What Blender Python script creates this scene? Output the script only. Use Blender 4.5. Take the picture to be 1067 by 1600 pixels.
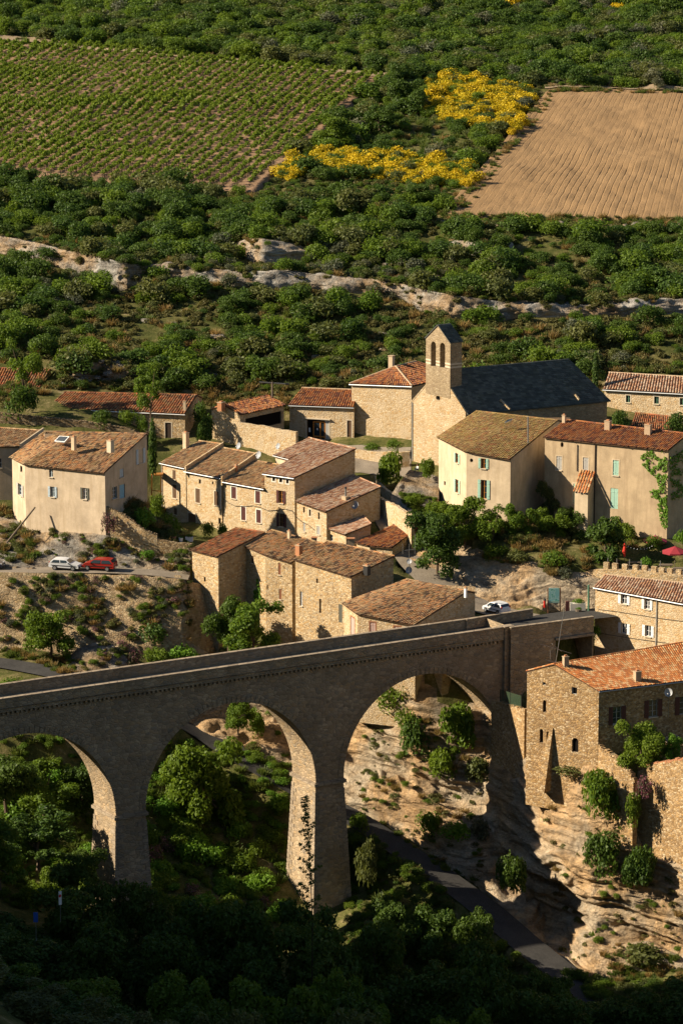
import bpy, bmesh, math, random
import numpy as np
from mathutils import Vector, Matrix
from mathutils.bvhtree import BVHTree

scene = bpy.context.scene
for o in list(bpy.data.objects):
    bpy.data.objects.remove(o)
COL = scene.collection
random.seed(11)
rng = np.random.default_rng(7)

# ---------------------------------------------------------------- camera
CAM_H, PITCH, FPX, CU, CV = 90.0, math.radians(11.5), 5000.0, 533.5, 800.0
cam_data = bpy.data.cameras.new('camera')
cam = bpy.data.objects.new('camera', cam_data)
COL.objects.link(cam)
cam.location = (0, 0, CAM_H)
cam.rotation_euler = (math.radians(90) - PITCH, 0, 0)
cam_data.sensor_fit = 'VERTICAL'
cam_data.sensor_height = 36.0
cam_data.lens = 36.0 * FPX / 1600.0
cam_data.clip_start = 1.0
cam_data.clip_end = 6000.0
scene.camera = cam

# ---------------------------------------------------------------- sky, sun, exposure
SUN_EL, SUN_B = math.radians(30.5), math.radians(4.5)      # the sun stands to the left, a little behind the viewer
to_sun = Vector((-math.cos(SUN_B) * math.cos(SUN_EL), -math.sin(SUN_B) * math.cos(SUN_EL), math.sin(SUN_EL)))
world = bpy.data.worlds.new('World')
scene.world = world
world.use_nodes = True
wn = world.node_tree
for n in list(wn.nodes):
    wn.nodes.remove(n)
sky = wn.nodes.new('ShaderNodeTexSky')
sky.sky_type = 'NISHITA'
sky.sun_disc = False
sky.sun_elevation = SUN_EL
sky.sun_rotation = math.atan2(to_sun.x, to_sun.y)
sky.air_density = 0.9
sky.dust_density = 0.2
bg = wn.nodes.new('ShaderNodeBackground')
bg.inputs['Strength'].default_value = 0.05
wo = wn.nodes.new('ShaderNodeOutputWorld')
wn.links.new(sky.outputs[0], bg.inputs[0])
wn.links.new(bg.outputs[0], wo.inputs[0])
sun_d = bpy.data.lights.new('sun', 'SUN')
sun_d.energy = 5.0
sun_d.angle = math.radians(0.5)
sun_d.color = (1.0, 0.865, 0.67)
sun = bpy.data.objects.new('sun', sun_d)
COL.objects.link(sun)
sun.rotation_euler = (-to_sun).to_track_quat('-Z', 'Y').to_euler()
vs = scene.view_settings
scene.display_settings.display_device = 'sRGB'
vs.view_transform = 'Standard'
vs.look = 'None'
vs.exposure = 0.88
vs.gamma = 1.0
vs.use_curve_mapping = False
scene.cycles.max_bounces = 5
scene.cycles.diffuse_bounces = 1
scene.cycles.transparent_max_bounces = 4

# ---------------------------------------------------------------- survey: sight lines of the photograph -> points of the place
_c, _s = math.cos(PITCH), math.sin(PITCH)
def ray(u, v):
    a = (u - CU) / FPX; b = -(v - CV) / FPX
    return Vector((a, _c + b * _s, -_s + b * _c))
def atz(u, v, z):
    d = ray(u, v); t = (z - CAM_H) / d.z
    return Vector((d.x * t, d.y * t, z))
def aty(u, v, y):
    d = ray(u, v); t = y / d.y
    return Vector((d.x * t, y, CAM_H + d.z * t))
def proj(p):
    z = p[2] - CAM_H
    f = p[1] * _c - z * _s; up = p[1] * _s + z * _c
    return CU + FPX * p[0] / f, CV - FPX * up / f
def scale_at(p):                                   # pixels of the photograph per metre at p
    return FPX / (p[1] * _c - (p[2] - CAM_H) * _s)

# ---------------------------------------------------------------- value noise (numpy)
def _hash(ix, iy, iz, seed):
    h = (ix.astype(np.int64) * 374761393 + iy.astype(np.int64) * 668265263 + iz.astype(np.int64) * 2147483647 + seed * 974634) & 0xffffffff
    h = ((h ^ (h >> 13)) * 1274126177) & 0xffffffff
    h = h ^ (h >> 16)
    return (h & 0xffff) / 65535.0
def vnoise(x, y, z, seed=0):
    x = np.asarray(x, float); y = np.asarray(y, float) + 0 * x; z = np.asarray(z, float) + 0 * x
    ix, iy, iz = np.floor(x), np.floor(y), np.floor(z)
    fx, fy, fz = x - ix, y - iy, z - iz
    fx, fy, fz = [f * f * (3 - 2 * f) for f in (fx, fy, fz)]
    r = 0
    for a in (0, 1):
        for b in (0, 1):
            for c in (0, 1):
                r = r + _hash(ix + a, iy + b, iz + c, seed) * (fx if a else 1 - fx) * (fy if b else 1 - fy) * (fz if c else 1 - fz)
    return r * 2 - 1
def fbm(x, y, z=0.0, oct=4, seed=0):
    r, a, f = 0, 1.0, 1.0
    x = np.asarray(x, float); y = np.asarray(y, float); z = np.asarray(z, float)
    for i in range(oct):
        r = r + a * vnoise(x * f, y * f, z * f, seed + i * 17); a *= .5; f *= 2.03
    return r

# ---------------------------------------------------------------- mesh helpers
class MB:
    """collects faces; build() links them as one mesh object"""
    def __init__(s): s.v, s.f, s.m = [], [], []
    def poly(s, pts, m=0):
        i = len(s.v); s.v += [tuple(p) for p in pts]; s.f.append(tuple(range(i, i + len(pts)))); s.m.append(m)
    def box(s, c, ax, ay, az, m=0):                # centre and three half-axis vectors
        c, ax, ay, az = Vector(c), Vector(ax), Vector(ay), Vector(az)
        i = len(s.v)
        for a in (-1, 1):
            for b in (-1, 1):
                for d in (-1, 1):
                    s.v.append(tuple(c + ax * a + ay * b + az * d))
        for q in ((0, 1, 3, 2), (4, 6, 7, 5), (0, 4, 5, 1), (2, 3, 7, 6), (0, 2, 6, 4), (1, 5, 7, 3)):
            s.f.append(tuple(i + k for k in q)); s.m.append(m)
        return s
    def bar(s, a, b, w, h=None, m=0):              # square bar from a to b
        a, b = Vector(a), Vector(b); d = (b - a); L = d.length; d.normalize()
        up = Vector((0, 0, 1)) if abs(d.z) < .95 else Vector((1, 0, 0))
        x = d.cross(up).normalized(); y = x.cross(d)
        return s.box((a + b) / 2, d * (L / 2), x * (w / 2), y * ((h or w) / 2), m)
    def tube(s, pts, r, n=6, m=0, cap=True):
        pts = [Vector(p) for p in pts]; rs = r if isinstance(r, (list, tuple)) else [r] * len(pts)
        rings = []
        for k, p in enumerate(pts):
            d = (pts[min(k + 1, len(pts) - 1)] - pts[max(k - 1, 0)]).normalized()
            up = Vector((0, 0, 1)) if abs(d.z) < .9 else Vector((1, 0, 0))
            x = d.cross(up).normalized(); y = x.cross(d)
            i = len(s.v)
            for j in range(n):
                a = 2 * math.pi * j / n
                s.v.append(tuple(p + x * (math.cos(a) * rs[k]) + y * (math.sin(a) * rs[k])))
            rings.append(i)
        for k in range(len(rings) - 1):
            for j in range(n):
                s.f.append((rings[k] + j, rings[k] + (j + 1) % n, rings[k + 1] + (j + 1) % n, rings[k + 1] + j)); s.m.append(m)
        if cap:
            s.f.append(tuple(rings[0] + j for j in range(n))[::-1]); s.m.append(m)
            s.f.append(tuple(rings[-1] + j for j in range(n))); s.m.append(m)
        return s
    def disc(s, c, nrm, r, n=14, m=0, depth=.0):
        c, nrm = Vector(c), Vector(nrm).normalized()
        up = Vector((0, 0, 1)) if abs(nrm.z) < .9 else Vector((1, 0, 0))
        x = nrm.cross(up).normalized(); y = x.cross(nrm)
        s.poly([c + x * (math.cos(2 * math.pi * j / n) * r) + y * (math.sin(2 * math.pi * j / n) * r) for j in range(n)], m)
        return s
    def build(s, name, mats, parent=None, smooth=False, off=None):
        me = bpy.data.meshes.new(name)
        o = bpy.data.objects.new(name, me)
        if off is None:
            off = parent_world(parent) if parent else Vector((0, 0, 0))
        me.from_pydata([(p[0] - off[0], p[1] - off[1], p[2] - off[2]) for p in s.v], [], s.f)
        for mm in (mats if isinstance(mats, (list, tuple)) else [mats]):
            me.materials.append(mm)
        if isinstance(mats, (list, tuple)) and len(mats) > 1:
            me.polygons.foreach_set('material_index', s.m)
        if smooth:
            me.polygons.foreach_set('use_smooth', [True] * len(me.polygons))
        me.update()
        COL.objects.link(o)
        if parent: o.parent = parent
        else: o.location = off
        return o
def parent_world(o):
    p = Vector((0, 0, 0))
    while o is not None:
        p += Vector(o.location); o = o.parent
    return p
def np_mesh(name, co, faces, mat, smooth=True, parent=None):
    me = bpy.data.meshes.new(name)
    co = np.asarray(co, np.float32); faces = np.asarray(faces, np.int32)
    me.vertices.add(len(co)); me.vertices.foreach_set('co', co.ravel())
    k = faces.shape[1]
    me.loops.add(faces.size); me.loops.foreach_set('vertex_index', faces.ravel())
    me.polygons.add(len(faces)); me.polygons.foreach_set('loop_start', np.arange(0, faces.size, k, dtype=np.int32))
    me.polygons.foreach_set('loop_total', np.full(len(faces), k, np.int32))
    if smooth: me.polygons.foreach_set('use_smooth', np.ones(len(faces), bool))
    me.materials.append(mat); me.update(); me.validate()
    o = bpy.data.objects.new(name, me); COL.objects.link(o)
    if parent: o.parent = parent
    return o
def grid_faces(nr, nc):
    i = np.arange(nr - 1)[:, None] * nc + np.arange(nc - 1)[None, :]
    i = i.ravel()
    return np.stack([i, i + 1, i + nc + 1, i + nc], 1)
def thing(name, label, cat, loc=(0, 0, 0), group=None):
    o = bpy.data.objects.new(name, None); COL.objects.link(o); o.location = loc
    o.empty_display_size = .2
    return tag(o, label, cat, group)
def tag(o, label, cat=None, group=None, kind=None):
    if label: o['label'] = label
    if cat: o['category'] = cat
    if group: o['group'] = group
    if kind: o['kind'] = kind
    return o
def copy_tree(o, parent=None):
    c = o.copy(); COL.objects.link(c); c.parent = parent
    for ch in list(o.children): copy_tree(ch, c)
    return c

# ---------------------------------------------------------------- materials
class NT:
    def __init__(s, name):
        s.mat = bpy.data.materials.new(name); s.mat.use_nodes = True
        s.t = s.mat.node_tree
        for n in list(s.t.nodes): s.t.nodes.remove(n)
        s.out = s.t.nodes.new('ShaderNodeOutputMaterial')
    def n(s, typ, ins=None, **kw):
        nd = s.t.nodes.new(typ)
        for k, v in kw.items(): setattr(nd, k, v)
        for k, v in (ins or {}).items():
            if isinstance(v, bpy.types.NodeSocket): s.t.links.new(v, nd.inputs[k])
            else: nd.inputs[k].default_value = v
        return nd
    def coord(s, scale=(1, 1, 1)):
        tc = s.n('ShaderNodeTexCoord')
        return s.n('ShaderNodeMapping', {0: tc.outputs['Object'], 'Scale': scale}).outputs[0]
    def wcoord(s, scale=(1, 1, 1)):
        g = s.n('ShaderNodeNewGeometry')
        return s.n('ShaderNodeMapping', {0: g.outputs['Position'], 'Scale': scale}).outputs[0]
    def noise(s, vec, scale, detail=4, rough=.55):
        return s.n('ShaderNodeTexNoise', {'Vector': vec, 'Scale': scale, 'Detail': detail, 'Roughness': rough}).outputs[0]
    def ramp(s, fac, stops, interp='LINEAR'):
        r = s.n('ShaderNodeValToRGB', {0: fac}); cr = r.color_ramp; cr.interpolation = interp
        while len(cr.elements) < len(stops): cr.elements.new(.5)
        for e, (p, c) in zip(cr.elements, stops):
            e.position = p; e.color = (c[0], c[1], c[2], 1) if not isinstance(c, (int, float)) else (c, c, c, 1)
        return r.outputs[0]
    def mix(s, fac, a, b, blend='MIX'):
        m = s.n('ShaderNodeMix', data_type='RGBA', blend_type=blend)
        for i, v in ((0, fac), (6, a), (7, b)):
            if isinstance(v, bpy.types.NodeSocket): s.t.links.new(v, m.inputs[i])
            else: m.inputs[i].default_value = v if isinstance(v, (int, float)) else (*v, 1)[:4]
        return m.outputs[2]
    def math(s, op, a, b=0.0):
        return s.n('ShaderNodeMath', {0: a, 1: b}, operation=op).outputs[0]
    def bump(s, h, strength=.5, dist=.05):
        return s.n('ShaderNodeBump', {'Height': h, 'Strength': strength, 'Distance': dist}).outputs[0]
    def pbr(s, color, rough=.85, normal=None, spec=.2, metal=0.0):
        b = s.n('ShaderNodeBsdfPrincipled')
        for k, v in (('Base Color', color), ('Roughness', rough), ('Specular IOR Level', spec), ('Metallic', metal)):
            if isinstance(v, bpy.types.NodeSocket): s.t.links.new(v, b.inputs[k])
            else: b.inputs[k].default_value = (*v, 1) if isinstance(v, (tuple, list)) else v
        if normal is not None: s.t.links.new(normal, b.inputs['Normal'])
        s.t.links.new(b.outputs[0], s.out.inputs[0])
        return s.mat
def m_plain(name, col, rough=.6, spec=.3, metal=0.0, var=.15, scale=3.0):
    t = NT(name); n = t.noise(t.coord(), scale, 5)
    c = t.mix(n, tuple(x * (1 - var) for x in col), tuple(min(1, x * (1 + var)) for x in col))
    return t.pbr(c, rough, t.bump(n, .15, .01), spec, metal)
def m_stone(name, cols, mortar, size=(.32, .18), bump=.7, stain=.35, plaster=0.0, plaster_col=None):
    t = NT(name); sx, sz = 1 / size[0], 1 / size[1]
    vec = t.coord((sx, sx, sz))
    wob = t.n('ShaderNodeTexNoise', {'Vector': t.coord(), 'Scale': 1.6, 'Detail': 3})
    vec = t.mix(.25, vec, t.mix(1.0, vec, wob.outputs['Color'], 'ADD'))
    vo = t.n('ShaderNodeTexVoronoi', {'Vector': vec, 'Scale': 1.0})
    ed = t.n('ShaderNodeTexVoronoi', {'Vector': vec, 'Scale': 1.0}, feature='DISTANCE_TO_EDGE')
    sep = t.n('ShaderNodeSeparateColor', {0: vo.outputs['Color']})
    k = len(cols)
    c = t.ramp(sep.outputs[0], [(i / max(1, k - 1), cc) for i, cc in enumerate(cols)])
    c = t.mix(t.ramp(ed.outputs[0], [(.01, .9), (.10, 0.0)]), c, mortar)
    big = t.noise(t.coord((1, 1, .6)), .35, 6, .65)
    c = t.mix(t.math('MULTIPLY', t.ramp(big, [(.38, 1.0), (.62, 0.0)]), stain), c, tuple(x * .55 for x in mortar), 'MIX')
    if plaster > 0:
        pn = t.noise(t.coord(), .55, 5, .6)
        c = t.mix(t.math('MULTIPLY', t.ramp(pn, [(.62 - plaster * .35, 0.0), (.72 - plaster * .3, 1.0)]), .85), c, plaster_col or mortar)
    fine = t.noise(t.coord(), 14, 3)
    c = t.mix(.35, c, t.ramp(fine, [(.25, tuple(x * .5 for x in mortar)), (.75, tuple(min(1, x * 1.25) for x in mortar))]), 'SOFT_LIGHT')
    h = t.math('ADD', t.ramp(ed.outputs[0], [(0.0, 0.0), (.16, 1.0)]), t.math('MULTIPLY', sep.outputs[1], .6))
    return t.pbr(c, .92, t.bump(h, bump, .06), .12)
def m_stucco(name, col, dark, streak=.5):
    t = NT(name)
    a = t.noise(t.coord(), .5, 6, .65); b = t.noise(t.coord((1.6, 1.6, .22)), 1.0, 5, .6); f = t.noise(t.coord(), 9, 4)
    c = t.mix(t.ramp(a, [(.35, 0.0), (.68, 1.0)]), col, tuple(x * .70 for x in col))
    c = t.mix(t.math('MULTIPLY', t.ramp(b, [(.47, 0.0), (.68, 1.0)]), streak), c, dark)
    c = t.mix(.3, c, t.ramp(f, [(.3, tuple(x * .6 for x in col)), (.7, tuple(min(1, x * 1.3) for x in col))]), 'SOFT_LIGHT')
    return t.pbr(c, .93, t.bump(f, .35, .02), .1)
def m_tile(name, cols, lichen=(.30, .20, .06), lich=.35, dark=(.05, .035, .025)):
    t = NT(name)
    g = t.n('ShaderNodeNewGeometry')
    c = t.ramp(g.outputs['Random Per Island'], [(i / len(cols), cc) for i, cc in enumerate(cols)], 'CONSTANT')
    n = t.noise(t.wcoord(), .7, 5, .7); f = t.noise(t.wcoord(), 5, 4, .7)
    c = t.mix(t.math('MULTIPLY', t.ramp(n, [(.48, 0.0), (.66, 1.0)]), lich), c, lichen)
    c = t.mix(t.math('MULTIPLY', t.ramp(f, [(.5, 0.0), (.68, 1.0)]), .30), c, dark)
    return t.pbr(c, .9, t.bump(f, .4, .02), .15)
def m_rock(name, grey=(.40, .36, .30), ochre=(.42, .26, .13), warm=.5, size=1.0):
    t = NT(name); k = 1 / size
    a = t.noise(t.coord((k, k, k)), .16, 6, .62); b = t.noise(t.coord((k * .5, k * .5, k * 1.8)), .5, 8, .68); f = t.noise(t.coord(), 3.2, 8, .7)
    st = t.noise(t.coord((k * .9, k * .9, k * .18)), 1.4, 5, .6)
    wv = t.mix(1.0, t.coord((k * .16, k * .16, k * .8)), t.n('ShaderNodeTexNoise', {'Vector': t.coord(), 'Scale': .5, 'Detail': 7, 'Roughness': .65}).outputs['Color'], 'ADD')
    ck = t.n('ShaderNodeTexVoronoi', {'Vector': wv, 'Scale': .8}, feature='DISTANCE_TO_EDGE').outputs[0]
    c = t.mix(t.ramp(a, [(.52 - warm * .2, 0.0), (.66 - warm * .15, 1.0)]), grey, ochre)
    c = t.mix(t.math('MULTIPLY', t.ramp(st, [(.5, 0.0), (.68, 1.0)]), .5), c, tuple(x * .55 for x in grey))
    c = t.mix(.8, c, t.ramp(b, [(.3, .18), (.5, .5), (.72, .86)]), 'OVERLAY')
    c = t.mix(.5, c, t.ramp(f, [(.3, .25), (.7, .78)]), 'OVERLAY')
    c = t.mix(t.math('MULTIPLY', t.ramp(ck, [(.0, 1.0), (.05, 0.0)]), .28), c, tuple(x * .35 for x in ochre))
    hh = t.math('ADD', t.math('ADD', t.math('MULTIPLY', b, 1.6), t.math('MULTIPLY', f, .7)), t.ramp(ck, [(0.0, 0.0), (.12, .4)]))
    return t.pbr(c, .95, t.bump(hh, 1.0, .55), .08)
def m_ground(name, stops, scale=.25, fine=2.4, bump=.6):
    t = NT(name)
    a = t.noise(t.wcoord(), scale, 7, .68); f = t.noise(t.wcoord(), fine, 7, .7)
    c = t.ramp(t.math('ADD', t.math('MULTIPLY', a, .65), t.math('MULTIPLY', f, .35)), stops)
    g2 = t.noise(t.wcoord(), fine * 3, 4, .7)
    c = t.mix(.6, c, t.ramp(g2, [(.3, .2), (.7, .8)]), 'OVERLAY')
    return t.pbr(c, .97, t.bump(t.math('ADD', f, t.math('MULTIPLY', g2, .5)), bump, .2), .05)
def m_leaf(name, cols, trans=.30, tcol=None):
    t = NT(name)
    g = t.n('ShaderNodeNewGeometry'); oi = t.n('ShaderNodeObjectInfo')
    c = t.ramp(g.outputs['Random Per Island'], [(i / max(1, len(cols) - 1), cc) for i, cc in enumerate(cols)])
    m = cols[len(cols) // 2]
    c = t.mix(t.math('MULTIPLY', oi.outputs['Random'], .55), c, (m[0] * 1.35 + .004, m[1] * 1.12, m[2] * .9))
    d = t.n('ShaderNodeBsdfPrincipled', {'Base Color': c, 'Roughness': .55, 'Specular IOR Level': .18})
    tr = t.n('ShaderNodeBsdfTranslucent', {'Color': t.mix(.5, c, tcol or (m[0] * 2.2, m[1] * 2.0, m[2] * .9))})
    mx = t.n('ShaderNodeMixShader', {0: trans, 1: d.outputs[0], 2: tr.outputs[0]})
    t.t.links.new(mx.outputs[0], t.out.inputs[0])
    return t.mat
def m_glass(name='window_glass', col=(.02, .03, .04)):
    t = NT(name); return t.pbr(col, .08, None, .6)

M = {}
tan, cream, ochre, brn, gry = (.54, .395, .23), (.70, .575, .395), (.50, .32, .14), (.26, .175, .10), (.38, .32, .235)
M['rubble'] = m_stone('rubble_masonry', [brn, tan, cream, ochre, tan, gry, cream], (.52, .405, .255), (.31, .19), .7)
M['rubble2'] = m_stone('pale_rubble_masonry', [tan, cream, (.54, .41, .25), ochre, cream], (.58, .465, .32), (.33, .20), .7, .3, .28, (.58, .47, .33))
M['rubble_rough'] = m_stone('rough_rubble_masonry', [brn, (.33, .21, .09), tan, ochre, cream, brn, (.5, .33, .15)], (.43, .31, .18), (.31, .19), .7, .35)
M['ashlar'] = m_stone('pale_church_ashlar', [(.50, .385, .245), (.58, .475, .33), (.46, .31, .155), (.60, .51, .375), (.52, .40, .25)], (.46, .355, .225), (.46, .27), .6, .3)
M['tower_stone'] = m_stone('bell_tower_stone', [(.36, .28, .18), (.46, .37, .24), (.30, .23, .15), (.52, .43, .3)], (.33, .26, .17), (.42, .22), .5, .3)
M['bridge'] = m_stone('bridge_masonry', [(.29, .23, .16), (.46, .36, .24), (.56, .44, .30), (.31, .265, .205), (.50, .36, .21), (.40, .325, .24)], (.38, .30, .20), (.62, .36), .7, .45)
M['coping'] = m_stone('bridge_coping', [(.40, .33, .24), (.46, .38, .28), (.36, .30, .22)], (.25, .2, .15), (1.1, .5), .3, .3)
M['dry'] = m_stone('dry_stone', [(.20, .14, .08), (.44, .34, .21), (.54, .44, .29), (.32, .23, .13), (.48, .34, .18)], (.20, .15, .09), (.34, .20), 1.0, .35)
M['stucco'] = m_stucco('cream_render', (.61, .50, .37), (.42, .33, .225), .7)
M['stucco2'] = m_stucco('buff_render', (.64, .52, .37), (.42, .33, .225), .6)
M['stucco3'] = m_stucco('grey_buff_render', (.55, .43, .285), (.33, .25, .165), .7)
M['dressed'] = m_plain('dressed_stone', (.60, .50, .36), .85, .15, 0, .15, 4)
M['whitewash'] = m_plain('whitewash', (.74, .68, .57), .85, .15, 0, .08, 4)
M['t_old'] = m_tile('old_canal_tile', [(0.376, 0.209, 0.104), (0.490, 0.268, 0.134), (0.231, 0.134, 0.082), (0.577, 0.372, 0.194), (0.433, 0.298, 0.163), (0.577, 0.283, 0.120), (0.159, 0.104, 0.067), (0.462, 0.298, 0.163)])
M['t_brown'] = m_tile('brown_canal_tile', [(0.456, 0.276, 0.138), (0.349, 0.214, 0.110), (0.537, 0.346, 0.179), (0.268, 0.166, 0.097), (0.577, 0.401, 0.221), (0.483, 0.235, 0.104), (0.402, 0.276, 0.152)], (.38, .27, .11), .3)
M['t_red'] = m_tile('red_canal_tile', [(0.363, 0.129, 0.050), (0.272, 0.095, 0.045), (0.403, 0.190, 0.078), (0.161, 0.067, 0.045), (0.444, 0.168, 0.056), (0.302, 0.146, 0.078)], (.25, .14, .06), .3)
M['t_rust'] = m_tile('rust_canal_tile', [(0.361, 0.127, 0.057), (0.240, 0.101, 0.051), (0.408, 0.190, 0.089), (0.156, 0.076, 0.045), (0.432, 0.152, 0.063), (0.313, 0.190, 0.101)], (.34, .2, .05), .35)
M['t_orange'] = m_tile('orange_tile', [(.52, .19, .06), (.44, .15, .05), (.60, .36, .18), (.36, .13, .05), (.56, .23, .08), (.48, .28, .13)], (.45, .25, .1), .15)
M['t_pink'] = m_tile('pinkish_canal_tile', [(0.478, 0.291, 0.190), (0.391, 0.213, 0.134), (0.543, 0.370, 0.246), (0.326, 0.168, 0.101), (0.500, 0.269, 0.146), (0.565, 0.426, 0.302)], (.4, .28, .16), .2)
M['t_moss'] = m_tile('lichened_canal_tile', [(0.377, 0.238, 0.099), (0.477, 0.305, 0.118), (0.427, 0.212, 0.093), (0.314, 0.198, 0.093), (0.528, 0.370, 0.159), (0.415, 0.291, 0.118)], (.36, .26, .06), .5)
M['t_under'] = m_plain('roof_bed', (.11, .065, .04), .95, .05)
M['slate'] = m_tile('dark_stone_slab', [(.085, .095, .088), (.112, .122, .112), (.070, .078, .074), (.14, .148, .132), (.095, .103, .095)], (.15, .16, .10), .3, (.05, .055, .052))
M['mortar'] = m_plain('ridge_mortar', (.46, .34, .22), .95, .05, 0, .3, 6)
M['glass'] = m_glass()
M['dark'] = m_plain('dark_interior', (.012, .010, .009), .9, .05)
M['sh_brown'] = m_plain('brown_shutter_paint', (.13, .075, .04), .6)
M['sh_maroon'] = m_plain('maroon_shutter_paint', (.10, .035, .03), .55)
M['sh_grey'] = m_plain('weathered_grey_shutter', (.42, .40, .36), .75)
M['sh_blue'] = m_plain('pale_blue_shutter', (.48, .56, .60), .6)
M['sh_mint'] = m_plain('mint_shutter', (.36, .56, .44), .6)
M['sh_white'] = m_plain('white_shutter', (.80, .78, .74), .55)
M['sh_pink'] = m_plain('faded_pink_shutter', (.52, .36, .30), .7)
M['sh_rust'] = m_plain('rust_brown_shutter', (.30, .13, .065), .7)
M['sh_dkgrey'] = m_plain('dark_grey_green_shutter', (.13, .13, .10), .7)
M['sh_sky'] = m_plain('light_blue_door_paint', (.20, .42, .56), .5)
M['sh_green'] = m_plain('green_window_paint', (.10, .22, .14), .6)
M['wood_or'] = m_plain('varnished_orange_wood', (.42, .17, .035), .45)
M['wood_gr'] = m_plain('weathered_grey_wood', (.17, .13, .09), .85)
M['wood_dk'] = m_plain('dark_wood', (.06, .04, .028), .8)
M['zinc'] = m_plain('zinc_gutter', (.42, .43, .43), .5, .4, .4)
M['white'] = m_plain('white_paint', (.78, .77, .74), .5)
M['metal'] = m_plain('galvanised_metal', (.30, .30, .29), .45, .5, .6)
M['darkmetal'] = m_plain('dark_metal', (.05, .05, .05), .5, .4, .5)
M['dish'] = m_plain('dish_grey', (.36, .37, .38), .5)
M['cable'] = m_plain('black_cable', (.03, .028, .025), .8)
M['terracotta'] = m_plain('terracotta', (.42, .19, .09), .85)
M['asphalt'] = m_ground('asphalt', [(.35, (.048, .046, .043)), (.6, (.075, .071, .066)), (.75, (.10, .095, .088))], .4, 3.0, .15)
M['gravelroad'] = m_ground('pale_gravel_road', [(.35, (.20, .165, .125)), (.6, (.28, .235, .18)), (.75, (.34, .29, .22))], .4, 4.0, .25)
M['garrigue'] = m_ground('garrigue_ground', [(.38, (.045, .055, .014)), (.48, (.085, .088, .026)), (.55, (.13, .115, .042)), (.61, (.21, .17, .08)), (.69, (.33, .27, .17))], .22, 1.6)
M['field'] = m_ground('ploughed_soil', [(.3, (.25, .155, .075)), (.55, (.315, .20, .10)), (.75, (.37, .245, .13))], .05, 3.0, .5)
M['vinesoil'] = m_ground('vineyard_soil', [(.3, (.22, .135, .08)), (.55, (.30, .19, .115)), (.75, (.37, .25, .155))], .05, 2.0, .5)
M['rock'] = m_rock('limestone', (.31, .275, .225), (.38, .24, .125), .55)
M['rock_grey'] = m_rock('grey_limestone', (.30, .275, .235), (.34, .24, .14), .45)
M['track'] = m_ground('dirt_track', [(.35, (.25, .18, .11)), (.6, (.33, .25, .16)), (.75, (.40, .31, .21))], .3, 2.0, .3)
M['rock_warm'] = m_rock('warm_limestone', (.46, .375, .265), (.48, .315, .165), .6)
M['rock_pale'] = m_rock('pale_ledge_limestone', (.36, .335, .29), (.38, .26, .145), .45)
M['scree'] = m_stone('stony_bank', [(.25, .18, .10), (.46, .36, .23), (.55, .45, .3), (.36, .26, .15), (.50, .36, .2)], (.37, .285, .18), (.38, .25), .9, .35, .22, (.28, .23, .125))
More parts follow.
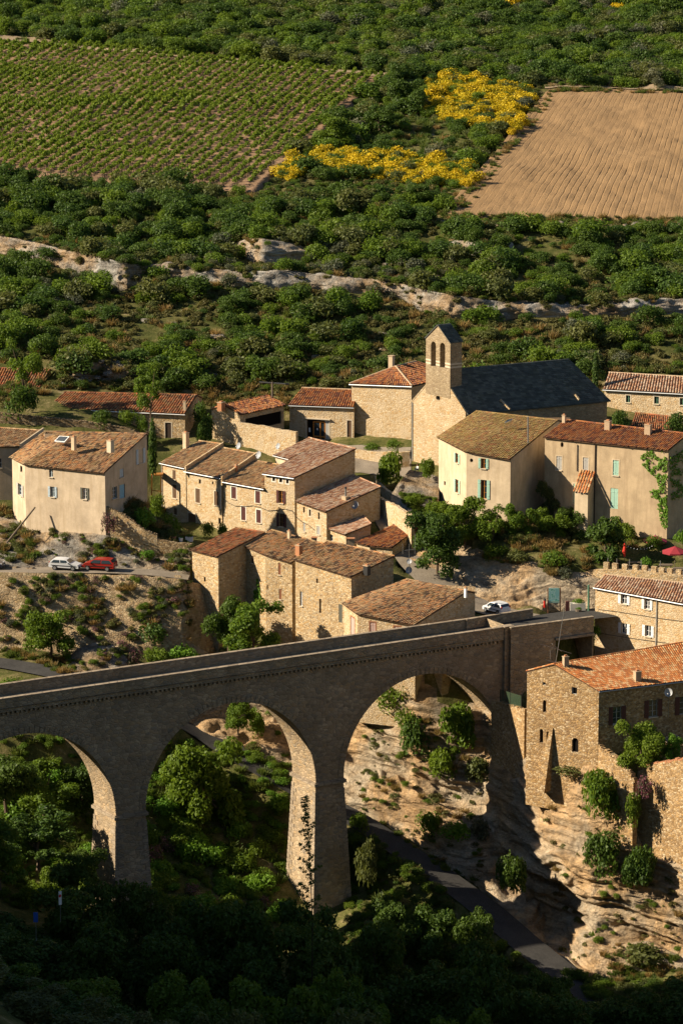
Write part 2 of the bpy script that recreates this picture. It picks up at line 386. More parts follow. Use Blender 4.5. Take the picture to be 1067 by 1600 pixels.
# ================================================================ the terrain
CT = []                                            # ground points; unseen left ridge shaped for its shade
def g(*pts):
    for u, v, y in pts: CT.append(tuple(aty(u, v, y)))
for u in (-500, -150, 180, 533, 880, 1200, 1600):
    g((u, 600, 455), (u, 540, 470), (u, 480, 485), (u, 430, 500), (u, 345, 525), (u, 250, 575), (u, 140, 635), (u, 60, 690), (u, 0, 735))
for x in (-300, -100, 100, 300):
    CT += [(x, 900, 84), (x, 1200, 120)]
g((20, 652, 442), (90, 656, 441), (150, 658, 440.5), (210, 674, 440), (235, 692, 441), (275, 692, 440), (350, 715, 432), (430, 705, 435),
  (470, 696, 444.5), (500, 696, 443), (530, 697, 441.5), (600, 704, 437), (640, 708, 434), (560, 722, 431), (645, 724, 431), (690, 735, 424), (16, 802, 415), (-60, 800, 416), (100, 826, 409), (163, 834, 404.6),
  (200, 777, 411), (215, 792, 408), (250, 832, 416), (300, 845, 412), (340, 834, 420), (262, 820, 427), (450, 850, 412.5), (400, 850, 415), (230, 845, 406),
  (290, 850, 404), (200, 860, 403), (-80, 890, 400), (0, 889, 400), (100, 888, 400), (180, 888, 400), (240, 893, 399), (300, 900, 397.5),
  (-80, 893, 397.8), (0, 893, 397.8), (100, 893, 397.8), (200, 896, 396.8), (-80, 1010, 392), (0, 1012, 391), (100, 1018, 390), (200, 1003, 391), (280, 1010, 391.5),
  (-80, 1030, 388), (0, 1035, 386), (60, 1045, 383), (110, 1055, 380), (40, 1080, 375),
  (310, 1012, 398.5), (345, 1008, 395), (420, 1003, 394), (500, 994, 388.5), (560, 1004, 383), (640, 1003, 377.5), (735, 962, 386),
  (560, 862, 403), (640, 906, 392), (700, 915, 391.5), (775, 957, 385.5), (850, 954, 388), (910, 952, 389.5), (820, 963, 383),
  (740, 870, 398), (830, 893, 393), (900, 906, 392), (800, 830, 401), (795, 814, 405), (720, 800, 409), (690, 790, 417), (650, 770, 418),
  (600, 775, 416), (880, 840, 403), (900, 832, 404.5), (960, 852, 400), (1000, 875, 396), (1067, 880, 394), (940, 890, 393), (1035, 845, 398.5), (1067, 838, 402), (1130, 835, 402),
  (600, 760, 422),
  (928, 1026, 387), (1067, 1052, 378), (900, 1032, 383), (1130, 1060, 376), (800, 1090, 369), (822, 1207, 361.5), (870, 1218, 358.5), (935, 1190, 352.5),
  (985, 1228, 347.5), (1030, 1352, 346.5), (1000, 1192, 353), (1067, 1182, 356), (1110, 1350, 345), (860, 1100, 372),
  (1000, 1506, 342), (1067, 1520, 338), (1140, 1520, 338), (960, 1560, 338), (620, 1400, 356), (560, 1420, 358), (500, 1462, 356.5), (650, 1470, 346),
  (700, 1550, 338), (420, 1420, 358), (350, 1400, 360), (300, 1420, 352), (400, 1260, 374), (330, 1230, 377), (280, 1180, 378), (420, 1330, 368),
  (300, 1075, 390), (360, 1062, 390), (430, 1042, 392.5), (560, 1086, 382.5), (640, 1100, 376.2), (700, 1122, 375), (760, 1110, 376),
  (360, 1155, 382), (430, 1207, 378.5), (560, 1257, 375.5), (635, 1302, 370.5), (695, 1347, 365.5), (760, 1380, 362), (800, 1435, 356), (865, 1495, 348), (905, 1535, 343))
CT += [(-38, 362, -23), (-38, 350, -27), (-25, 362, -25), (-25, 350, -28), (-45, 340, -22), (-28, 373, -17), (-20, 373, -20), (-28, 379, -11.5), (4, 389, -1.2), (8, 387, -1.4), (29, 383.5, -6.6), (31.5, 382, -6.6), (28, 380.5, -7), (0, 325, -34), (30, 325, -34), (-25, 325, -31), (-40, 325, -24),
       (-56, 330, -12), (-72, 322, -2), (-72, 350, -4), (-75, 390, -3), (-62, 402, 1), (0, 300, -33), (40, 300, -30), (-42, 300, -14), (0, 260, -20), (62, 330, -22),
       (60, 360, -8), (62, 400, 4), (62, 430, 10), (0, 200, 5), (-60, 200, 12), (60, 200, 5), (0, 100, 48), (-80, 100, 60), (80, 100, 48), (0, 0, 88), (-100, 0, 92), (100, 0, 86),
       (0, -120, 110), (-60, 260, 14), (-100, 304, 64), (-100, 284, 82), (-100, 262, 90), (-100, 326, 50), (-100, 341, 14), (-100, 356, 1), (-150, 300, 66), (-150, 240, 90), (-150, 340, 20), (-160, 400, 6), (-110, 430, 12),  # unseen left ridge, its heights raised to throw shade over the foreground
       (-300, 300, 100), (-300, 430, 30), (-300, 100, 110), (300, 100, 60), (300, 300, 10), (300, 430, 25), (120, 300, -15), (120, 360, 2), (120, 420, 12)]
CT = np.array(CT)
def _rbf_fit(P):
    n = len(P); D = np.hypot(P[:, 0][:, None] - P[:, 0], P[:, 1][:, None] - P[:, 1])
    A = np.zeros((n + 3, n + 3)); A[:n, :n] = np.sqrt(D * D + .5); A[:n, n] = 1; A[:n, n + 1:] = P[:, :2]; A[n, :n] = 1; A[n + 1:, :n] = P[:, :2].T
    A[:n, :n] += np.eye(n) * -.02
    return np.linalg.solve(A, np.concatenate([P[:, 2], np.zeros(3)]))
W = _rbf_fit(CT)
def base_z(x, y):
    x = np.atleast_1d(np.asarray(x, float)); y = np.atleast_1d(np.asarray(y, float))
    out = np.zeros(x.shape); xf, yf, of = x.ravel(), y.ravel(), out.ravel()
    for i in range(0, len(xf), 20000):
        D = np.sqrt((xf[i:i + 20000, None] - CT[:, 0]) ** 2 + (yf[i:i + 20000, None] - CT[:, 1]) ** 2 + .5)
        of[i:i + 20000] = D @ W[:-3] + W[-3] + W[-2] * xf[i:i + 20000] + W[-1] * yf[i:i + 20000]
    far = np.clip((y - 455) / 40, 0, 1)
    return out + far * (.45 * fbm(x / 9, y / 9, 0, 3, 3) + .25 * fbm(x / 2.6, y / 2.6, 0, 2, 5)) + (1 - far) * .16 * fbm(x / 2.5, y / 2.5, 0, 3, 9)

def seg(a, b, d): return np.linspace(a, b, max(2, int(round((b - a) / d))), endpoint=False)
GX = np.concatenate([seg(-420, -140, 20), seg(-140, -64, 3), seg(-64, 64, .75), seg(64, 140, 3), np.linspace(140, 420, 15)])
GY = np.concatenate([seg(-140, 240, 12), seg(240, 310, 2.5), seg(310, 450, .75), seg(450, 540, 1.0), seg(540, 760, 2.0), np.linspace(760, 1300, 28)])
XX, YY = np.meshgrid(GX, GY)
ZZ = base_z(XX.ravel(), YY.ravel()).reshape(XX.shape)

# roads as surveyed centre lines: cut into the ground, then laid as sheets
def road_pts(pts, n=60):
    P = np.array([tuple(p) for p in pts]); t = np.r_[0, np.cumsum(np.hypot(*np.diff(P[:, :2], axis=0).T))]
    tt = np.linspace(0, t[-1], n); Q = np.stack([np.interp(tt, t, P[:, k]) for k in range(3)], 1)
    for _ in range(6): Q[1:-1] = (Q[:-2] + 2 * Q[1:-1] + Q[2:]) / 4
    return Q
ROADS = [
    ('road_upper', 'gravelroad', 3.4, [aty(-120, 891, 399), aty(0, 890.5, 399), aty(100, 890, 399), aty(190, 891, 399), aty(250, 895, 398.6), aty(296, 901, 398.4)]),
    ('road_lower', 'asphalt', 4.2, [aty(-120, 1022, 387.5), aty(0, 1034, 386), aty(60, 1045, 383), aty(115, 1056, 379.5), aty(165, 1078, 381), aty(240, 1108, 383.5), aty(330, 1152, 383),
                                    aty(400, 1195, 377), aty(470, 1236, 374.5), aty(560, 1280, 369.5), aty(620, 1322, 365.5), aty(700, 1375, 360), aty(760, 1420, 354.5), aty(830, 1482, 347),
                                    aty(900, 1535, 340.5), aty(960, 1585, 334), aty(1040, 1640, 328)]),
    ('road_village', 'asphalt', 5.0, [Vector((-66, 325.5, -1.15)), Vector((-30, 346.8, -1.15)), Vector((19.0, 375.8, -1.15)), Vector((22.5, 380, -1.15)), Vector((27, 384.2, -1.2)), Vector((30.5, 385.6, -1.3)), Vector((33, 386.5, -1.3))]),
    ('lane', 'gravelroad', 4.6, [Vector((23, 383, -1.19)), Vector((18, 387.3, -1.1)), Vector((12.5, 392, .6)), Vector((9.5, 399, 2.2)), aty(600, 790, 415)]),
]
RO = []
for nm, mt, w, pts in ROADS:
    Q = road_pts(pts, 90 if nm == 'road_lower' else 50)
    RO.append((nm, mt, w, Q))
    if nm == 'road_village':
        Qc = Q[(Q[:, 0] > 20.5) & (Q[:, 0] < 25.5)]
    else: Qc = Q
    m = (XX > Qc[:, 0].min() - 6) & (XX < Qc[:, 0].max() + 6) & (YY > Qc[:, 1].min() - 6) & (YY < Qc[:, 1].max() + 6)
    px_, py_ = XX[m], YY[m]
    D = np.hypot(px_[:, None] - Qc[:, 0], py_[:, None] - Qc[:, 1]); j = D.argmin(1); d = D.min(1)
    k = np.clip(1 - (d - w / 2 - .5) / 1.6, 0, 1)
    ZZ[m] = ZZ[m] * (1 - k) + (Qc[j, 2] - .22) * k

# ---------------------------------------------------------------- rock faces: surfaces drawn through surveyed sections, weathered along their normals
BV, BF = [], []                                    # everything one can stand on, for placing plants
def add_bvh(co, faces):
    o = sum(len(a) for a in BV); BV.append(np.asarray(co)); BF.append(np.asarray(faces) + o)
def resample(P, n):
    P = np.array([tuple(p) for p in P]); t = np.r_[0, np.cumsum(np.linalg.norm(np.diff(P, axis=0), axis=1))]
    tt = np.linspace(0, t[-1], n)
    return np.stack([np.interp(tt, t, P[:, k]) for k in range(3)], 1)
LOFTS = []
def loft(name, mat, sections, nu, nv, amp=.6, strata=.35, cap=3.0, foot=1.5, seed=1, label=None, cat=None, kind='structure', bed=0.0, group=None):
    S = np.array([resample(s, nv) for s in sections])                 # k, nv, 3
    k = len(S); t = np.arange(k); tt = np.linspace(0, k - 1, nu)
    G = np.empty((nu, nv, 3))
    for a in range(nv):
        for b in range(3): G[:, a, b] = np.interp(tt, t, S[:, a, b])
    for _ in range(3):
        G[1:-1] = (G[:-2] + 2 * G[1:-1] + G[2:]) / 4
    for _ in range(1):
        G[:, 1:-1] = (G[:, :-2] + 2 * G[:, 1:-1] + G[:, 2:]) / 4
    du = np.gradient(G, axis=0); dv = np.gradient(G, axis=1)
    N = np.cross(dv, du); N /= np.linalg.norm(N, axis=2, keepdims=True) + 1e-9
    N[N[:, :, 1] > 0] *= -1
    x, y, z = G[:, :, 0], G[:, :, 1], G[:, :, 2]
    st = fbm(x / 11, y / 11, z / 1.5 + x * .035, 3, seed + 5)
    wq = z + .10 * x + 1.1 * fbm(x / 7, y / 7, z / 9, 3, seed + 21); md = .35 + .65 * np.clip(fbm(x / 6, y / 6, z / 5, 2, seed + 31) + .6, 0, 1)
    saw = lambda p: (lambda q: np.where(q < .82, q / .82, (1 - q) / .18))(p - np.floor(p))
    beds = md * (.62 * (saw(wq / 2.7) - .5) + .30 * (saw(wq / .95 + .3) - .5))
    disp = bed * beds + amp * (fbm(x / 5, y / 5, z / 3.2, 5, seed)) + strata * np.sign(st) * np.abs(st) ** .6 + amp * .35 * (1 - 2 * np.abs(fbm(x / 1.7, y / 1.7, z / 1.2, 3, seed + 9)))
    edge = np.minimum(1, np.linspace(0, 4, nv))[None, :]
    G = G + N * (disp * (.35 + .65 * edge))[:, :, None]
    dirn = np.array([0, 1.0, 0])
    rows = []
    top = G[:, 0]
    for f in (1.0, .45):
        r = top + dirn * cap * f
        zt = base_z(r[:, 0], r[:, 1]) - .15
        r[:, 2] = np.where(f == 1.0, zt - .5, top[:, 2] * (1 - f * .6) + np.minimum(zt, top[:, 2] + .3) * f * .6 + .12 * fbm(r[:, 0], r[:, 1], 0, 2, 4))
        rows.append(r)
    bot = G[:, -1].copy(); bot[:, 2] -= foot; bot[:, 1] += .2
    GG = np.concatenate([rows[0][:, None], rows[1][:, None], G, bot[:, None]], 1)
    co = GG.reshape(-1, 3); fc = grid_faces(nu, nv + 3)
    LOFTS.append(G)
    o = np_mesh(name, co, fc, M[mat])
    o['kind'] = kind
    if label: tag(o, label, cat, group)
    add_bvh(co, fc)
    return o
def sec(u, *vy): return [aty(u if not isinstance(q, tuple) or len(q) == 2 else q[2], q[0], q[1]) for q in vy]
loft('cliff_gorge', 'rock_warm', [
    sec(270, (1085, 389), (1110, 387), (1130, 385)),
    sec(330, (1068, 390), (1110, 387), (1148, 383)),
    sec(380, (1056, 391), (1110, 387.5), (1170, 382)),
    sec(430, (1042, 392), (1120, 386.5), (1208, 378.5)),
    sec(500, (1055, 393), (1140, 387), (1236, 377)),
    sec(560, (1085, 381.5), (1150, 381.3), (1190, 381), (1215, 378), (1256, 375)),
    sec(605, (1088, 378), (1165, 377.6), (1200, 377.2), (1232, 374), (1280, 371.8)),
    sec(650, (1098, 374.7), (1180, 374.5), (1212, 374.4), (1262, 371), (1308, 368.5)),
    sec(705, (1118, 374), (1195, 373), (1245, 373), (1275, 369), (1350, 364.5)),
    sec(755, (1110, 375), (1180, 373), (1232, 371.5), (1290, 367.5), (1378, 362)),
    sec(795, (1110, 371.5), (1200, 366.5), (1300, 362.5), (1375, 362.5), (1432, 356.5)),
    sec(824, (1192, 361.2), (1258, 359.6), (1320, 358), (1392, 360), (1464, 352.5)),
    sec(850, (1202, 358.3), (1262, 356.5), (1340, 354.6), (1380, 357.5), (1435, 358), (1490, 349.5)),
    sec(890, (1200, 354.6), (1275, 352), (1370, 350.6), (1405, 354.5), (1450, 354), (1518, 345)),
    sec(925, (1195, 351.6), (1280, 350), (1365, 347.5), (1430, 348.5), (1535, 342)),
    sec(965, (1235, 348.6), (1330, 348.2), (1390, 346.5), (1450, 347), (1515, 342)),
    sec(1010, (1340, 346.8), (1385, 346.2), (1430, 345), (1470, 345.5), (1505, 341.5)),
    sec(1070, (1348, 343.6), (1390, 343.4), (1430, 342.6), (1480, 343), (1515, 339.2)),
    sec(1150, (1345, 340), (1390, 340), (1430, 339.5), (1480, 339.5), (1520, 336.5))], 420, 140, .34, .22, 3.2, 2.0, 3, bed=1.5)
loft('rock_face_house', 'rock_grey', [
    sec(-60, (812, 415), (850, 408), (886, 401.6)), sec(20, (812, 413.5), (850, 407), (887, 401.4)), sec(70, (830, 409), (860, 405), (887, 401.4)), sec(120, (834, 406), (862, 403.8), (886, 401.4)),
    sec(165, (836, 404.2), (862, 403), (886, 401.3)), sec(200, (846, 405), (868, 402.6), (888, 401)), sec(250, (852, 404.5), (876, 402), (893, 400.4)), sec(298, (852, 403), (878, 401), (899, 399.2))],
    170, 34, .28, .15, 2.5, 1.0, 21, bed=.8)
loft('bank_retaining', 'scree', [
    sec(-70, (894, 397.4), (950, 394.8), (1012, 391.8)), sec(60, (895, 397.4), (950, 394.6), (1016, 391)), sec(140, (896.5, 397.3), (950, 394.3), (1020, 390)), sec(200, (900, 396.8), (950, 394), (1008, 390.8)),
    sec(240, (902, 396.4), (960, 393.4), (1008, 390.6)), sec(285, (906, 396.6), (960, 394), (1018, 391.5)), sec(325, (915, 399), (965, 397), (1020, 394.5)), sec(350, (925, 402), (970, 400), (1020, 398))], 170, 50, .22, .14, 1.2, 1.0, 33)
loft('rock_outcrop', 'rock_grey', [sec(104, (1030, 386.5), (1040, 385.5)), sec(120, (1014, 387.5), (1048, 384)), sec(150, (1004, 388.5), (1030, 385.5), (1056, 383.2)), sec(178, (1008, 388), (1050, 384)), sec(196, (1030, 387), (1040, 386))],
     60, 20, .5, .2, 2.4, 1.0, 41)
loft('rock_bank', 'rock_warm', [
    sec(640, (862, 402), (885, 399.5), (905, 398)), sec(700, (866, 400.5), (895, 397), (922, 394.5)), sec(740, (872, 398.5), (905, 394), (936, 391)), sec(790, (880, 395.5), (912, 392.5), (946, 389.6)),
    sec(840, (893, 393.5), (918, 391.8), (949, 389)), sec(890, (904, 392), (922, 391), (948, 389.3)), sec(935, (905, 392), (930, 391), (952, 389))], 170, 44, .3, .15, 2.2, 1.2, 51, bed=1.0)
loft('rock_knoll', 'rock_grey', [sec(610, (775, 413.5), (785, 412), (795, 410.8)), sec(625, (752, 416.5), (772, 414), (795, 411)), sec(640, (733, 421), (765, 415), (800, 410.5)), sec(665, (738, 420), (770, 415), (805, 410.5)), sec(685, (745, 418.5), (775, 414.5), (800, 411.5))],
     60, 30, .45, .2, 2.0, 1.2, 57)
# the limestone ledges across the hillside
def ledge(name, mat, cols, seed, nu, back=1.2, cap=9.0, amp=.6):
    S = []
    for u, vt, vb in cols:
        ys = np.linspace(440, 560, 600)
        pts = [aty(u, vb, y) for y in ys]
        bz = base_z([p.x for p in pts], [p.y for p in pts])
        j = next((i for i, p in enumerate(pts) if bz[i] > p.z), 300)
        y0 = ys[j] - .6
        vt -= 4
        S.append([aty(u, vt, y0 + back), aty(u, (vt * .55 + vb * .45), y0 + back * .25), aty(u, vb, y0)])
    loft(name, mat, S, nu, 22, amp, .2, cap, 1.2, seed, bed=.8)
ledge('ledge_west', 'rock_pale', [(-60, 362, 380), (-20, 368, 384), (40, 380, 398), (70, 386, 404), (110, 396, 416), (150, 404, 434), (180, 411, 446), (200, 415, 447), (225, 417, 438), (256, 419, 428)], 61, 140, 1.6, 8, .9)
ledge('ledge_main', 'rock_pale', [(235, 420, 428), (262, 414, 430), (320, 424, 436), (400, 428, 443), (480, 429, 448), (530, 436, 450), (580, 444, 454), (625, 448, 462), (662, 456, 482), (700, 464, 494), (745, 470, 495), (785, 476, 494), (830, 478, 489), (880, 480, 492), (935, 482, 490), (990, 472, 488), (1067, 470, 482), (1120, 470, 480)], 67, 260, 1.4, 8)
ledge('ledge_slab', 'rock_pale', [(366, 386, 392), (385, 376, 402), (410, 376, 408), (450, 382, 408), (478, 390, 402), (492, 395, 400)], 71, 60, 2.0, 6, .3)
ledge('ledge_east', 'rock_pale', [(690, 384, 390), (720, 380, 392), (760, 383, 394), (800, 382, 390)], 73, 60, 1.2, 5, .5)
ledge('ledge_low', 'rock_pale', [(95, 592, 603), (130, 575, 596), (160, 560, 590), (200, 572, 596), (235, 590, 602)], 75, 70, 2.2, 5, .6)

# keep the ground sheet behind the rock faces
zmin = np.full(ZZ.shape, 1e9)
for G in LOFTS:
    p = G.reshape(-1, 3)
    ix = np.clip(np.searchsorted(GX, p[:, 0]), 1, len(GX) - 2); iy = np.clip(np.searchsorted(GY, p[:, 1]), 1, len(GY) - 2)
    for a in (-1, 0):
        for b in (-1, 0, 1):
            np.minimum.at(zmin, (iy + b, ix + a), p[:, 2])
ZZ = np.where(zmin < 1e8, np.minimum(ZZ, zmin - .7), ZZ)
ground_co = np.stack([XX.ravel(), YY.ravel(), ZZ.ravel()], 1)
ground_f = grid_faces(*XX.shape)
ground = np_mesh('ground', ground_co, ground_f, M['garrigue'])
ground['kind'] = 'structure'
add_bvh(ground_co, ground_f)
for nm, mt, w, Q in RO:
    d = np.gradient(Q[:, :2], axis=0); d /= np.linalg.norm(d, axis=1, keepdims=True); nrm = np.stack([-d[:, 1], d[:, 0]], 1)
    cols = []
    for f in (-.5, -.25, 0, .25, .5):
        cols.append(np.c_[Q[:, :2] + nrm * w * f, Q[:, 2] + (.04 if abs(f) < .3 else -.02)])
    co = np.stack(cols, 1).reshape(-1, 3); fc = grid_faces(len(Q), 5)
    np_mesh(nm, co, fc, M[mt])['kind'] = 'structure'
    if nm != 'road_village': add_bvh(co, fc)
BVH = BVHTree.FromPolygons(np.concatenate(BV).tolist(), np.concatenate(BF).tolist())
ORI = Vector((0, 0, CAM_H))
def hit(u, v, ymin=250):
    d = ray(u, v).normalized(); o = ORI + d * (ymin / d.y)
    r = BVH.ray_cast(o, d)
    return r[0] if r[0] is not None else aty(u, v, 400)
def ground_at(x, y, top=200):
    r = BVH.ray_cast(Vector((x, y, top)), Vector((0, 0, -1)))
    return r[0].z if r[0] is not None else 0.0

cs = [aty(452, 697, 446), aty(642, 707, 436), aty(642, 737, 424), aty(470, 720, 431)]
s_, t_ = np.meshgrid(np.linspace(0, 1, 40), np.linspace(0, 1, 30))
xx = (1 - t_) * ((1 - s_) * cs[0].x + s_ * cs[1].x) + t_ * ((1 - s_) * cs[3].x + s_ * cs[2].x); yy = (1 - t_) * ((1 - s_) * cs[0].y + s_ * cs[1].y) + t_ * ((1 - s_) * cs[3].y + s_ * cs[2].y)
zz = np.array([ground_at(a, b) for a, b in zip(xx.ravel(), yy.ravel())]) + .07
np_mesh('forecourt_paving', np.stack([xx.ravel(), yy.ravel(), zz], 1), grid_faces(30, 40), M['gravelroad'])['kind'] = 'structure'
# ---------------------------------------------------------------- the fields
def field(name, mat, corners, nu, nv, lift, fn=None):
    TL, TR, BR, BL = [hit(*c, 480) for c in corners]
    s, t = np.meshgrid(np.linspace(0, 1, nu), np.linspace(0, 1, nv))
    P = [(1 - t) * ((1 - s) * TL[k] + s * TR[k]) + t * ((1 - s) * BL[k] + s * BR[k]) for k in (0, 1)]
    z = base_z(P[0].ravel(), P[1].ravel()).reshape(s.shape)
    z = .5 * z + .5 * ((1 - t) * ((1 - s) * TL.z + s * TR.z) + t * ((1 - s) * BL.z + s * BR.z)) + lift
    if fn is not None: z = z + fn(s, t, P[0], P[1])
    edge = np.minimum.reduce([s, t, 1 - s, 1 - t]); z = np.where(edge < 1e-6, z - 1.2, z)
    co = np.stack([P[0].ravel(), P[1].ravel(), z.ravel()], 1); fc = grid_faces(nv, nu)
    o = np_mesh(name, co, fc, M[mat]); o['kind'] = 'structure'
    add_bvh(co, fc)
    return o, (TL, TR, BR, BL), co
def furrow(s, t, x, y):
    w = .35 + .65 * np.clip(fbm(x / 14, y / 14, 0, 3, 8) + .55, 0, 1)
    ph = s * 46 * 2 * np.pi + .9 * np.sin(t * 2.2) + .10 * fbm(x / 4, y / 4, 0, 2, 6)
    return -.085 * w * np.exp(-(np.sin(ph / 2) / .22) ** 2) + .03 * fbm(x / .7, y / .7, 0, 3, 2)
field('field_ploughed', 'field', [(858, 140), (1190, 147), (1190, 352), (686, 340)], 760, 90, .55, furrow)
vy, VC, vco = field('field_vineyard', 'vinesoil', [(-110, 54), (604, 121), (400, 303), (-110, 276)], 90, 70, .5, lambda s, t, x, y: .06 * fbm(x / 1.5, y / 1.5, 0, 2, 4))
BVH = BVHTree.FromPolygons(np.concatenate(BV).tolist(), np.concatenate(BF).tolist())
# dirt tracks beside the fields
def ribbon(name, mat, pts, w, lift=.1, ymin=440):
    Q = road_pts([hit(u, v, ymin) for u, v in pts], 60)
    Q[:, 2] = base_z(Q[:, 0], Q[:, 1]) + lift
    cols = [np.c_[Q[:, 0], Q[:, 1] + w * f, base_z(Q[:, 0], Q[:, 1] + w * f) + lift] for f in (-.5, 0, .5)]
    o = np_mesh(name, np.stack(cols, 1).reshape(-1, 3), grid_faces(60, 3), M[mat]); o['kind'] = 'structure'
ribbon('track_vineyard', 'track', [(-110, 50), (0, 59), (100, 69), (200, 81), (300, 90), (400, 100), (500, 109), (610, 119)], 4.0, .35)
ribbon('track_field', 'track', [(850, 136), (950, 139), (1050, 141), (1190, 143)], 4.0, .4)
# ================================================================ shared wall builder
def wall_panel(mb, p0, p1, zb, zt, openings=(), depth=.28, m=0, mrev=0, back=True):
    """a wall between two plan points with real rectangular openings and reveals; openings are (s0, s1, z0, z1)"""
    p0, p1 = Vector((p0[0], p0[1], 0)), Vector((p1[0], p1[1], 0))
    d = p1 - p0; L = d.length; d.normalize(); n = Vector((d.y, -d.x, 0))
    P = lambda s, z, k=0.0: p0 + d * s - n * k + Vector((0, 0, z))
    ops = [(max(.05, a), min(L - .05, b), max(zb + .02, c), min(zt - .03, e)) for a, b, c, e in openings]
    ops = [o for o in ops if o[1] - o[0] > .05 and o[3] - o[2] > .05]
    xs = sorted({0.0, L, *[q for o in ops for q in o[:2]]}); zs = sorted({zb, zt, *[q for o in ops for q in o[2:]]})
    for i in range(len(xs) - 1):
        for j in range(len(zs) - 1):
            cx, cz = (xs[i] + xs[i + 1]) / 2, (zs[j] + zs[j + 1]) / 2
            if any(o[0] < cx < o[1] and o[2] < cz < o[3] for o in ops): continue
            mb.poly([P(xs[i], zs[j]), P(xs[i + 1], zs[j]), P(xs[i + 1], zs[j + 1]), P(xs[i], zs[j + 1])], m)
    for a, b, c, e in ops:
        mb.poly([P(a, c), P(a, e), P(a, e, depth), P(a, c, depth)], mrev)
        mb.poly([P(b, c), P(b, c, depth), P(b, e, depth), P(b, e)], mrev)
        mb.poly([P(a, e), P(b, e), P(b, e, depth), P(a, e, depth)], mrev)
        mb.poly([P(a, c), P(a, c, depth), P(b, c, depth), P(b, c)], mrev)

# ================================================================ the bridge
BO, BE = atz(0, 1092, 0), atz(788.4, 979.4, 0)
BD = (BE - BO); BL_ = BD.length; BD.normalize(); BN = Vector((BD.y, -BD.x, 0))
def bp(s, off, z): return BO + BD * s + BN * off + Vector((0, 0, z))
F0, F1, ZS, RAD, PT = -.35, -5.75, -15.6, 11.12, 3.8
bridge = thing('arched_bridge', 'tall stone bridge with round arches crossing the gorge', 'bridge', bp(42, -3, -33))
arch_c = [55.08 - 26.05 * k for k in range(4)]
ZT = -1.6
sp = MB()
def strip(mb, pa, pb, z0a, z0b, off, flip=False):
    q = [bp(pa, off, z0a), bp(pb, off, z0b), bp(pb, off, ZT), bp(pa, off, ZT)]
    mb.poly(q[::-1] if flip else q)
for c in arch_c:
    th = np.linspace(math.pi, 0, 45)
    so = MB()
    for a, b in zip(th[:-1], th[1:]):
        sa, sb = c + RAD * math.cos(a), c + RAD * math.cos(b); za, zb = ZS + RAD * math.sin(a), ZS + RAD * math.sin(b)
        strip(sp, sa, sb, za, zb, F0); strip(sp, sa, sb, za, zb, F1, True)
        so.poly([bp(sa, F0, za), bp(sa, F1, za), bp(sb, F1, zb), bp(sb, F0, zb)])
    so.build('arch_soffit', M['bridge'], bridge)
    vs_ = MB()
    nv = 58
    for i in range(nv):
        a0, a1 = math.pi * i / nv + .006, math.pi * (i + 1) / nv - .006
        for off, ps in ((F0, 1), (F1, -1)):
            r0, r1 = RAD + .01, RAD + .78
            P = [bp(c + r * math.cos(a), off + ps * k, ZS + r * math.sin(a)) for k in (-.1, .05 + .02 * random.random()) for r, a in ((r0, a0), (r1, a0), (r1, a1), (r0, a1))]
            vs_.poly([P[4], P[5], P[6], P[7]]); vs_.poly([P[0], P[3], P[7], P[4]]); vs_.poly([P[1], P[5], P[6], P[2]]); vs_.poly([P[0], P[4], P[5], P[1]]); vs_.poly([P[3], P[2], P[6], P[7]])
    tag(vs_.build('voussoirs', M['bridge'], bridge), None, kind='stuff')
for k in range(-1, 3):
    pass
piers = [(40.15, 43.95), (14.10, 17.90), (-11.95, -8.15)]
for a, b in piers:
    strip(sp, a, b, ZS, ZS, F0); strip(sp, a, b, ZS, ZS, F1, True)
strip(sp, -52, arch_c[3] - RAD, -20, -20, F0); strip(sp, -52, arch_c[3] - RAD, -20, -20, F1, True)
sp.build('spandrel_wall', M['bridge'], bridge)
for a, b in piers:
    pm = MB(); zb = -36.0
    bat = .045
    hs = [(zb, (ZS - zb) * bat), (ZS - .55, .0)]
    ring = []
    for z, e in hs:
        ring.append([bp(a - e, F0 + e, z), bp(b + e, F0 + e, z), bp(b + e, F1 - e, z), bp(a - e, F1 - e, z)])
    for j in range(4):
        pm.poly([ring[0][j], ring[0][(j + 1) % 4], ring[1][(j + 1) % 4], ring[1][j]])
    pier = pm.build('pier', M['bridge'], bridge)
    im = MB()
    im.box((bp((a + b) / 2, (F0 + F1) / 2, ZS - .30)), BD * ((b - a) / 2 + .26), BN * ((F0 - F1) / 2 + .26), Vector((0, 0, .17)))
    im.box((bp((a + b) / 2, (F0 + F1) / 2, ZS - .06)), BD * ((b - a) / 2 + .12), BN * ((F0 - F1) / 2 + .12), Vector((0, 0, .07)))
    im.box((bp((a + b) / 2, (F0 + F1) / 2, ZS - .51)), BD * ((b - a) / 2 + .12), BN * ((F0 - F1) / 2 + .12), Vector((0, 0, .04)))
    im.build('impost', M['coping'], pier)
    qm = MB(); z = zb + .2; i = 0
    while z < ZS - 1.2:
        e = (ZS - .55 - z) * bat; L1, L2 = (1.15, .6) if i % 2 else (.6, 1.15)
        for sx, sgn in ((a - e, 1), (b + e, -1)):
            for oy, og in ((F0 + e, -1), (F1 - e, 1)):
                c = bp(sx + sgn * (L1 / 2 - .05), oy + og * (L2 / 2 - .05), z + .27)
                qm.box(c, BD * (L1 / 2), BN * (L2 / 2), Vector((0, 0, .255)))
        z += .56; i += 1
    tag(qm.build('quoins', M['coping'], pier), None, kind='stuff')
cm = MB()
cm.box(bp(7.1, (F0 + F1) / 2, ZT + .17), BD * 59.1, BN * ((F0 - F1) / 2 + .27), Vector((0, 0, .17)))
cm.box(bp(7.1, (F0 + F1) / 2, ZT + .05), BD * 59.1, BN * ((F0 - F1) / 2 + .36), Vector((0, 0, .06)))
cm.build('cornice', M['bridge'], bridge)
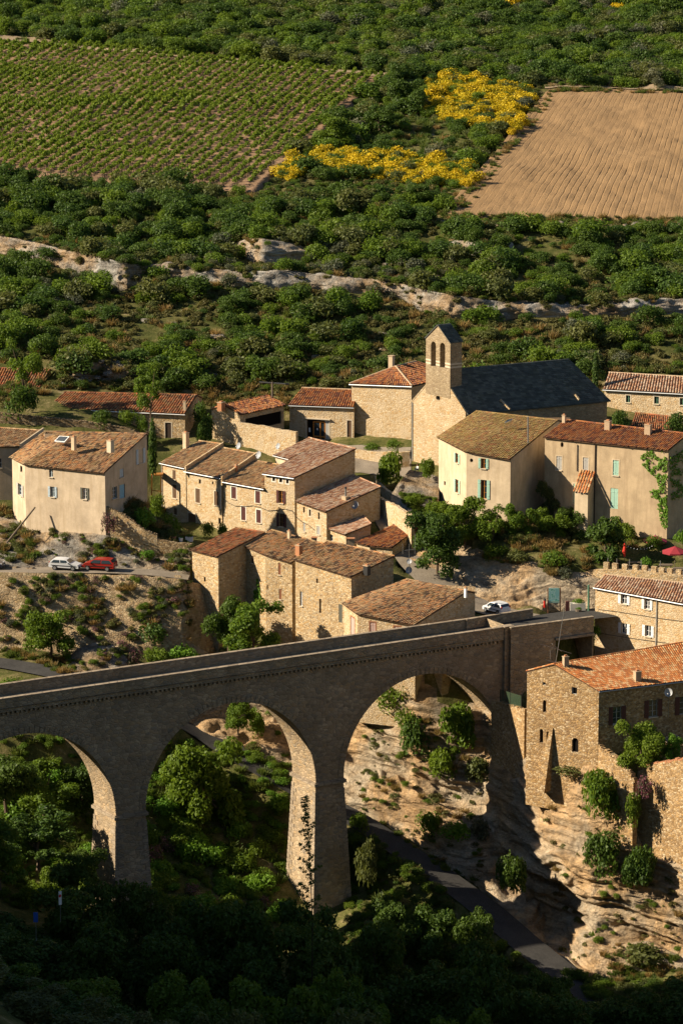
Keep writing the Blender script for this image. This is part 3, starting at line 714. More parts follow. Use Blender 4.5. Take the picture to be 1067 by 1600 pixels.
mm = MB(); s = -46.0
while s < 66:
    mm.box(bp(s, F0 + .10, ZT - .17), BD * .13, BN * .16, Vector((0, 0, .165)))
    mm.box(bp(s, F1 - .10, ZT - .17), BD * .13, BN * .16, Vector((0, 0, .165)))
    s += .56
tag(mm.build('modillions', M['bridge'], bridge), None, kind='stuff')
for off, nm in ((-.22, 'parapet'), (-5.88, 'parapet')):
    pw = MB().box(bp(7.1, off, (ZT + .34 - .13) / 2), BD * 59.1, BN * .19, Vector((0, 0, (-.13 - ZT - .34) / 2))).build(nm, M['bridge'], bridge)
    q = MB(); s = -52.0
    while s < 66.1:
        L = min(1.25 + .1 * random.random(), 66.2 - s)
        q.box(bp(s + L / 2, off, -.065), BD * (L / 2 - .012), BN * (.26 + .008 * random.random()), Vector((0, 0, .065 + .008 * random.random()))); s += L
    tag(q.build('coping_stones', M['coping'], pw), None, kind='stuff')
# abutment: corner pilaster, wing wall with the underpass, return walls
WA, WB = atz(799.4, 981, 0), atz(929, 963.8, 0)
ab = MB()
ab.box(bp(66.75, -.30, -8.0), BD * .62, BN * .42, Vector((0, 0, 8.0)))
ab.build('corner_pilaster', M['bridge'], bridge)
ab = MB()
wd = (WB - WA); WL = wd.length; wd.normalize(); wnn = Vector((wd.y, -wd.x, 0))
wall_panel(ab, WA - wnn * .25, WB - wnn * .25, -14, -.12, [(WL * .54, WL * .985, -7.2, -2.3)], 5.5)
ab.poly([bp(67.2, F0, -14), bp(67.2, F1, -14), bp(67.2, F1, -.2), bp(67.2, F0, -.2)])
ab.poly([bp(arch_c[0] + RAD, F0, -16), bp(67.2, F0, -16), bp(67.2, F0, ZT), bp(arch_c[0] + RAD, F0, ZT)])
ab.poly([bp(arch_c[0] + RAD, F1, -16), bp(67.2, F1, -16), bp(67.2, F1, ZT), bp(arch_c[0] + RAD, F1, ZT)])
c0 = WA - wnn * .6
ab.poly([WA - wnn * .26 + Vector((0, 0, -.3)), WB - wnn * .26 + Vector((0, 0, -.3)), WB - wnn * .62 + Vector((0, 0, -.3)), WA - wnn * .62 + Vector((0, 0, -.3))])
a0, a1 = WA - wnn * .62, WB - wnn * .62
ab.poly([a1 + Vector((0, 0, -1.6)), a0 + Vector((0, 0, -1.6)), a0 + Vector((0, 0, -.12)), a1 + Vector((0, 0, -.12))])
ab.build('abutment_wing', M['bridge'], bridge)
MB().box((WA + WB) / 2 - wnn * .43 + Vector((0, 0, -.06)), wd * (WL / 2), wnn * .25, Vector((0, 0, .065))).build('wing_coping', M['coping'], bridge)
MB().box(WA + wd * (WL * .54) - wnn * .1 + Vector((0, 0, -2.15)) + wd * (WL * .22), wd * (WL * .235), wnn * .22, Vector((0, 0, .14))).build('underpass_lintel', M['coping'], bridge)
MB().box(bp(66.75, -.30, -.02), BD * .7, BN * .5, Vector((0, 0, .07))).build('pilaster_cap', M['coping'], bridge)
FA, FB = atz(727, 967.5, 0), atz(831, 951, 0)
fd = (FB - FA); FL = fd.length; fd.normalize(); fn_ = Vector((fd.y, -fd.x, 0))
MB().box((FA + FB) / 2 + Vector((0, 0, -.9)), fd * (FL / 2), fn_ * .2, Vector((0, 0, .78))).build('return_parapet', M['bridge'], bridge)
s = 0.0
while s < FL - .2:
    L = min(.95, FL - s)
    MB().box(FA + fd * (s + L / 2) + Vector((0, 0, -.05)), fd * (L / 2 - .02), fn_ * .25, Vector((0, 0, .07 + .015 * random.random()))).build('coping_stone', M['coping'], bridge); s += L
fill = MB()
f0, f1 = bp(65.5, F1, 0), Vector((FA.x, FA.y, 0))
fill.box((f0 + f1) / 2 + Vector((0, 0, -.9)), (f1 - f0) / 2, Vector((.1, -.17, 0)), Vector((0, 0, .78))); fill.build('return_parapet', M['bridge'], bridge)
# sheet of road and fill under the deck end
MB().box(bp(68.5, -3.1, -1.9), BD * 2.2, BN * 2.9, Vector((0, 0, .6))).build('deck_fill', M['bridge'], bridge)
# ================================================================ buildings
def ray_plane(u, v, p0, n):
    d = ray(u, v); t = (Vector(p0) - ORI).dot(n) / d.dot(n)
    return ORI + d * t
class Wall:
    def __init__(s, p0, p1, zb, zt):
        s.p0, s.p1, s.zb, s.zt = Vector((p0[0], p0[1], 0)), Vector((p1[0], p1[1], 0)), zb, zt
        s.d = s.p1 - s.p0; s.L = s.d.length; s.d.normalize(); s.n = Vector((s.d.y, -s.d.x, 0)); s.ops = []
    def uv(s, u, v):
        p = ray_plane(u, v, s.p0, s.n); return (p - s.p0).dot(s.d), p.z
    def rect(s, r):
        u0, v0, u1, v1 = r; uc, vc = (u0 + u1) / 2, (v0 + v1) / 2
        a, b = s.uv(u0, vc)[0], s.uv(u1, vc)[0]; z1, z0 = s.uv(uc, v0)[1], s.uv(uc, v1)[1]
        return a, b, z0, z1
    def P(s, x, z, k=0.0): return s.p0 + s.d * x + s.n * k + Vector((0, 0, z))   # k > 0 is outside

def fill_plate(mb, w, a, b, z0, z1, shape):
    """fills the corners of a square opening so that it reads as arched or round"""
    c, r = (a + b) / 2, (b - a) / 2
    n = 10
    if shape == 'arch':
        zc = z1 - r
        pts = [(c + r * math.cos(t), zc + r * math.sin(t)) for t in np.linspace(math.pi, 0, n)]
        for p, q in zip(pts[:-1], pts[1:]):
            mb.poly([w.P(p[0], p[1], .003), w.P(q[0], q[1], .003), w.P(q[0], z1, .003), w.P(p[0], z1, .003)])
            mb.poly([w.P(p[0], p[1], .003), w.P(p[0], p[1], -.3), w.P(q[0], q[1], -.3), w.P(q[0], q[1], .003)])
    else:
        rz = (z1 - z0) / 2; zc = (z0 + z1) / 2
        for k in range(16):
            t0, t1 = 2 * math.pi * k / 16, 2 * math.pi * (k + 1) / 16
            def sq(t):
                x, y = math.cos(t), math.sin(t); m = max(abs(x), abs(y)); return c + r * x / m, zc + rz * y / m
            i0, i1 = (c + r * .97 * math.cos(t0), zc + rz * .97 * math.sin(t0)), (c + r * .97 * math.cos(t1), zc + rz * .97 * math.sin(t1))
            o0, o1 = sq(t0), sq(t1)
            mb.poly([w.P(*i0, .003), w.P(*o0, .003), w.P(*o1, .003), w.P(*i1, .003)])
            mb.poly([w.P(*i0, .003), w.P(*i1, .003), w.P(*i1, -.3), w.P(*i0, -.3)])

def hatch(mb, w, a, b, z0, z1, k0, th, planks=4, hinge=True):
    """a boarded shutter leaf: planks with grooves and two ledges"""
    n = max(2, planks); W_ = (b - a) / n
    for i in range(n):
        c = w.P(a + W_ * (i + .5), (z0 + z1) / 2, k0 + th / 2 + (.006 if i % 2 else 0))
        mb.box(c, w.d * (W_ / 2 - .008), w.n * (th / 2), Vector((0, 0, (z1 - z0) / 2)))
    for f in (.18, .82):
        mb.box(w.P((a + b) / 2, z0 + (z1 - z0) * f, k0 + th + .012), w.d * ((b - a) / 2 - .03), w.n * .014, Vector((0, 0, .05)))

def window(parent, w, r, style, col='sh_brown', frame='white', surround=None, name='window'):
    a, b, z0, z1 = r
    if b - a < .12: b = a + .12
    w.ops.append((a, b, z0, z1))
    mid = (a + b) / 2; zc = (z0 + z1) / 2; hw, hh = (b - a) / 2, (z1 - z0) / 2
    fr = MB(); t = min(.06, hw * .25)
    for x in (a + t / 2, b - t / 2): fr.box(w.P(x, zc, -.17), w.d * (t / 2), w.n * .035, Vector((0, 0, hh)))
    for z in (z0 + t / 2, z1 - t / 2): fr.box(w.P(mid, z, -.17), w.d * hw, w.n * .034, Vector((0, 0, t / 2)))
    if style in ('open', 'pane') and hw > .25:
        fr.box(w.P(mid, zc, -.17), w.d * .035, w.n * .03, Vector((0, 0, hh)))
        k = 3 if hh > .7 else 2
        for i in range(1, k): fr.box(w.P(mid, z0 + 2 * hh * i / k, -.175), w.d * hw, w.n * .02, Vector((0, 0, .018)))
    o = fr.build(name, M[frame if style not in ('dark', 'closed') else ('wood_gr' if style == 'dark' else col)], parent)
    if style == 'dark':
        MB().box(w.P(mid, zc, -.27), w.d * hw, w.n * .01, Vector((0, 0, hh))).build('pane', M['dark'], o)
    elif style in ('open', 'pane'):
        MB().box(w.P(mid, zc, -.20), w.d * hw, w.n * .006, Vector((0, 0, hh))).build('pane', M['glass'], o)
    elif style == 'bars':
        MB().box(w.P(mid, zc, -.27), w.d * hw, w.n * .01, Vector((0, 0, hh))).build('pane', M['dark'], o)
        bm_ = MB()
        for i in range(1, 4): bm_.bar(w.P(a + (b - a) * i / 4, z0, -.08), w.P(a + (b - a) * i / 4, z1, -.08), .03)
        bm_.build('bars', M['darkmetal'], o)
    if style == 'open':
        sw = hw * 1.0
        for x0, x1 in ((a - sw - .03, a - .03), (b + .03, b + sw + .03)):
            s_ = MB(); hatch(s_, w, x0, x1, z0 - .02, z1 + .02, .03, .045, 3); s_.build('shutter', M[col], o)
    elif style == 'half':
        s_ = MB(); hatch(s_, w, a - hw * 1.1, a - .03, z0, z1, .03, .045, 3); s_.build('shutter', M[col], o)
        MB().box(w.P(mid, zc, -.20), w.d * hw, w.n * .006, Vector((0, 0, hh))).build('pane', M['glass'], o)
    elif style == 'closed':
        for x0, x1 in ((a + .01, mid - .012), (mid + .012, b - .01)):
            s_ = MB(); hatch(s_, w, x0, x1, z0 + .01, z1 - .01, -.09, .045, 3); s_.build('shutter', M[col], o)
    elif style == 'door':
        s_ = MB(); hatch(s_, w, a + .03, b - .03, z0, z1 - .04, -.14, .05, 5); lf = s_.build('door_leaf', M[col], o)
    if z1 - z0 > .5 and style in ('open', 'closed', 'pane', 'half') and (z1 - z0) < 2.1:
        MB().box(w.P(mid, z0 - .06, .05), w.d * (hw + .08), w.n * .09, Vector((0, 0, .05))).build('sill', M['dressed'], o)
    if surround:
        sm = MB(); q = .15
        for x in (a - q / 2, b + q / 2): sm.box(w.P(x, zc, .008), w.d * (q / 2), w.n * .014, Vector((0, 0, hh + q)))
        sm.box(w.P(mid, z1 + q / 2, .009), w.d * hw, w.n * .013, Vector((0, 0, q / 2)))
        sm.box(w.P(mid, z0 - q / 2, .011), w.d * hw, w.n * .017, Vector((0, 0, q / 2)))
        sm.build('surround', M[surround], o)
    return o

def tiles(name, mat, parent, eave, ridge, pitch=.30, length=.44, rad=.115, over=.0, seed=1, sag=.03, jit=1.0):
    """rows of half-round clay tiles laid over a ruled roof surface between an eave polyline and a ridge line"""
    rs = np.random.default_rng(seed)
    E = resample(eave, 60); R = resample(ridge, 60)
    Le = np.r_[0, np.cumsum(np.linalg.norm(np.diff(E, axis=0), axis=1))][-1]
    Lr = np.linalg.norm(R[-1] - R[0]); width = max(Le, Lr)
    nc = max(3, int(width / pitch))
    slope_len = np.linalg.norm((R - E).mean(0)); nr = max(3, int(slope_len / length))
    t = (np.arange(nc) + .5) / nc
    idx = np.linspace(0, 1, 60)
    e = np.stack([np.interp(t, idx, E[:, k]) for k in range(3)], 1); r = np.stack([np.interp(t, idx, R[:, k]) for k in range(3)], 1)
    up = r - e; upn = up / np.linalg.norm(up, axis=1, keepdims=True)
    side = np.gradient((e + r) / 2, axis=0); side /= np.linalg.norm(side, axis=1, keepdims=True)
    nrm = np.cross(side, upn); nrm /= np.linalg.norm(nrm, axis=1, keepdims=True); nrm *= np.sign(nrm[:, 2:3])
    V = []
    ang = np.linspace(math.pi, 0, 5)
    for j in range(nr):
        f0, f1 = j / nr, (j + 1.18) / nr
        a = e + up * f0 - upn * over; b = e + up * min(f1, 1.01)
        dz = -sag * np.sin(np.pi * t)[:, None] * 4 * (f0 * (1 - f0)) * np.array([0, 0, 1.0])
        a = a + dz; b = b + dz
        ja = rs.normal(0, .014 * jit, (nc, 1)); jb = rs.normal(0, .012 * jit, (nc, 1)); jl = rs.normal(0, .05 * jit, (nc, 1)); jn = rs.normal(0, .012 * jit, (nc, 1))
        scale = (pitch_s := (width / nc)) / pitch
        for p, rr, lift, jj in ((a, rad, .045, ja), (b, rad * .82, .008, jb)):
            for q in ang:
                V.append(p + side * (math.cos(q) * rr * scale + jj) + nrm * (math.sin(q) * rr * .85 + lift + jn) + (upn * jl if lift > .02 else 0))
    V = np.array(V).reshape(nr, 2, 5, nc, 3).transpose(0, 3, 1, 2, 4).reshape(-1, 3)
    n = nr * nc; base = np.arange(n)[:, None] * 10
    q = np.array([[k, k + 1, k + 6, k + 5] for k in range(4)])
    F = (base[:, None, :] + q[None]).reshape(-1, 4)
    off = np.array(parent_world(parent))
    o = np_mesh(name, V - off, F, M[mat], False, parent); o['kind'] = 'stuff'
    return o

BUILD = {}
def building(key, name, label, cat, eave, ridge, y, base, wallm, roofm, slope=18.0, kind='mono', back=.8, front=(), right=(), left=(), gutter=None, over=.28, group=None,
             ridge_tiles=True, chim=(), tilekw=None, dz=0.0):
    """eave and ridge are sighted points; heights follow from the distance y of the last eave point and the roof slope"""
    ze = aty(*eave[-1], y).z
    E = [atz(*p, ze + dz * (eave[-1][0] - p[0]) / (eave[-1][0] - eave[0][0])) for p in eave]
    A, B = E[0], E[-1]; ed = (B - A); ed.z = 0; L = ed.length; ed.normalize(); inn = Vector((-ed.y, ed.x, 0))
    best = None
    for i in range(3, 500):
        zr = ze + i * .02; C, D = atz(*ridge[0], zr + dz), atz(*ridge[-1], zr)
        perp = ((C + D) / 2 - (A + B) / 2).dot(inn)
        if perp < .3: continue
        sl = math.degrees(math.atan2(zr - ze, perp))
        if best is None or abs(sl - slope) < best[0]: best = (abs(sl - slope), C, D, zr, perp, sl)
    _, C, D, zr, perp, sl = best
    zb = min([p.z for p in [aty(*q) for q in base]]) - 4.0 if base else ze - 8
    root = thing(name, label, cat, Vector(((A.x + B.x + C.x + D.x) / 4, (A.y + B.y + C.y + D.y) / 4, zb + 4.0)), group)
    # plan of the walls, set in from the eaves
    ins = lambda p, a, b: p + inn * a + ed * b
    W0 = [p + inn * over for p in E]
    W0[0] = W0[0] + ed * .12; W0[-1] = W0[-1] - ed * .12
    Cw, Dw = C + ed * .12, D - ed * .12
    if kind == 'gable':
        va, vb = (C - A) * back, (D - B) * back
        va.z = vb.z = 0
        A2, B2 = C + va, D + vb
        k = 1 - back
        A2.z = A.z + (C.z - A.z) * k; B2.z = B.z + (D.z - B.z) * k
        A2w, B2w = A2 + ed * .12 - inn * over * .6, B2 - ed * .12 - inn * over * .6
    else:
        A2, B2 = C, D; A2w, B2w = Cw - inn * .05, Dw - inn * .05
    drop = over * math.tan(math.radians(sl)) + .10
    zw = ze + min(0.0, dz) - .06
    fw = [Wall(p, q, zb, zw) for p, q in zip(W0[:-1], W0[1:])]
    rw = Wall(W0[-1], B2w, zb, zw); lw = Wall(A2w, W0[0], zb, zw)
    wm = MB()
    for spec, ws in ((front, fw), (right, [rw]), (left, [lw])):
        for sp_ in spec:
            r, style = sp_[0], sp_[1]; kw = dict(sp_[2]) if len(sp_) > 2 else {}
            uc = (r[0] + r[2]) / 2
            w = ws[0]
            for cand in ws:
                u0, u1 = proj(cand.P(0, zw))[0], proj(cand.P(cand.L, zw))[0]
                if min(u0, u1) <= uc <= max(u0, u1): w = cand
            rr = w.rect(r)
            shape = kw.pop('shape', None)
            window(root, w, rr, style, **kw)
            if shape:
                a_, b_, c_, d_ = rr
                fm = MB(); fill_plate(fm, w, a_, max(b_, a_ + .12), c_, d_, shape); fm.build('opening_rim', M[wallm], root)
    for w in fw + [rw, lw]:
        wall_panel(wm, w.p0, w.p1, w.zb, w.zt, w.ops, .28)
    if dz:
        for p, q, w in zip(W0[:-1], W0[1:], fw): wm.poly([Vector((p.x, p.y, zw)), Vector((q.x, q.y, zw)), Vector((q.x, q.y, q.z - .05)), Vector((p.x, p.y, p.z - .05))])
    # upper parts of the side walls, and the back wall
    def gable_top(lo, hi, back_p):
        hz = hi.z - .10; e2 = A2.z if lo is W0[0] else B2.z
        pts = [Vector((lo.x, lo.y, zw)), Vector((back_p.x, back_p.y, zw))]
        if kind == 'gable':
            pts = [Vector((lo.x, lo.y, zw)), Vector((back_p.x, back_p.y, zw)), Vector((back_p.x, back_p.y, max(zw, e2 - .1))), Vector((hi.x, hi.y, hz)), Vector((lo.x, lo.y, lo.z - .05))]
        else:
            pts = [Vector((lo.x, lo.y, zw)), Vector((back_p.x, back_p.y, zw)), Vector((hi.x, hi.y, hz)), Vector((lo.x, lo.y, lo.z - .05))]
        return pts
    wm.poly(gable_top(W0[-1], Dw, B2w)); wm.poly(gable_top(W0[0], Cw, A2w)[::-1])
    zt2 = (A2.z if kind == 'gable' else zr) - .1
    wm.poly([Vector((B2w.x, B2w.y, zb)), Vector((A2w.x, A2w.y, zb)), Vector((A2w.x, A2w.y, zt2)), Vector((B2w.x, B2w.y, zt2))])
    wm.build('wall', M[wallm], root)
    # roof bed and tiles
    rm = MB(); th = Vector((0, 0, -.10))
    lowr = Vector((0, 0, -.05)); Eg = [Vector(p) for p in resample(E, 13)]; Rg = [C + (D - C) * (k / 12) for k in range(13)]
    for k in range(12):
        for j in range(6):
            q = [Eg[k].lerp(Rg[k], j / 6), Eg[k + 1].lerp(Rg[k + 1], j / 6), Eg[k + 1].lerp(Rg[k + 1], (j + 1) / 6), Eg[k].lerp(Rg[k], (j + 1) / 6)]
            rm.poly([p + lowr for p in q]); rm.poly([p + th for p in q][::-1])
        rm.poly([Eg[k] + th, Eg[k + 1] + th, Eg[k + 1] + lowr, Eg[k] + lowr])
    rm.poly([B + th, D + th, D, B]); rm.poly([C + th, A + th, A, C])
    if kind == 'gable':
        q = [D, C, A2, B2]; q = [C, D, B2, A2]
        rm.poly(q); rm.poly([p + th for p in q][::-1]); rm.poly([A2 + th, B2 + th, B2, A2][::-1]); rm.poly([D + th, B2 + th, B2, D]); rm.poly([C + th, A2 + th, A2, C])
    roof = rm.build('roof', M['t_under'], root)
    kw = dict(seed=abs(hash(key)) % 1000 if False else sum(map(ord, key))); kw.update(tilekw or {})
    tiles('tiles', roofm, roof, E, [C, D], over=.06, **kw)
    if kind == 'gable':
        tiles('tiles', roofm, roof, [A2, B2], [C, D], over=.06, **kw)
    if ridge_tiles:
        rt = MB(); n = max(2, int((D - C).length / .42))
        for k in range(n):
            p, q = C + (D - C) * (k / n), C + (D - C) * ((k + .98) / n)
            rt.tube([p + Vector((0, 0, .02 + .012 * random.random())), q + Vector((0, 0, .035))], [.125, .105], 7)
        tag(rt.build('ridge_tiles', M[roofm if ridge_tiles is True else ridge_tiles], roof), None, kind='stuff')
    if gutter:
        gm = MB(); gm.tube([p - inn * .07 + Vector((0, 0, -.10)) for p in E], .075, 6); gm.build('gutter', M[gutter], root)
    nrm = (B - A).cross(C - A).normalized()
    if nrm.z < 0: nrm = -nrm
    for u, v, wpx, hpx, cm_ in chim:
        p = ray_plane(u, v, A, nrm); s = scale_at(p); wd_, ht = wpx / s, hpx / s
        ch = MB().box(p + Vector((0, 0, ht / 2 - .35)), ed * (wd_ / 2), inn * (wd_ * .42), Vector((0, 0, ht / 2 + .35))).build('chimney', M[cm_], root)
        MB().box(p + Vector((0, 0, ht + .04)), ed * (wd_ / 2 + .05), inn * (wd_ * .42 + .05), Vector((0, 0, .04))).build('chimney_cap', M['mortar'], ch)
        MB().box(p + Vector((0, 0, ht + .16)), ed * (wd_ * .25), inn * (wd_ * .2), Vector((0, 0, .08))).build('chimney_pot', M['terracotta'], ch)
    BUILD[key] = dict(root=root, A=A, B=B, C=C, D=D, ze=ze, zr=zr, fw=fw, rw=rw, lw=lw, ed=ed, inn=inn, nrm=nrm, zb=zb)
    return root
def verge(key, side, mat, h=.55, w=.22, name='parapet_wall'):
    """fire wall standing up along one sloping edge of a roof"""
    b = BUILD[key]; p, q = (b['B'], b['D']) if side == 'right' else (b['A'], b['C'])
    sgn = 1 if side == 'right' else -1
    o = b['ed'] * (sgn * w * .5)
    m = MB(); z1 = Vector((0, 0, h)); z0 = Vector((0, 0, -1.0))
    i = b['ed'] * (w / 2)
    P = [p + o - i + z0, p + o + i + z0, q + o + i + z0, q + o - i + z0, p + o - i + z1, p + o + i + z1, q + o + i + z1, q + o - i + z1]
    for f in ((0, 1, 5, 4), (1, 2, 6, 5), (2, 3, 7, 6), (3, 0, 4, 7), (4, 5, 6, 7)): m.poly([P[k] for k in f])
    m.build(name, M[mat], b['root'])

S = 'surround'
building('H0', 'stuccoed_house', 'low cream house cut off by the left edge beside the large cream house', 'house', [(-60, 698.5), (31, 698)], [(-25, 667), (67, 673)], 419,
         [(0, 790, 419)], 'stucco', 't_brown', 17, 'gable', .6, front=[((-4, 716, 3.5, 731), 'pane', {'frame': 'sh_blue'})], over=.22)
verge('H0', 'right', 'stucco2', .42)
building('H1', 'stuccoed_house', 'large cream stuccoed house with brown tiled roof above the two parked cars', 'house', [(16, 714), (37, 726), (163, 739.5)], [(69, 674.5), (230, 678)], 404,
         [(16, 805, 415), (163, 838, 404)], 'stucco', 't_old', 33, 'gable', .03,
         front=[((32.2, 728, 35.6, 738), 'dark'), ((77.3, 732.5, 83.2, 745.5), 'pane', {'frame': 'sh_blue'}), ((29.8, 756.5, 34.8, 774), 'open', {'col': 'sh_grey', 'frame': 'sh_blue'}),
                ((79.5, 760.5, 86, 776.5), 'open', {'col': 'sh_blue', 'frame': 'sh_blue'}), ((129.8, 762.4, 136, 780), 'open', {'col': 'sh_dkgrey', 'frame': 'sh_white'})],
         right=[((216.5, 701.5, 223.4, 724), 'open', {'col': 'sh_blue', 'frame': 'sh_white', S: 'stucco2'}), ((187.5, 725, 193.4, 745.6), 'closed', {'col': 'sh_blue', S: 'stucco2'}),
                ((176, 760.6, 183.4, 779), 'pane', {'frame': 'sh_blue', S: 'stucco'}), ((187, 757, 195.6, 778.5), 'door', {'col': 'sh_sky', S: 'stucco'})],
         chim=[(116, 695, 6.5, 12, 'stucco2'), (173, 698.5, 9, 10, 'dressed')])
building('R1', 'stone_house', 'stone row house with grey chimney at left end of the brown shuttered row', 'house', [(249.7, 723), (289, 731.6)], [(311, 689), (348, 694)], 425,
         [(262, 818, 427)], 'rubble2', 't_brown', 18, 'mono', gutter='zinc',
         front=[((270, 734.7, 275, 749), 'closed', {'col': 'sh_brown'}), ((270, 757.2, 276.4, 778.4), 'closed', {'col': 'sh_brown', S: 'dressed'}), ((272, 794, 276.8, 804), 'closed', {'col': 'sh_brown'})],
         chim=[(291, 700, 8, 24, 'stucco2')])
verge('R1', 'right', 'rubble2', .30)
building('R2', 'stone_house', 'stone row house with brown shutters and arched plank door behind the flower pots', 'house', [(288, 736), (345.5, 747)], [(350, 700), (401, 709)], 420.2,
         [(340, 835, 420)], 'rubble2', 't_brown', 18, 'mono', gutter='zinc',
         front=[((310.9, 749, 314.2, 756), 'dark'), ((331.5, 752.4, 333.9, 757), 'dark'), ((306, 763.5, 313, 785.6), 'closed', {'col': 'sh_brown', S: 'dressed'}), ((335.2, 767.8, 342.3, 789.7), 'closed', {'col': 'sh_brown', S: 'dressed'}),
                ((294, 802.5, 306.5, 826), 'door', {'col': 'sh_brown', S: 'dressed'}), ((341.6, 809.4, 345.4, 819), 'dark')], chim=[(369, 732, 4, 5, 'terracotta')])
verge('R2', 'right', 'rubble2', .26)
building('R3', 'stone_house', 'stone row house with maroon shutters in white painted surrounds', 'house', [(346, 752), (412.5, 764)], [(399, 720), (452, 729)], 415,
         [(400, 848, 415)], 'rubble2', 't_brown', 17, 'mono', gutter='zinc',
         front=[((361.8, 760.7, 369.3, 779), 'closed', {'col': 'sh_maroon', S: 'whitewash'}), ((399.3, 767.2, 406.8, 786), 'closed', {'col': 'sh_maroon', S: 'whitewash'}),
                ((377.2, 792, 384, 812.8), 'closed', {'col': 'sh_maroon', S: 'whitewash'}), ((400.8, 796.5, 408, 817), 'closed', {'col': 'sh_maroon', S: 'whitewash'})])
building('R4', 'stone_house', 'tall stone house with three tiny attic windows and open maroon shutters', 'house', [(410.5, 740), (459.5, 747)], [(507, 690), (556, 701.5)], 412,
         [(459, 850, 412)], 'rubble2', 't_pink', 18, 'mono', gutter='zinc',
         front=[((425.8, 745.8, 430, 751.8), 'dark', {S: 'whitewash'}), ((436.5, 747.5, 441.2, 753.8), 'dark', {S: 'whitewash'}), ((447.2, 749.5, 451.2, 755.5), 'dark', {S: 'whitewash'}),
                ((436, 766.8, 442.7, 786.2), 'open', {'col': 'sh_maroon', 'frame': 'wood_or', S: None}), ((436.5, 802.7, 443.7, 822.9), 'open', {'col': 'sh_maroon', 'frame': 'wood_or'})])
building('R4b', 'stone_house', 'small raised roof wing joined to the left of the tall maroon shuttered house', 'house', [(427, 711), (451.5, 717.3)], [(482.5, 684), (507, 690.5)], 420,
         [(440, 760, 408)], 'stucco2', 't_pink', 18, 'mono', gutter='zinc')
building('R5', 'stone_house', 'stone house with metal stove pipe and low wide roof below the tall house', 'house', [(460.5, 783), (508.6, 800)], [(549, 741.4), (595, 761)], 407,
         [(508, 865, 407)], 'rubble2', 't_pink', 17, 'mono', dz=.5,
         front=[((473.6, 790.3, 476.2, 801.2), 'dark'), ((482.9, 796, 485.9, 806.4), 'dark', {S: 'dressed'}), ((496.9, 800.6, 499.6, 811.5), 'dark'), ((473.6, 816.3, 477.2, 830.7), 'closed', {'col': 'sh_grey'}), ((495.3, 822.3, 500, 835.3), 'closed', {'col': 'sh_grey', S: 'dressed'})])
building('R6', 'stone_shed', 'small lean to shed with little tiled roof against the stove pipe house', 'shed', [(508.6, 825), (538.5, 835.5)], [(568, 806.4), (580, 818.8)], 403.6,
         [(530, 862, 403)], 'rubble2', 't_pink', 16, 'mono', front=[((512.8, 834.8, 520, 845.2), 'pane', {'frame': 'sh_grey'})])
building('R7', 'stone_shed', 'low round fronted shed with orange tiled roof beside the big dark tree', 'shed', [(554, 847.8), (578, 853.5), (611.7, 856.5)], [(614, 820), (652, 826)], 400,
         [(600, 885, 400)], 'rubble2', 't_red', 16, 'mono')
building('T1', 'stone_tower_house', 'tall narrow stone house with rust red roof and two slit windows', 'house', [(297, 859), (339.5, 870)], [(368, 824.7), (414, 832)], 395.3,
         [(310, 1012, 396), (340, 1008, 394)], 'rubble', 't_rust', 17, 'mono', front=[((318.9, 901.4, 321.9, 908.9), 'dark'), ((321, 969, 323.4, 976.9), 'dark')])
building('T2', 'stone_house', 'weathered stone house with rust shutters between tower house and brick chimney', 'house', [(377.6, 851.5), (412.7, 867), (455, 879.6)], [(424, 828), (506, 850)], 392.5,
         [(450, 1000, 393)], 'rubble', 't_old', 16, 'mono', dz=1.0,
         front=[((393.1, 865.5, 396.6, 880), 'closed', {'col': 'sh_brown'}), ((434.7, 880, 438.9, 898), 'closed', {'col': 'sh_rust'}), ((436, 920.6, 440, 936.5), 'closed', {'col': 'sh_rust'}), ((417, 914, 419, 921), 'dark')],
         chim=[(467, 866, 9, 14, 'terracotta'), (452, 838, 5, 8, 'stucco2')])
building('T3', 'stone_house', 'long rubble stone house with mottled brown roof just above the bridge', 'house', [(458, 874), (547.5, 901.8)], [(511, 845.6), (616, 869)], 385.5,
         [(500, 1000, 392), (540, 1000, 388)], 'rubble', 't_old', 16, 'mono', dz=.8,
         front=[((494, 904, 496.8, 911.3), 'dark'), ((468.4, 924.3, 473, 946.8), 'pane', {'frame': 'sh_white'}), ((498.7, 936, 501.8, 958), 'dark'), ((529.2, 944.3, 534.8, 972.8), 'closed', {'col': 'sh_dkgrey'})],
         chim=[(573, 890, 9, 6, 'darkmetal')])
building('T4', 'stone_house', 'low stone house with wide brown roof and faded pink shutters beside the bridge', 'house', [(534, 942), (556, 959), (647.4, 977)], [(634, 905), (730, 924)], 375.6,
         [(640, 1085, 377)], 'rubble2', 't_old', 18, 'gable', .18, dz=.9,
         front=[((548, 965, 554, 993), 'closed', {'col': 'sh_pink', S: 'sh_rust'}), ((578, 972.5, 586.5, 994), 'closed', {'col': 'sh_pink', S: 'sh_rust'}), ((615.7, 979, 625.5, 1000), 'closed', {'col': 'sh_pink', S: 'sh_rust'})],
         right=[((728.6, 934, 736.4, 956), 'door', {'col': 'sh_sky'})], chim=[(727, 925, 4, 6, 'white')])
building('B1', 'shop_building', 'low stone building with glazed shop front and orange wooden door', 'shop', [(450, 633), (553, 636.7)], [(472, 606), (560, 609.5)], 443,
         [(500, 694, 443)], 'rubble2', 't_red', 20, 'gable', .5, dz=-.25, gutter='zinc', tilekw=dict(pitch=.36, rad=.15), ridge_tiles='mortar',
         front=[((479.5, 655.5, 514, 686), 'dark', {S: 'dressed'}), ((542.3, 657, 549, 684), 'door', {'col': 'sh_brown', S: 'dressed'})])
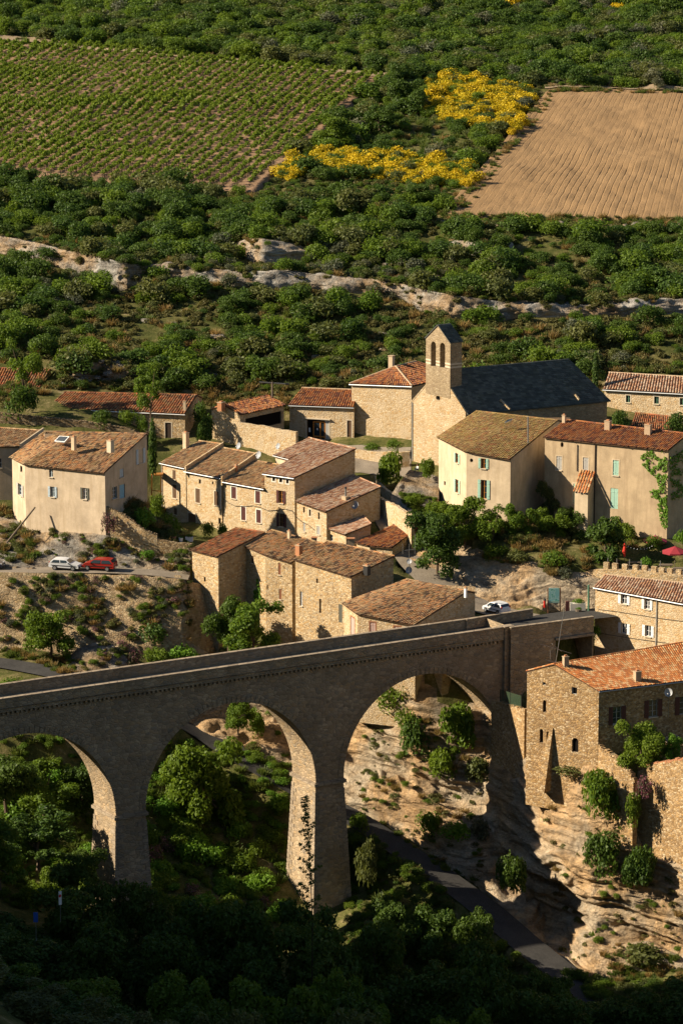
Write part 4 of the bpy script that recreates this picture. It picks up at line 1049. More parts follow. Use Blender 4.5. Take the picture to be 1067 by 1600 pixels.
building('A', 'stuccoed_house', 'square buff house with open mint green shutters above the acacia trees', 'house', [(682, 683), (726, 706), (795.6, 718.4)], [(743, 642.5), (871, 657)], 404,
         [(690, 790, 416), (795, 815, 404)], 'stucco2', 't_moss', 18, 'gable', .3, dz=.8,
         front=[((711.8, 708.5, 716, 723.5), 'open', {'col': 'sh_mint', 'frame': 'wood_or'}), ((751.2, 716.5, 758.7, 732), 'open', {'col': 'sh_mint', 'frame': 'wood_or'}), ((711.8, 749.5, 716.3, 770), 'open', {'col': 'sh_mint', 'frame': 'wood_or'}),
                ((751, 750, 760, 779.3), 'open', {'col': 'sh_mint', 'frame': 'wood_or'}), ((733.6, 716.3, 738.8, 722.4), 'dark', {'shape': 'round'}), ((693.4, 752, 696, 758.3), 'dark')])
building('B', 'stuccoed_house', 'long buff house with faded shutters and green creeper at its right end', 'house', [(848, 683.4), (927, 692), (1043.5, 704)], [(882.5, 655.7), (1075, 678)], 399,
         [(900, 832, 405), (1035, 845, 399)], 'stucco3', 't_red', 17, 'gable', .4,
         front=[((868.7, 712.8, 877.2, 734.5), 'closed', {'col': 'sh_grey', S: 'stucco2'}), ((910.2, 714.9, 918.7, 738.7), 'closed', {'col': 'sh_grey', S: 'stucco2'}), ((956.8, 719, 966, 743), 'closed', {'col': 'sh_mint', S: 'stucco2'}),
                ((895, 756, 905.3, 787), 'closed', {'col': 'sh_mint', S: 'dressed'}), ((953, 763, 964.8, 795), 'closed', {'col': 'sh_mint'}), ((875, 690.5, 880, 699), 'dark', {'shape': 'round'})],
         chim=[(880.5, 661, 5, 12, 'stucco2'), (949, 672, 9, 14, 'mortar'), (1012, 680, 10, 16, 'mortar')])
building('C', 'stone_house', 'long pale stone building with small green windows at the right village edge', 'house', [(941, 608.5), (1110, 617.5)], [(950.6, 582), (1110, 591.2)], 439,
         [(1000, 648, 440)], 'rubble2', 't_pink', 20, 'gable', .6, dz=-.5, gutter='zinc', tilekw=dict(pitch=.42, rad=.17), ridge_tiles='mortar',
         front=[((977.2, 617.6, 984, 628.8), 'pane', {'frame': 'sh_green', S: 'dressed'}), ((1021.3, 619.5, 1028.7, 631), 'pane', {'frame': 'sh_green', S: 'dressed'}), ((1061.3, 622, 1069, 633), 'pane', {'frame': 'sh_green', S: 'dressed'})])
building('D', 'stone_house', 'stone house with white shutters below the crenellated terrace', 'house', [(926.4, 917.4), (1100, 949.5)], [(944, 898), (1110, 915.5)], 375.5,
         [(928, 1026, 386), (1067, 1055, 378)], 'rubble2', 't_pink', 19, 'gable', .3, gutter='zinc', tilekw=dict(pitch=.40, rad=.16), ridge_tiles='mortar',
         front=[((970, 927.5, 978.8, 943.7), 'open', {'col': 'sh_white', 'frame': 'sh_white'}), ((1006.5, 933.5, 1014.6, 952), 'open', {'col': 'sh_white', 'frame': 'sh_white'}), ((970.3, 974, 979, 990), 'open', {'col': 'sh_white', 'frame': 'sh_white'}),
                ((1007.6, 977.5, 1016.4, 994.5), 'open', {'col': 'sh_white', 'frame': 'sh_white'})])
building('E', 'stone_house', 'tall rough stone house with orange roof and buttress on the gorge edge', 'house', [(935, 1080), (1110, 1058.8)], [(864.5, 1037.5), (1080, 1002)], 357.5,
         [(822, 1190, 361), (935, 1165, 352)], 'rubble_rough', 't_orange', 19, 'gable', .62, gutter='zinc', tilekw=dict(pitch=.32, length=.40, rad=.125, jit=.5), over=.2,
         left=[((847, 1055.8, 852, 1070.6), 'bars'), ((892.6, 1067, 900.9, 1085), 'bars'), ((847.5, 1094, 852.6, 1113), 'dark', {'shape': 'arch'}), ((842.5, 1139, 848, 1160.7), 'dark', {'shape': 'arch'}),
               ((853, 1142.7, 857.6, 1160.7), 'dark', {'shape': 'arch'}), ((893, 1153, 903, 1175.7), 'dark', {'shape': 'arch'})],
         front=[((957, 1104, 970, 1131), 'open', {'col': 'sh_maroon', 'frame': 'sh_grey'}), ((1013, 1093.5, 1026.5, 1120), 'open', {'col': 'sh_maroon', 'frame': 'sh_grey'}), ((1061, 1088, 1075, 1116), 'open', {'col': 'sh_maroon', 'frame': 'sh_grey'})],
         chim=[(883, 1040, 8, 14, 'mortar'), (995, 1062, 10, 13, 'mortar')])
building('LB', 'stone_barn', 'long low barn with dark red roof behind the dry stone terrace', 'barn', [(73, 637.5), (289.5, 647.2)], [(101, 612.8), (308, 617.2)], 441,
         [(280, 696, 441)], 'rubble', 't_rust', 20, 'gable', .5, gutter='white', tilekw=dict(pitch=.38, rad=.155), ridge_tiles='t_red',
         front=[((258.5, 660.5, 268, 690), 'door', {'col': 'wood_dk', S: 'dressed'})], chim=[(289, 640, 4.5, 13, 'stucco2')])
building('FL', 'stone_barn', 'small barn with dark red roof at far left behind the leafy tree', 'barn', [(-60, 607), (62, 609)], [(-45, 574), (80, 577)], 452,
         [(20, 640, 451)], 'rubble', 't_rust', 20, 'gable', .5, tilekw=dict(pitch=.38, rad=.155))
building('DK', 'stone_shed', 'low outbuilding with dark roof below the long pale stone building', 'shed', [(985, 666), (1050, 672)], [(992, 645), (1048, 651)], 426, [(1010, 700, 426)], 'rubble', 't_rust', 18, 'gable', .5)
building('BARN', 'stone_barn', 'stone barn with open tiled shed in front of the garrigue slope', 'barn', [(376.5, 648), (447, 632.5)], [(349, 632.6), (419, 617.5)], 446,
         [(350, 718, 432)], 'rubble2', 't_red', 20, 'gable', .75, tilekw=dict(pitch=.42, rad=.17), front=[((384, 648, 440, 668), 'dark')], chim=[(346, 634, 10, 5, 'terracotta')])
def slabs(name, mat, parent, e0, e1, r0, r1, w=.55, l=.34, seed=3):
    """courses of split stone slabs laid on a roof plane"""
    rs = np.random.default_rng(seed)
    e0, e1, r0, r1 = [np.array(tuple(p)) for p in (e0, e1, r0, r1)]
    nr = max(2, int(np.linalg.norm((r0 + r1) / 2 - (e0 + e1) / 2) / l))
    V, F = [], []
    n = np.cross(e1 - e0, (r0 + r1 - e0 - e1)); n /= np.linalg.norm(n); n *= np.sign(n[2])
    for j in range(nr):
        f0, f1 = j / nr, min(1, (j + 1.35) / nr)
        a, b = e0 + (r0 - e0) * f0, e1 + (r1 - e1) * f0; c, d = e0 + (r0 - e0) * f1, e1 + (r1 - e1) * f1
        L = np.linalg.norm(b - a); s = -rs.random() * w
        while s < L:
            ww = w * (.6 + .9 * rs.random()); s0, s1 = max(0, s), min(L, s + ww - .02)
            if s1 - s0 > .05:
                h = .03 + .035 * rs.random(); q = len(V); t = rs.normal(0, .012)
                p0, p1 = a + (b - a) * s0 / L, a + (b - a) * s1 / L; p2, p3 = c + (d - c) * s1 / L, c + (d - c) * s0 / L
                V += [p0 + n * (h + .02 + t), p1 + n * (h + .02 - t), p2 + n * .01, p3 + n * .01, p0, p1]
                F += [(q, q + 1, q + 2, q + 3), (q + 4, q + 5, q + 1, q)]
            s += ww
    off = np.array(parent_world(parent))
    o = np_mesh(name, np.array(V) - off, np.array(F), M[mat], False, parent); o['kind'] = 'stuff'
def quad_slab(mb, q, t=.1):
    th = Vector((0, 0, -t)); mb.poly(q); mb.poly([p + th for p in q][::-1])
    for k in range(len(q)): mb.poly([q[k] + th, q[(k + 1) % len(q)] + th, q[(k + 1) % len(q)], q[k]])

# ---------------------------------------------------------------- square block with hipped roof next to the church
ze = aty(643.5, 603.6, 439).z
A, B = atz(545.5, 600, ze - .6), atz(643.5, 603.6, ze); ed = (B - A); ed.z = 0; ed.normalize(); inn = Vector((-ed.y, ed.x, 0))
for i in range(600):
    zr = ze + i * .01; Pk = atz(618, 573, zr); perp = (Pk - A).dot(inn)
    if perp > 0 and (zr - ze) / perp > math.tan(math.radians(22)): break
dep = 2 * max(perp, 3.5)
A2, B2 = A + inn * (dep + 5), B + inn * (dep + 5); Pk2 = Pk + inn * 5.5
hb = thing('stone_house', 'tall windowless stone block with hipped red roof left of the church', 'house', (A + B) / 2 + inn * 4 + Vector((0, 0, 11 - ze)))
wm = MB(); o_ = .25
c4 = [A + inn * o_ + ed * o_, B + inn * o_ - ed * o_, B2 - inn * o_ - ed * o_, A2 - inn * o_ + ed * o_]
for k in range(4):
    p, q = c4[k], c4[(k + 1) % 4]; wall_panel(wm, p, q, 7.5, ze - .7)
    wm.poly([Vector((p.x, p.y, ze - .7)), Vector((q.x, q.y, ze - .7)), Vector((q.x, q.y, q.z - .03)), Vector((p.x, p.y, p.z - .03))])
wm.build('wall', M['rubble2'], hb)
rm = MB()
for q in ([A, B, Pk], [B, B2, Pk2, Pk], [B2, A2, Pk2], [A2, A, Pk, Pk2]): rm.poly(q)
rm.poly([p + Vector((0, 0, -.1)) for p in (A2, B2, B, A)])
roof = rm.build('roof', M['t_under'], hb)
tiles('tiles', 't_red', roof, [A, B], [Pk - ed * .2, Pk + ed * .2], pitch=.36, rad=.15, seed=5, sag=0)
tiles('tiles', 't_red', roof, [B, B2], [Pk, Pk2], pitch=.36, rad=.15, seed=6, sag=0)
hm = MB()
for p, q in ((B, Pk), (A, Pk), (Pk, Pk2)): hm.tube([p + Vector((0, 0, .05)), q + Vector((0, 0, .08))], .14, 6)
hm.build('hip_ridge', M['mortar'], roof)
MB().tube([A - inn * .06 + Vector((0, 0, -.1)), B - inn * .06 + Vector((0, 0, -.1))], .08, 6).build('gutter', M['zinc'], hb)
p = Pk - ed * 1.2 + inn * .8
ch = MB().box(p + Vector((0, 0, .2)), ed * .33, inn * .33, Vector((0, 0, 1.1))).build('chimney', M['stucco2'], hb)
MB().box(p + Vector((0, 0, 1.35)), ed * .4, inn * .4, Vector((0, 0, .05))).build('chimney_cap', M['mortar'], ch)
# shop front inserted in the low building
b1 = BUILD['B1']; w = b1['fw'][0]
a_, b_, z0, z1 = w.rect((479.5, 655.5, 514, 686))
sf = MB().box(w.P((a_ + b_) / 2, z1 - .12, -.16), w.d * ((b_ - a_) / 2), w.n * .03, Vector((0, 0, .05))).build('shop_front', M['darkmetal'], b1['root'])
da, db = w.rect((489, 661, 508, 686))[:2]
dm = MB()
for x in (da + .06, (da + db) / 2 + .15, db - .06): dm.box(w.P(x, (z0 + z1) / 2 - .15, -.10), w.d * .07, w.n * .05, Vector((0, 0, (z1 - z0) / 2 - .1)))
for z in (z0 + .35, z1 - .35): dm.box(w.P((da + db) / 2, z, -.10), w.d * ((db - da) / 2), w.n * .048, Vector((0, 0, .10)))
dr = dm.build('wooden_door', M['wood_or'], b1['root'])
MB().box(w.P((da + db) / 2, (z0 + z1) / 2, -.14), w.d * ((db - da) / 2), w.n * .008, Vector((0, 0, (z1 - z0) / 2 - .3))).build('door_glass', M['glass'], dr)
MB().box(w.P((da + db) / 2 - .3, (z0 + z1) / 2, -.125), w.d * .11, w.n * .004, Vector((0, 0, .14))).build('notice', M['white'], dr)
MB().box(w.P(db + .35, (z0 + z1) / 2 - .4, -.18), w.d * .13, w.n * .004, Vector((0, 0, .25))).build('notice', M['white'], sf)
MB().box(w.P(a_ + .35, (z0 + z1) / 2 - .2, -.18), w.d * .12, w.n * .004, Vector((0, 0, .3))).build('notice', M['white'], sf)
MB().box(w.P((a_ + b_) / 2, z1 + .12, .10), w.d * ((b_ - a_) / 2 + .25), w.n * .22, Vector((0, 0, .07))).build('canopy_slab', M['dressed'], b1['root'])
MB().box(w.P(b_ - .3, (z0 + z1) / 2, -.12), w.d * .33, w.n * .05, Vector((0, 0, (z1 - z0) / 2 - .05))).build('grey_panel', M['sh_grey'], b1['root'])

# ---------------------------------------------------------------- the church
ZE = aty(644, 625, 432).z
A, B = atz(644, 625, ZE), atz(727, 644, ZE)
cd = (B - A); CW = cd.length; cd.normalize(); cin = Vector((-cd.y, cd.x, 0))
mid = (A + B) / 2
E2 = atz(948, 623, ZE)
ndir = (E2 - B).normalized(); NL = (E2 - B).length
apex = ray_plane(686, 578, A, -cin); ZR = apex.z
R0 = Vector((mid.x, mid.y, ZR)); 
for i in range(200):
    R1 = atz(905, 564.5, ZR)
RL = (R1 - R0).dot(ndir); R1 = R0 + ndir * (RL)
L2 = A + ndir * NL
church = thing('stone_church', 'stone church with dark slab roof and bell gable in the middle of the village', 'church', Vector((mid.x, mid.y, 8.5)) + ndir * 9)
zb = 5.5
cw = Wall(A, B, zb, ZE)
wm = MB(); wall_panel(wm, A, B, zb, ZE)
s0, s1, z0, z1 = cw.rect((680.5, 617.5, 687.5, 626))
zl = lambda s: ZE + (ZR - ZE) * (1 - abs(s - CW / 2) / (CW / 2))
wm.poly([cw.P(0, ZE), cw.P(s0, ZE), cw.P(s0, zl(s0))]); wm.poly([cw.P(s1, ZE), cw.P(CW, ZE), cw.P(s1, zl(s1))])
wm.poly([cw.P(s0, ZE), cw.P(s1, ZE), cw.P(s1, z0), cw.P(s0, z0)])
top = [cw.P(s0, z1), cw.P(s1, z1), cw.P(s1, zl(s1))] + ([cw.P(CW / 2, ZR)] if s0 < CW / 2 < s1 else []) + [cw.P(s0, zl(s0))]
wm.poly(top)
fill_plate(wm, cw, s0, s1, z0, z1, 'round')
wm.build('west_front', M['ashlar'], church)
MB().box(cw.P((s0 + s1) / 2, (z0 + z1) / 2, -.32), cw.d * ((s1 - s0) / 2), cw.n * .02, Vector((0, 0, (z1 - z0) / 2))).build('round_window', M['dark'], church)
wm = MB()
wall_panel(wm, B, E2 - cd * .0, zb, ZE - .05); wall_panel(wm, E2, L2, zb, ZE - .05); wall_panel(wm, L2, A, zb, ZE - .05)
wm.build('nave_wall', M['tower_stone'], church)
o_ = .35
dn = Vector((0, 0, -o_ * (ZR - ZE) / (CW / 2)))
Bo, E2o = B + cd * o_ + dn + ndir * .15, E2 + cd * o_ + dn + ndir * .35
Ao, L2o = A - cd * o_ + dn + ndir * .15, L2 - cd * o_ + dn + ndir * .35
R0o = R0 + ndir * .15
rm = MB()
for q in ([Bo, E2o, R1, R0o], [L2o, Ao, R0o, R1], [E2o, L2o, R1]): quad_slab(rm, q, .12)
roof = rm.build('roof', M['slate'], church)
slabs('stone_slabs', 'slate', roof, Bo, E2o, R0o, R1, .6, .36, 4)
slabs('stone_slabs', 'slate', roof, Ao, L2o, R0o, R1, .6, .36, 5)
MB().bar(Ao + Vector((0, 0, -.1)) - ndir * .1, R0o + Vector((0, 0, -.1)) - ndir * .1, .16, .22).build('verge_stones', M['tower_stone'], roof)
for (u0, v0, u1, v1) in ((781, 626, 796, 641), (898, 618, 904, 626)):
    nr_ = (E2o - Bo).cross(R0o - Bo).normalized()
    MB().bar(ray_plane(u0, v0, Bo, nr_) + Vector((0, 0, .1)), ray_plane(u1, v1, Bo, nr_) + Vector((0, 0, .1)), .25, .3).build('roof_rib', M['ashlar'], roof)
# bell gable
t0, _ = cw.uv(665.6, 575); t1, _ = cw.uv(703.6, 575)
zt = cw.uv(684, 530.5)[1]; za = cw.uv(684.5, 507)[1]; TDp = 1.95
tw = Wall(cw.P(t0, 0, .06), cw.P(t1, 0, .06), ZE, zt)
op1, op2 = tw.rect((673, 533.5, 680.8, 572.5)), tw.rect((687, 535.5, 695.2, 574.5))
tm = MB(); zt0 = min(zl(t0), zl(t1)) - 1.2
wall_panel(tm, tw.p0, tw.p1, zt0, zt, [op1, op2], TDp)
for r in (op1, op2): fill_plate(tm, tw, *r, 'arch')
q0, q1 = tw.P(0, 0, -TDp), tw.P(tw.L, 0, -TDp)
wall_panel(tm, tw.p1, q1, zt0, zt); wall_panel(tm, q1, q0, zt0, zt, [(tw.L - op1[1], tw.L - op1[0], op1[2], op1[3]), (tw.L - op2[1], tw.L - op2[0], op2[2], op2[3])], .3); wall_panel(tm, q0, tw.p0, zt0, zt)
g1, g2 = tw.P(tw.L / 2, za), tw.P(tw.L / 2, za, -TDp)
tm.poly([tw.P(0, zt), tw.P(tw.L, zt), g1]); tm.poly([q1 + Vector((0, 0, zt)), q0 + Vector((0, 0, zt)), g2])
tower = tm.build('bell_gable', M['tower_stone'], church)
rm = MB()
sl_ = []
for x, sg in ((0, -1), (tw.L, 1)):
    e0, e1 = tw.P(x + sg * .14, zt - .08, .14), tw.P(x + sg * .14, zt - .08, -TDp - .14); r0, r1 = tw.P(tw.L / 2, za + .02, .14), tw.P(tw.L / 2, za + .02, -TDp - .14)
    quad_slab(rm, [e0, e1, r1, r0], .1); sl_.append((e0, e1, r0, r1))
tr = rm.build('bell_gable_roof', M['slate'], church)
for i, q in enumerate(sl_): slabs('stone_slabs', 'slate', tr, *q, .5, .34, 9 + i)
for v in (568.5, 573.5):
    z = tw.uv(700, v)[1]
    sm = MB()
    for a, b in ((0, op1[0]), (op1[1], op2[0]), (op2[1], tw.L)):
        if z > op1[2] or True: sm.box(tw.P((a + b) / 2, z, .0), tw.d * ((b - a) / 2), tw.n * .012, Vector((0, 0, .11)))
    sm.box(tw.p1 - tw.n * (TDp / 2) + Vector((0, 0, z - .04)), tw.n * (TDp / 2), tw.d * .012, Vector((0, 0, .11)))
    sm.build('pale_course', M['dressed'], church)
MB().bar(g1 + Vector((0, 0, 0)) - tw.n * 1.0, g1 - tw.n * 1.0 + Vector((0, 0, .5)), .06).build('finial', M['ashlar'], church)
MB().tube([cw.P(.15, zb + 2, .1), cw.P(.15, ZE - .3, .1)], .06, 6).build('downpipe', M['zinc'], church)

# ---------------------------------------------------------------- free-standing walls
def stone_wall(name, label, pts, thick, mat, zb, group=None, crest=.10, seed=1, cap=None, cat='wall'):
    """a wall following sighted top points; its crest is uneven and capped with loose stones"""
    P = [Vector(p) for p in pts]; root = thing(name, label, cat, Vector((P[0].x, P[0].y, zb if not callable(zb) else P[0].z - 2)), group)
    Q = resample(P, max(6, int(sum((b - a).length for a, b in zip(P[:-1], P[1:])) / .5)))
    d = np.gradient(Q[:, :2], axis=0); d /= np.linalg.norm(d, axis=1, keepdims=True) + 1e-9; n = np.stack([d[:, 1], -d[:, 0]], 1)
    z = Q[:, 2] + crest * fbm(Q[:, 0] * 1.1, Q[:, 1] * 1.1, 0, 2, seed)
    f, b = Q[:, :2] + n * thick / 2, Q[:, :2] - n * thick / 2
    zb_ = np.full(len(Q), zb) if not callable(zb) else np.array([zb(*q) for q in Q])
    rows = [np.c_[f, zb_], np.c_[f + n * .0, (z + zb_) / 2], np.c_[f, z], np.c_[b, z], np.c_[b, zb_]]
    G = np.stack(rows, 1).reshape(-1, 3); fc = grid_faces(len(Q), 5)
    m = MB(); m.v = [tuple(p) for p in G]; m.f = [tuple(q) for q in fc.tolist()]; m.m = [0] * len(m.f)
    m.poly([rows[k][0] for k in range(5)]); m.poly([rows[k][-1] for k in range(5)][::-1])
    m.build('wall_body', M[mat], root)
    if cap:
        cm_ = MB(); rs = random.Random(seed)
        for k in range(len(Q) - 1):
            for h in (0, .5):
                p = Q[k] + (Q[k + 1] - Q[k]) * (h + .25); a = Vector((d[k][0], d[k][1], 0)); nn = Vector((n[k][0], n[k][1], 0))
                cm_.box(Vector((p[0], p[1], p[2] + rs.uniform(-.03, .1))), a * rs.uniform(.1, .24), nn * (thick / 2 * rs.uniform(.7, 1.1)), Vector((0, 0, rs.uniform(.06, .16))))
        tag(cm_.build('cap_stones', M[cap], root), None, kind='stuff')
    return root
stone_wall('courtyard_wall', 'high stone courtyard wall in front of the open barn', [aty(373, 659, 437), aty(420, 667, 434), aty(464, 675, 431)], .5, 'rubble2', 9, seed=2)
stone_wall('terrace_wall', 'long dry stone terrace wall behind the large cream house', [aty(-60, 640, 449), aty(0, 646, 440.5), aty(60, 652, 440), aty(120, 658, 439.5), aty(170, 664, 439), aty(205, 672, 438.5), aty(228, 684, 438)], .8, 'dry', 10, crest=.25, seed=3, cap='dry')
stone_wall('garden_wall', 'stone wall climbing beside the lane right of the stove pipe house', [aty(592, 776, 414), aty(612, 786, 408), aty(645, 805, 402)], .45, 'rubble2', 1, seed=5)
stone_wall('garden_wall', 'curved stone wall round the hedge below the church', [aty(556, 702, 433), aty(590, 706, 431), aty(626, 706, 429), aty(640, 704, 429)], .4, 'rubble2', 8, seed=6)
stone_wall('garden_wall', 'low curved stone wall below the round green hedge', [aty(588, 744, 424), aty(594, 756, 420), aty(606, 766, 417), aty(626, 776, 414)], .4, 'rubble2', 4, seed=7)
stone_wall('garden_wall', 'sloping rubble wall below the cream house courtyard', [aty(167, 792, 404.6), aty(185, 800, 404.4), aty(205, 812, 404), aty(225, 828, 403.5), aty(246, 836, 403.4)], .4, 'rubble', 2.0, seed=8, cap='dry')
stone_wall('garden_wall', 'low wall edging the flower pot terrace', [aty(246, 842, 403.4), aty(275, 846, 402.8), aty(300, 850, 402.4)], .35, 'dry', 1.5, seed=9)
# walls under the deck end, seen through the right arch
stone_wall('retaining_wall', 'square stone buttress wall seen through the right bridge arch', [aty(652, 1036, 379.6), aty(694, 1044, 376.4), aty(714, 1044, 380)], .8, 'rubble', -16, seed=11)
# gorge edge: house E buttress, broken wall, right-hand wall
e = BUILD['E']; lw = e['lw']
b0, b1_ = lw.uv(846, 1190)[0], lw.uv(870, 1190)[0]; zt_ = lw.uv(861, 1137)[1]; zbm = lw.uv(858, 1222)[1] - 1.0
bm_ = MB(); xm = lw.uv(861.5, 1150)[0]
fr = [lw.P(b0, zbm, 1.5), lw.P(b0 + 1.25, zbm, 1.5), lw.P(b0 + 1.25, zbm, -.1), lw.P(b0, zbm, -.1)]
tp = [lw.P(xm - .2, zt_, .12), lw.P(xm + .2, zt_, .12), lw.P(xm + .2, zt_, -.1), lw.P(xm - .2, zt_, -.1)]
for k in range(4): bm_.poly([fr[k], fr[(k + 1) % 4], tp[(k + 1) % 4], tp[k]])
bm_.poly(tp); bm_.build('buttress', M['rubble_rough'], e['root'])
stone_wall('ruined_wall', 'broken stone wall stepping down from the orange roofed house', [aty(934, 1160, 352.3), aty(944, 1172, 351), aty(951, 1174, 350.4), aty(958, 1182, 349.6), aty(966, 1184, 349), aty(976, 1200, 348), aty(984, 1204, 347.6), aty(992, 1222, 347)], .7, 'rubble_rough', -19, seed=12, crest=.35, cap='rubble_rough')
stone_wall('ruined_wall', 'narrow ruined wall end standing on the cliff below the terrace', [aty(990, 1218, 347.2), aty(984, 1226, 349.5), aty(978, 1240, 351)], .9, 'rubble_rough', -21, seed=13, crest=.4, cap='rubble_rough')
stone_wall('retaining_wall', 'high lit rubble wall at the right edge above the gorge', [aty(999, 1199, 349), aty(1020, 1194, 347.5), aty(1067, 1186, 344.2), aty(1110, 1181, 341)], .7, 'rubble_rough', -24, seed=14, crest=.12, cap='terracotta')
stone_wall('garden_wall', 'dark stone wall between bridge abutment and orange roofed house', [aty(770, 1096, 371), aty(800, 1103, 366.5), aty(822, 1110, 362.5)], .5, 'rubble_rough', -17, seed=15, cap='rubble_rough')
# crenellated terrace
tw_ = [aty(918, 890, 394), aty(945, 889, 392.5), aty(1000, 892, 390), aty(1050, 897, 387.8), aty(1100, 902, 386)]
cr = stone_wall('terrace_wall', 'crenellated stone terrace wall below the red parasols', tw_, .5, 'rubble', -3, seed=16, crest=.05)
for u, v in ((947, 883), (960.6, 884.5), (975.5, 886), (992, 887), (1007, 888), (1021, 889.5), (1033, 891), (1046.5, 892.5), (1060, 894.5), (1074, 896)):
    i = min(range(200), key=lambda k: abs(proj(Vector(tw_[0]).lerp(Vector(tw_[-1]), k / 199))[0] - u)); p = Vector(tw_[0]).lerp(Vector(tw_[-1]), i / 199)
    zt_ = aty(u, v - 4.5, p.y).z; zb_ = zt_ - .95; dd = (Vector(tw_[-1]) - Vector(tw_[0])); dd.z = 0; dd.normalize()
    MB().box(Vector((p.x, p.y, (zt_ + zb_) / 2)), dd * .34, Vector((-dd.y, dd.x, 0)) * .24, Vector((0, 0, (zt_ - zb_) / 2))).build('merlon', M['rubble'], cr)
tf = MB(); a, b = Vector(tw_[0]), Vector(tw_[-1])
tf.poly([Vector((a.x, a.y, 2.62)), Vector((b.x, b.y, 2.62)), Vector((b.x + 3, b.y + 19, 2.62)), Vector((a.x + 2, a.y + 9, 2.62))])
o = tf.build('terrace_floor', M['gravelroad']); o['kind'] = 'structure'
# little pantile-topped shed roof and buttress on the long buff house
hb_ = BUILD['B']; w = hb_['fw'][0]
x0, x1 = w.uv(907, 780)[0], w.uv(929, 760)[0]; zt_ = w.uv(930, 738)[1]; zf = w.uv(914, 766)[1]
bt = MB(); dpt = 1.7
a0, a1, a2, a3 = w.P(x0, 2, dpt), w.P(x1 - .1, 2, dpt), w.P(x1 - .1, 2, -.05), w.P(x0, 2, -.05)
hz_ = [zf - .1, zf - .1, zt_ - .1, zt_ - .1]
tops = [Vector((p.x, p.y, h)) for p, h in zip((a0, a1, a2, a3), hz_)]
for k in range(4): bt.poly([(a0, a1, a2, a3)[k], (a0, a1, a2, a3)[(k + 1) % 4], tops[(k + 1) % 4], tops[k]])
bt.poly(tops); sh = bt.build('lean_to', M['stucco2'], hb_['root'])
tiles('tiles', 't_orange', sh, [w.P(x0 - .2, zf, dpt + .2), w.P(x1 + .1, zf, dpt + .2)], [w.P(x0 - .2, zt_ + .1, 0), w.P(x1 + .1, zt_ + .1, 0)], pitch=.34, rad=.14, seed=8, sag=0)
w2 = hb_['fw'][1]
MB().tube([w2.P(.12, 4, .09), w2.P(.12, hb_['ze'] - .2, .09)], .07, 6).build('downpipe', M['wood_dk'], hb_['root'])
d_ = BUILD['D']; w = d_['fw'][0]
x = w.uv(1025.5, 960)[0]; MB().tube([w.P(x, -6, .1), w.P(x, d_['ze'] - .1, .1)], .06, 6).build('downpipe', M['zinc'], d_['root'])
r1_ = BUILD['R1']; w = r1_['fw'][0]; MB().tube([w.P(.1, 3.5, .1), w.P(.1, r1_['ze'] - .1, .1)], .06, 6).build('downpipe', M['zinc'], r1_['root'])
r2_ = BUILD['R2']; w = r2_['fw'][0]; MB().tube([w.P(w.L - .15, w.uv(349, 796)[1], .1), w.P(w.L - .15, r2_['ze'] - .1, .1)], .05, 6).build('downpipe', M['white'], r2_['root'])
# overhead cables clipped to the fronts
def wall_cable(label, keys, pts, r=.028):
    P = []
    for u, v in pts:
        best = None
        for k in keys:
            for w in BUILD[k]['fw']:
                u0, u1 = proj(w.P(0, w.zt))[0], proj(w.P(w.L, w.zt))[0]
                if u0 - 1.5 <= u <= u1 + 1.5: best = w
        if best is None: continue
        s_, z_ = best.uv(u, v); P.append(best.P(s_, z_, .07))
    tag(MB().tube(P, r, 5).build('power_cable', M['cable'], None, off=P[0]), label, 'cable')
wall_cable('black cable sagging along the maroon shuttered row', ['R2', 'R3', 'R4', 'R5'], [(350, 779), (357, 785), (368, 790.5), (382, 791), (396, 790), (408, 793), (420, 798), (432, 797), (445, 795), (457, 798), (463, 807), (472, 815), (482, 820), (492, 828)], .035)
wall_cable('thin black cable between the two rows of white shutters', ['D'], [(934, 952), (960, 955), (1000, 961), (1030, 966), (1070, 971)], .03)
wall_cable('thin black cable below the lower white shutters', ['D'], [(934, 989), (960, 993), (1000, 999), (1030, 1003), (1070, 1008)], .03)

# ---------------------------------------------------------------- roof and wall fittings
def dish(label, u, v, y, r, to=(-.75, -.6, .35), post=.7):
    p = aty(u, v, y); n = Vector(to).normalized()
    root = thing('satellite_dish', label, 'satellite dish', p - Vector((0, 0, post)), 'satellite dishes on the village roofs')
    m = MB(); up = Vector((0, 0, 1)); x = n.cross(up).normalized(); yv = x.cross(n)
    rings = []
    for k, rr in enumerate((.02, .5, .8, 1.0)):
        i = len(m.v)
        for j in range(18):
            a = 2 * math.pi * j / 18; m.v.append(tuple(p + n * (.16 * r * rr * rr * 2) + x * (math.cos(a) * r * rr * .94) + yv * (math.sin(a) * r * rr)))
        rings.append(i)
    for k in range(3):
        for j in range(18):
            m.f.append((rings[k] + j, rings[k] + (j + 1) % 18, rings[k + 1] + (j + 1) % 18, rings[k + 1] + j)); m.m.append(0)
    m.build('reflector', M['dish'], root, True)
    MB().tube([p - n * .08, p - n * .12 - Vector((0, 0, post))], .03, 6).build('mast', M['metal'], root)
    MB().tube([p - yv * r * .9, p + n * r * .9 - yv * r * .35], .018, 5).build('feed_arm', M['metal'], root)
    MB().box(p + n * r * .9 - yv * r * .35, x * .05, yv * .05, n * .08).build('receiver', M['white'], root)
dish('grey satellite dish against the courtyard wall, leftmost of the dishes', 374, 697, 431, .48)
dish('grey satellite dish at the ridge end above the maroon shuttered house', 405.5, 711, 423, .52)
dish('dark grey satellite dish between courtyard wall and pink roof wing', 435.5, 697.5, 428, .45)
dish('grey satellite dish on the dark side wall behind the stove pipe', 554.5, 789, 409, .55, (-.3, -.9, .3))
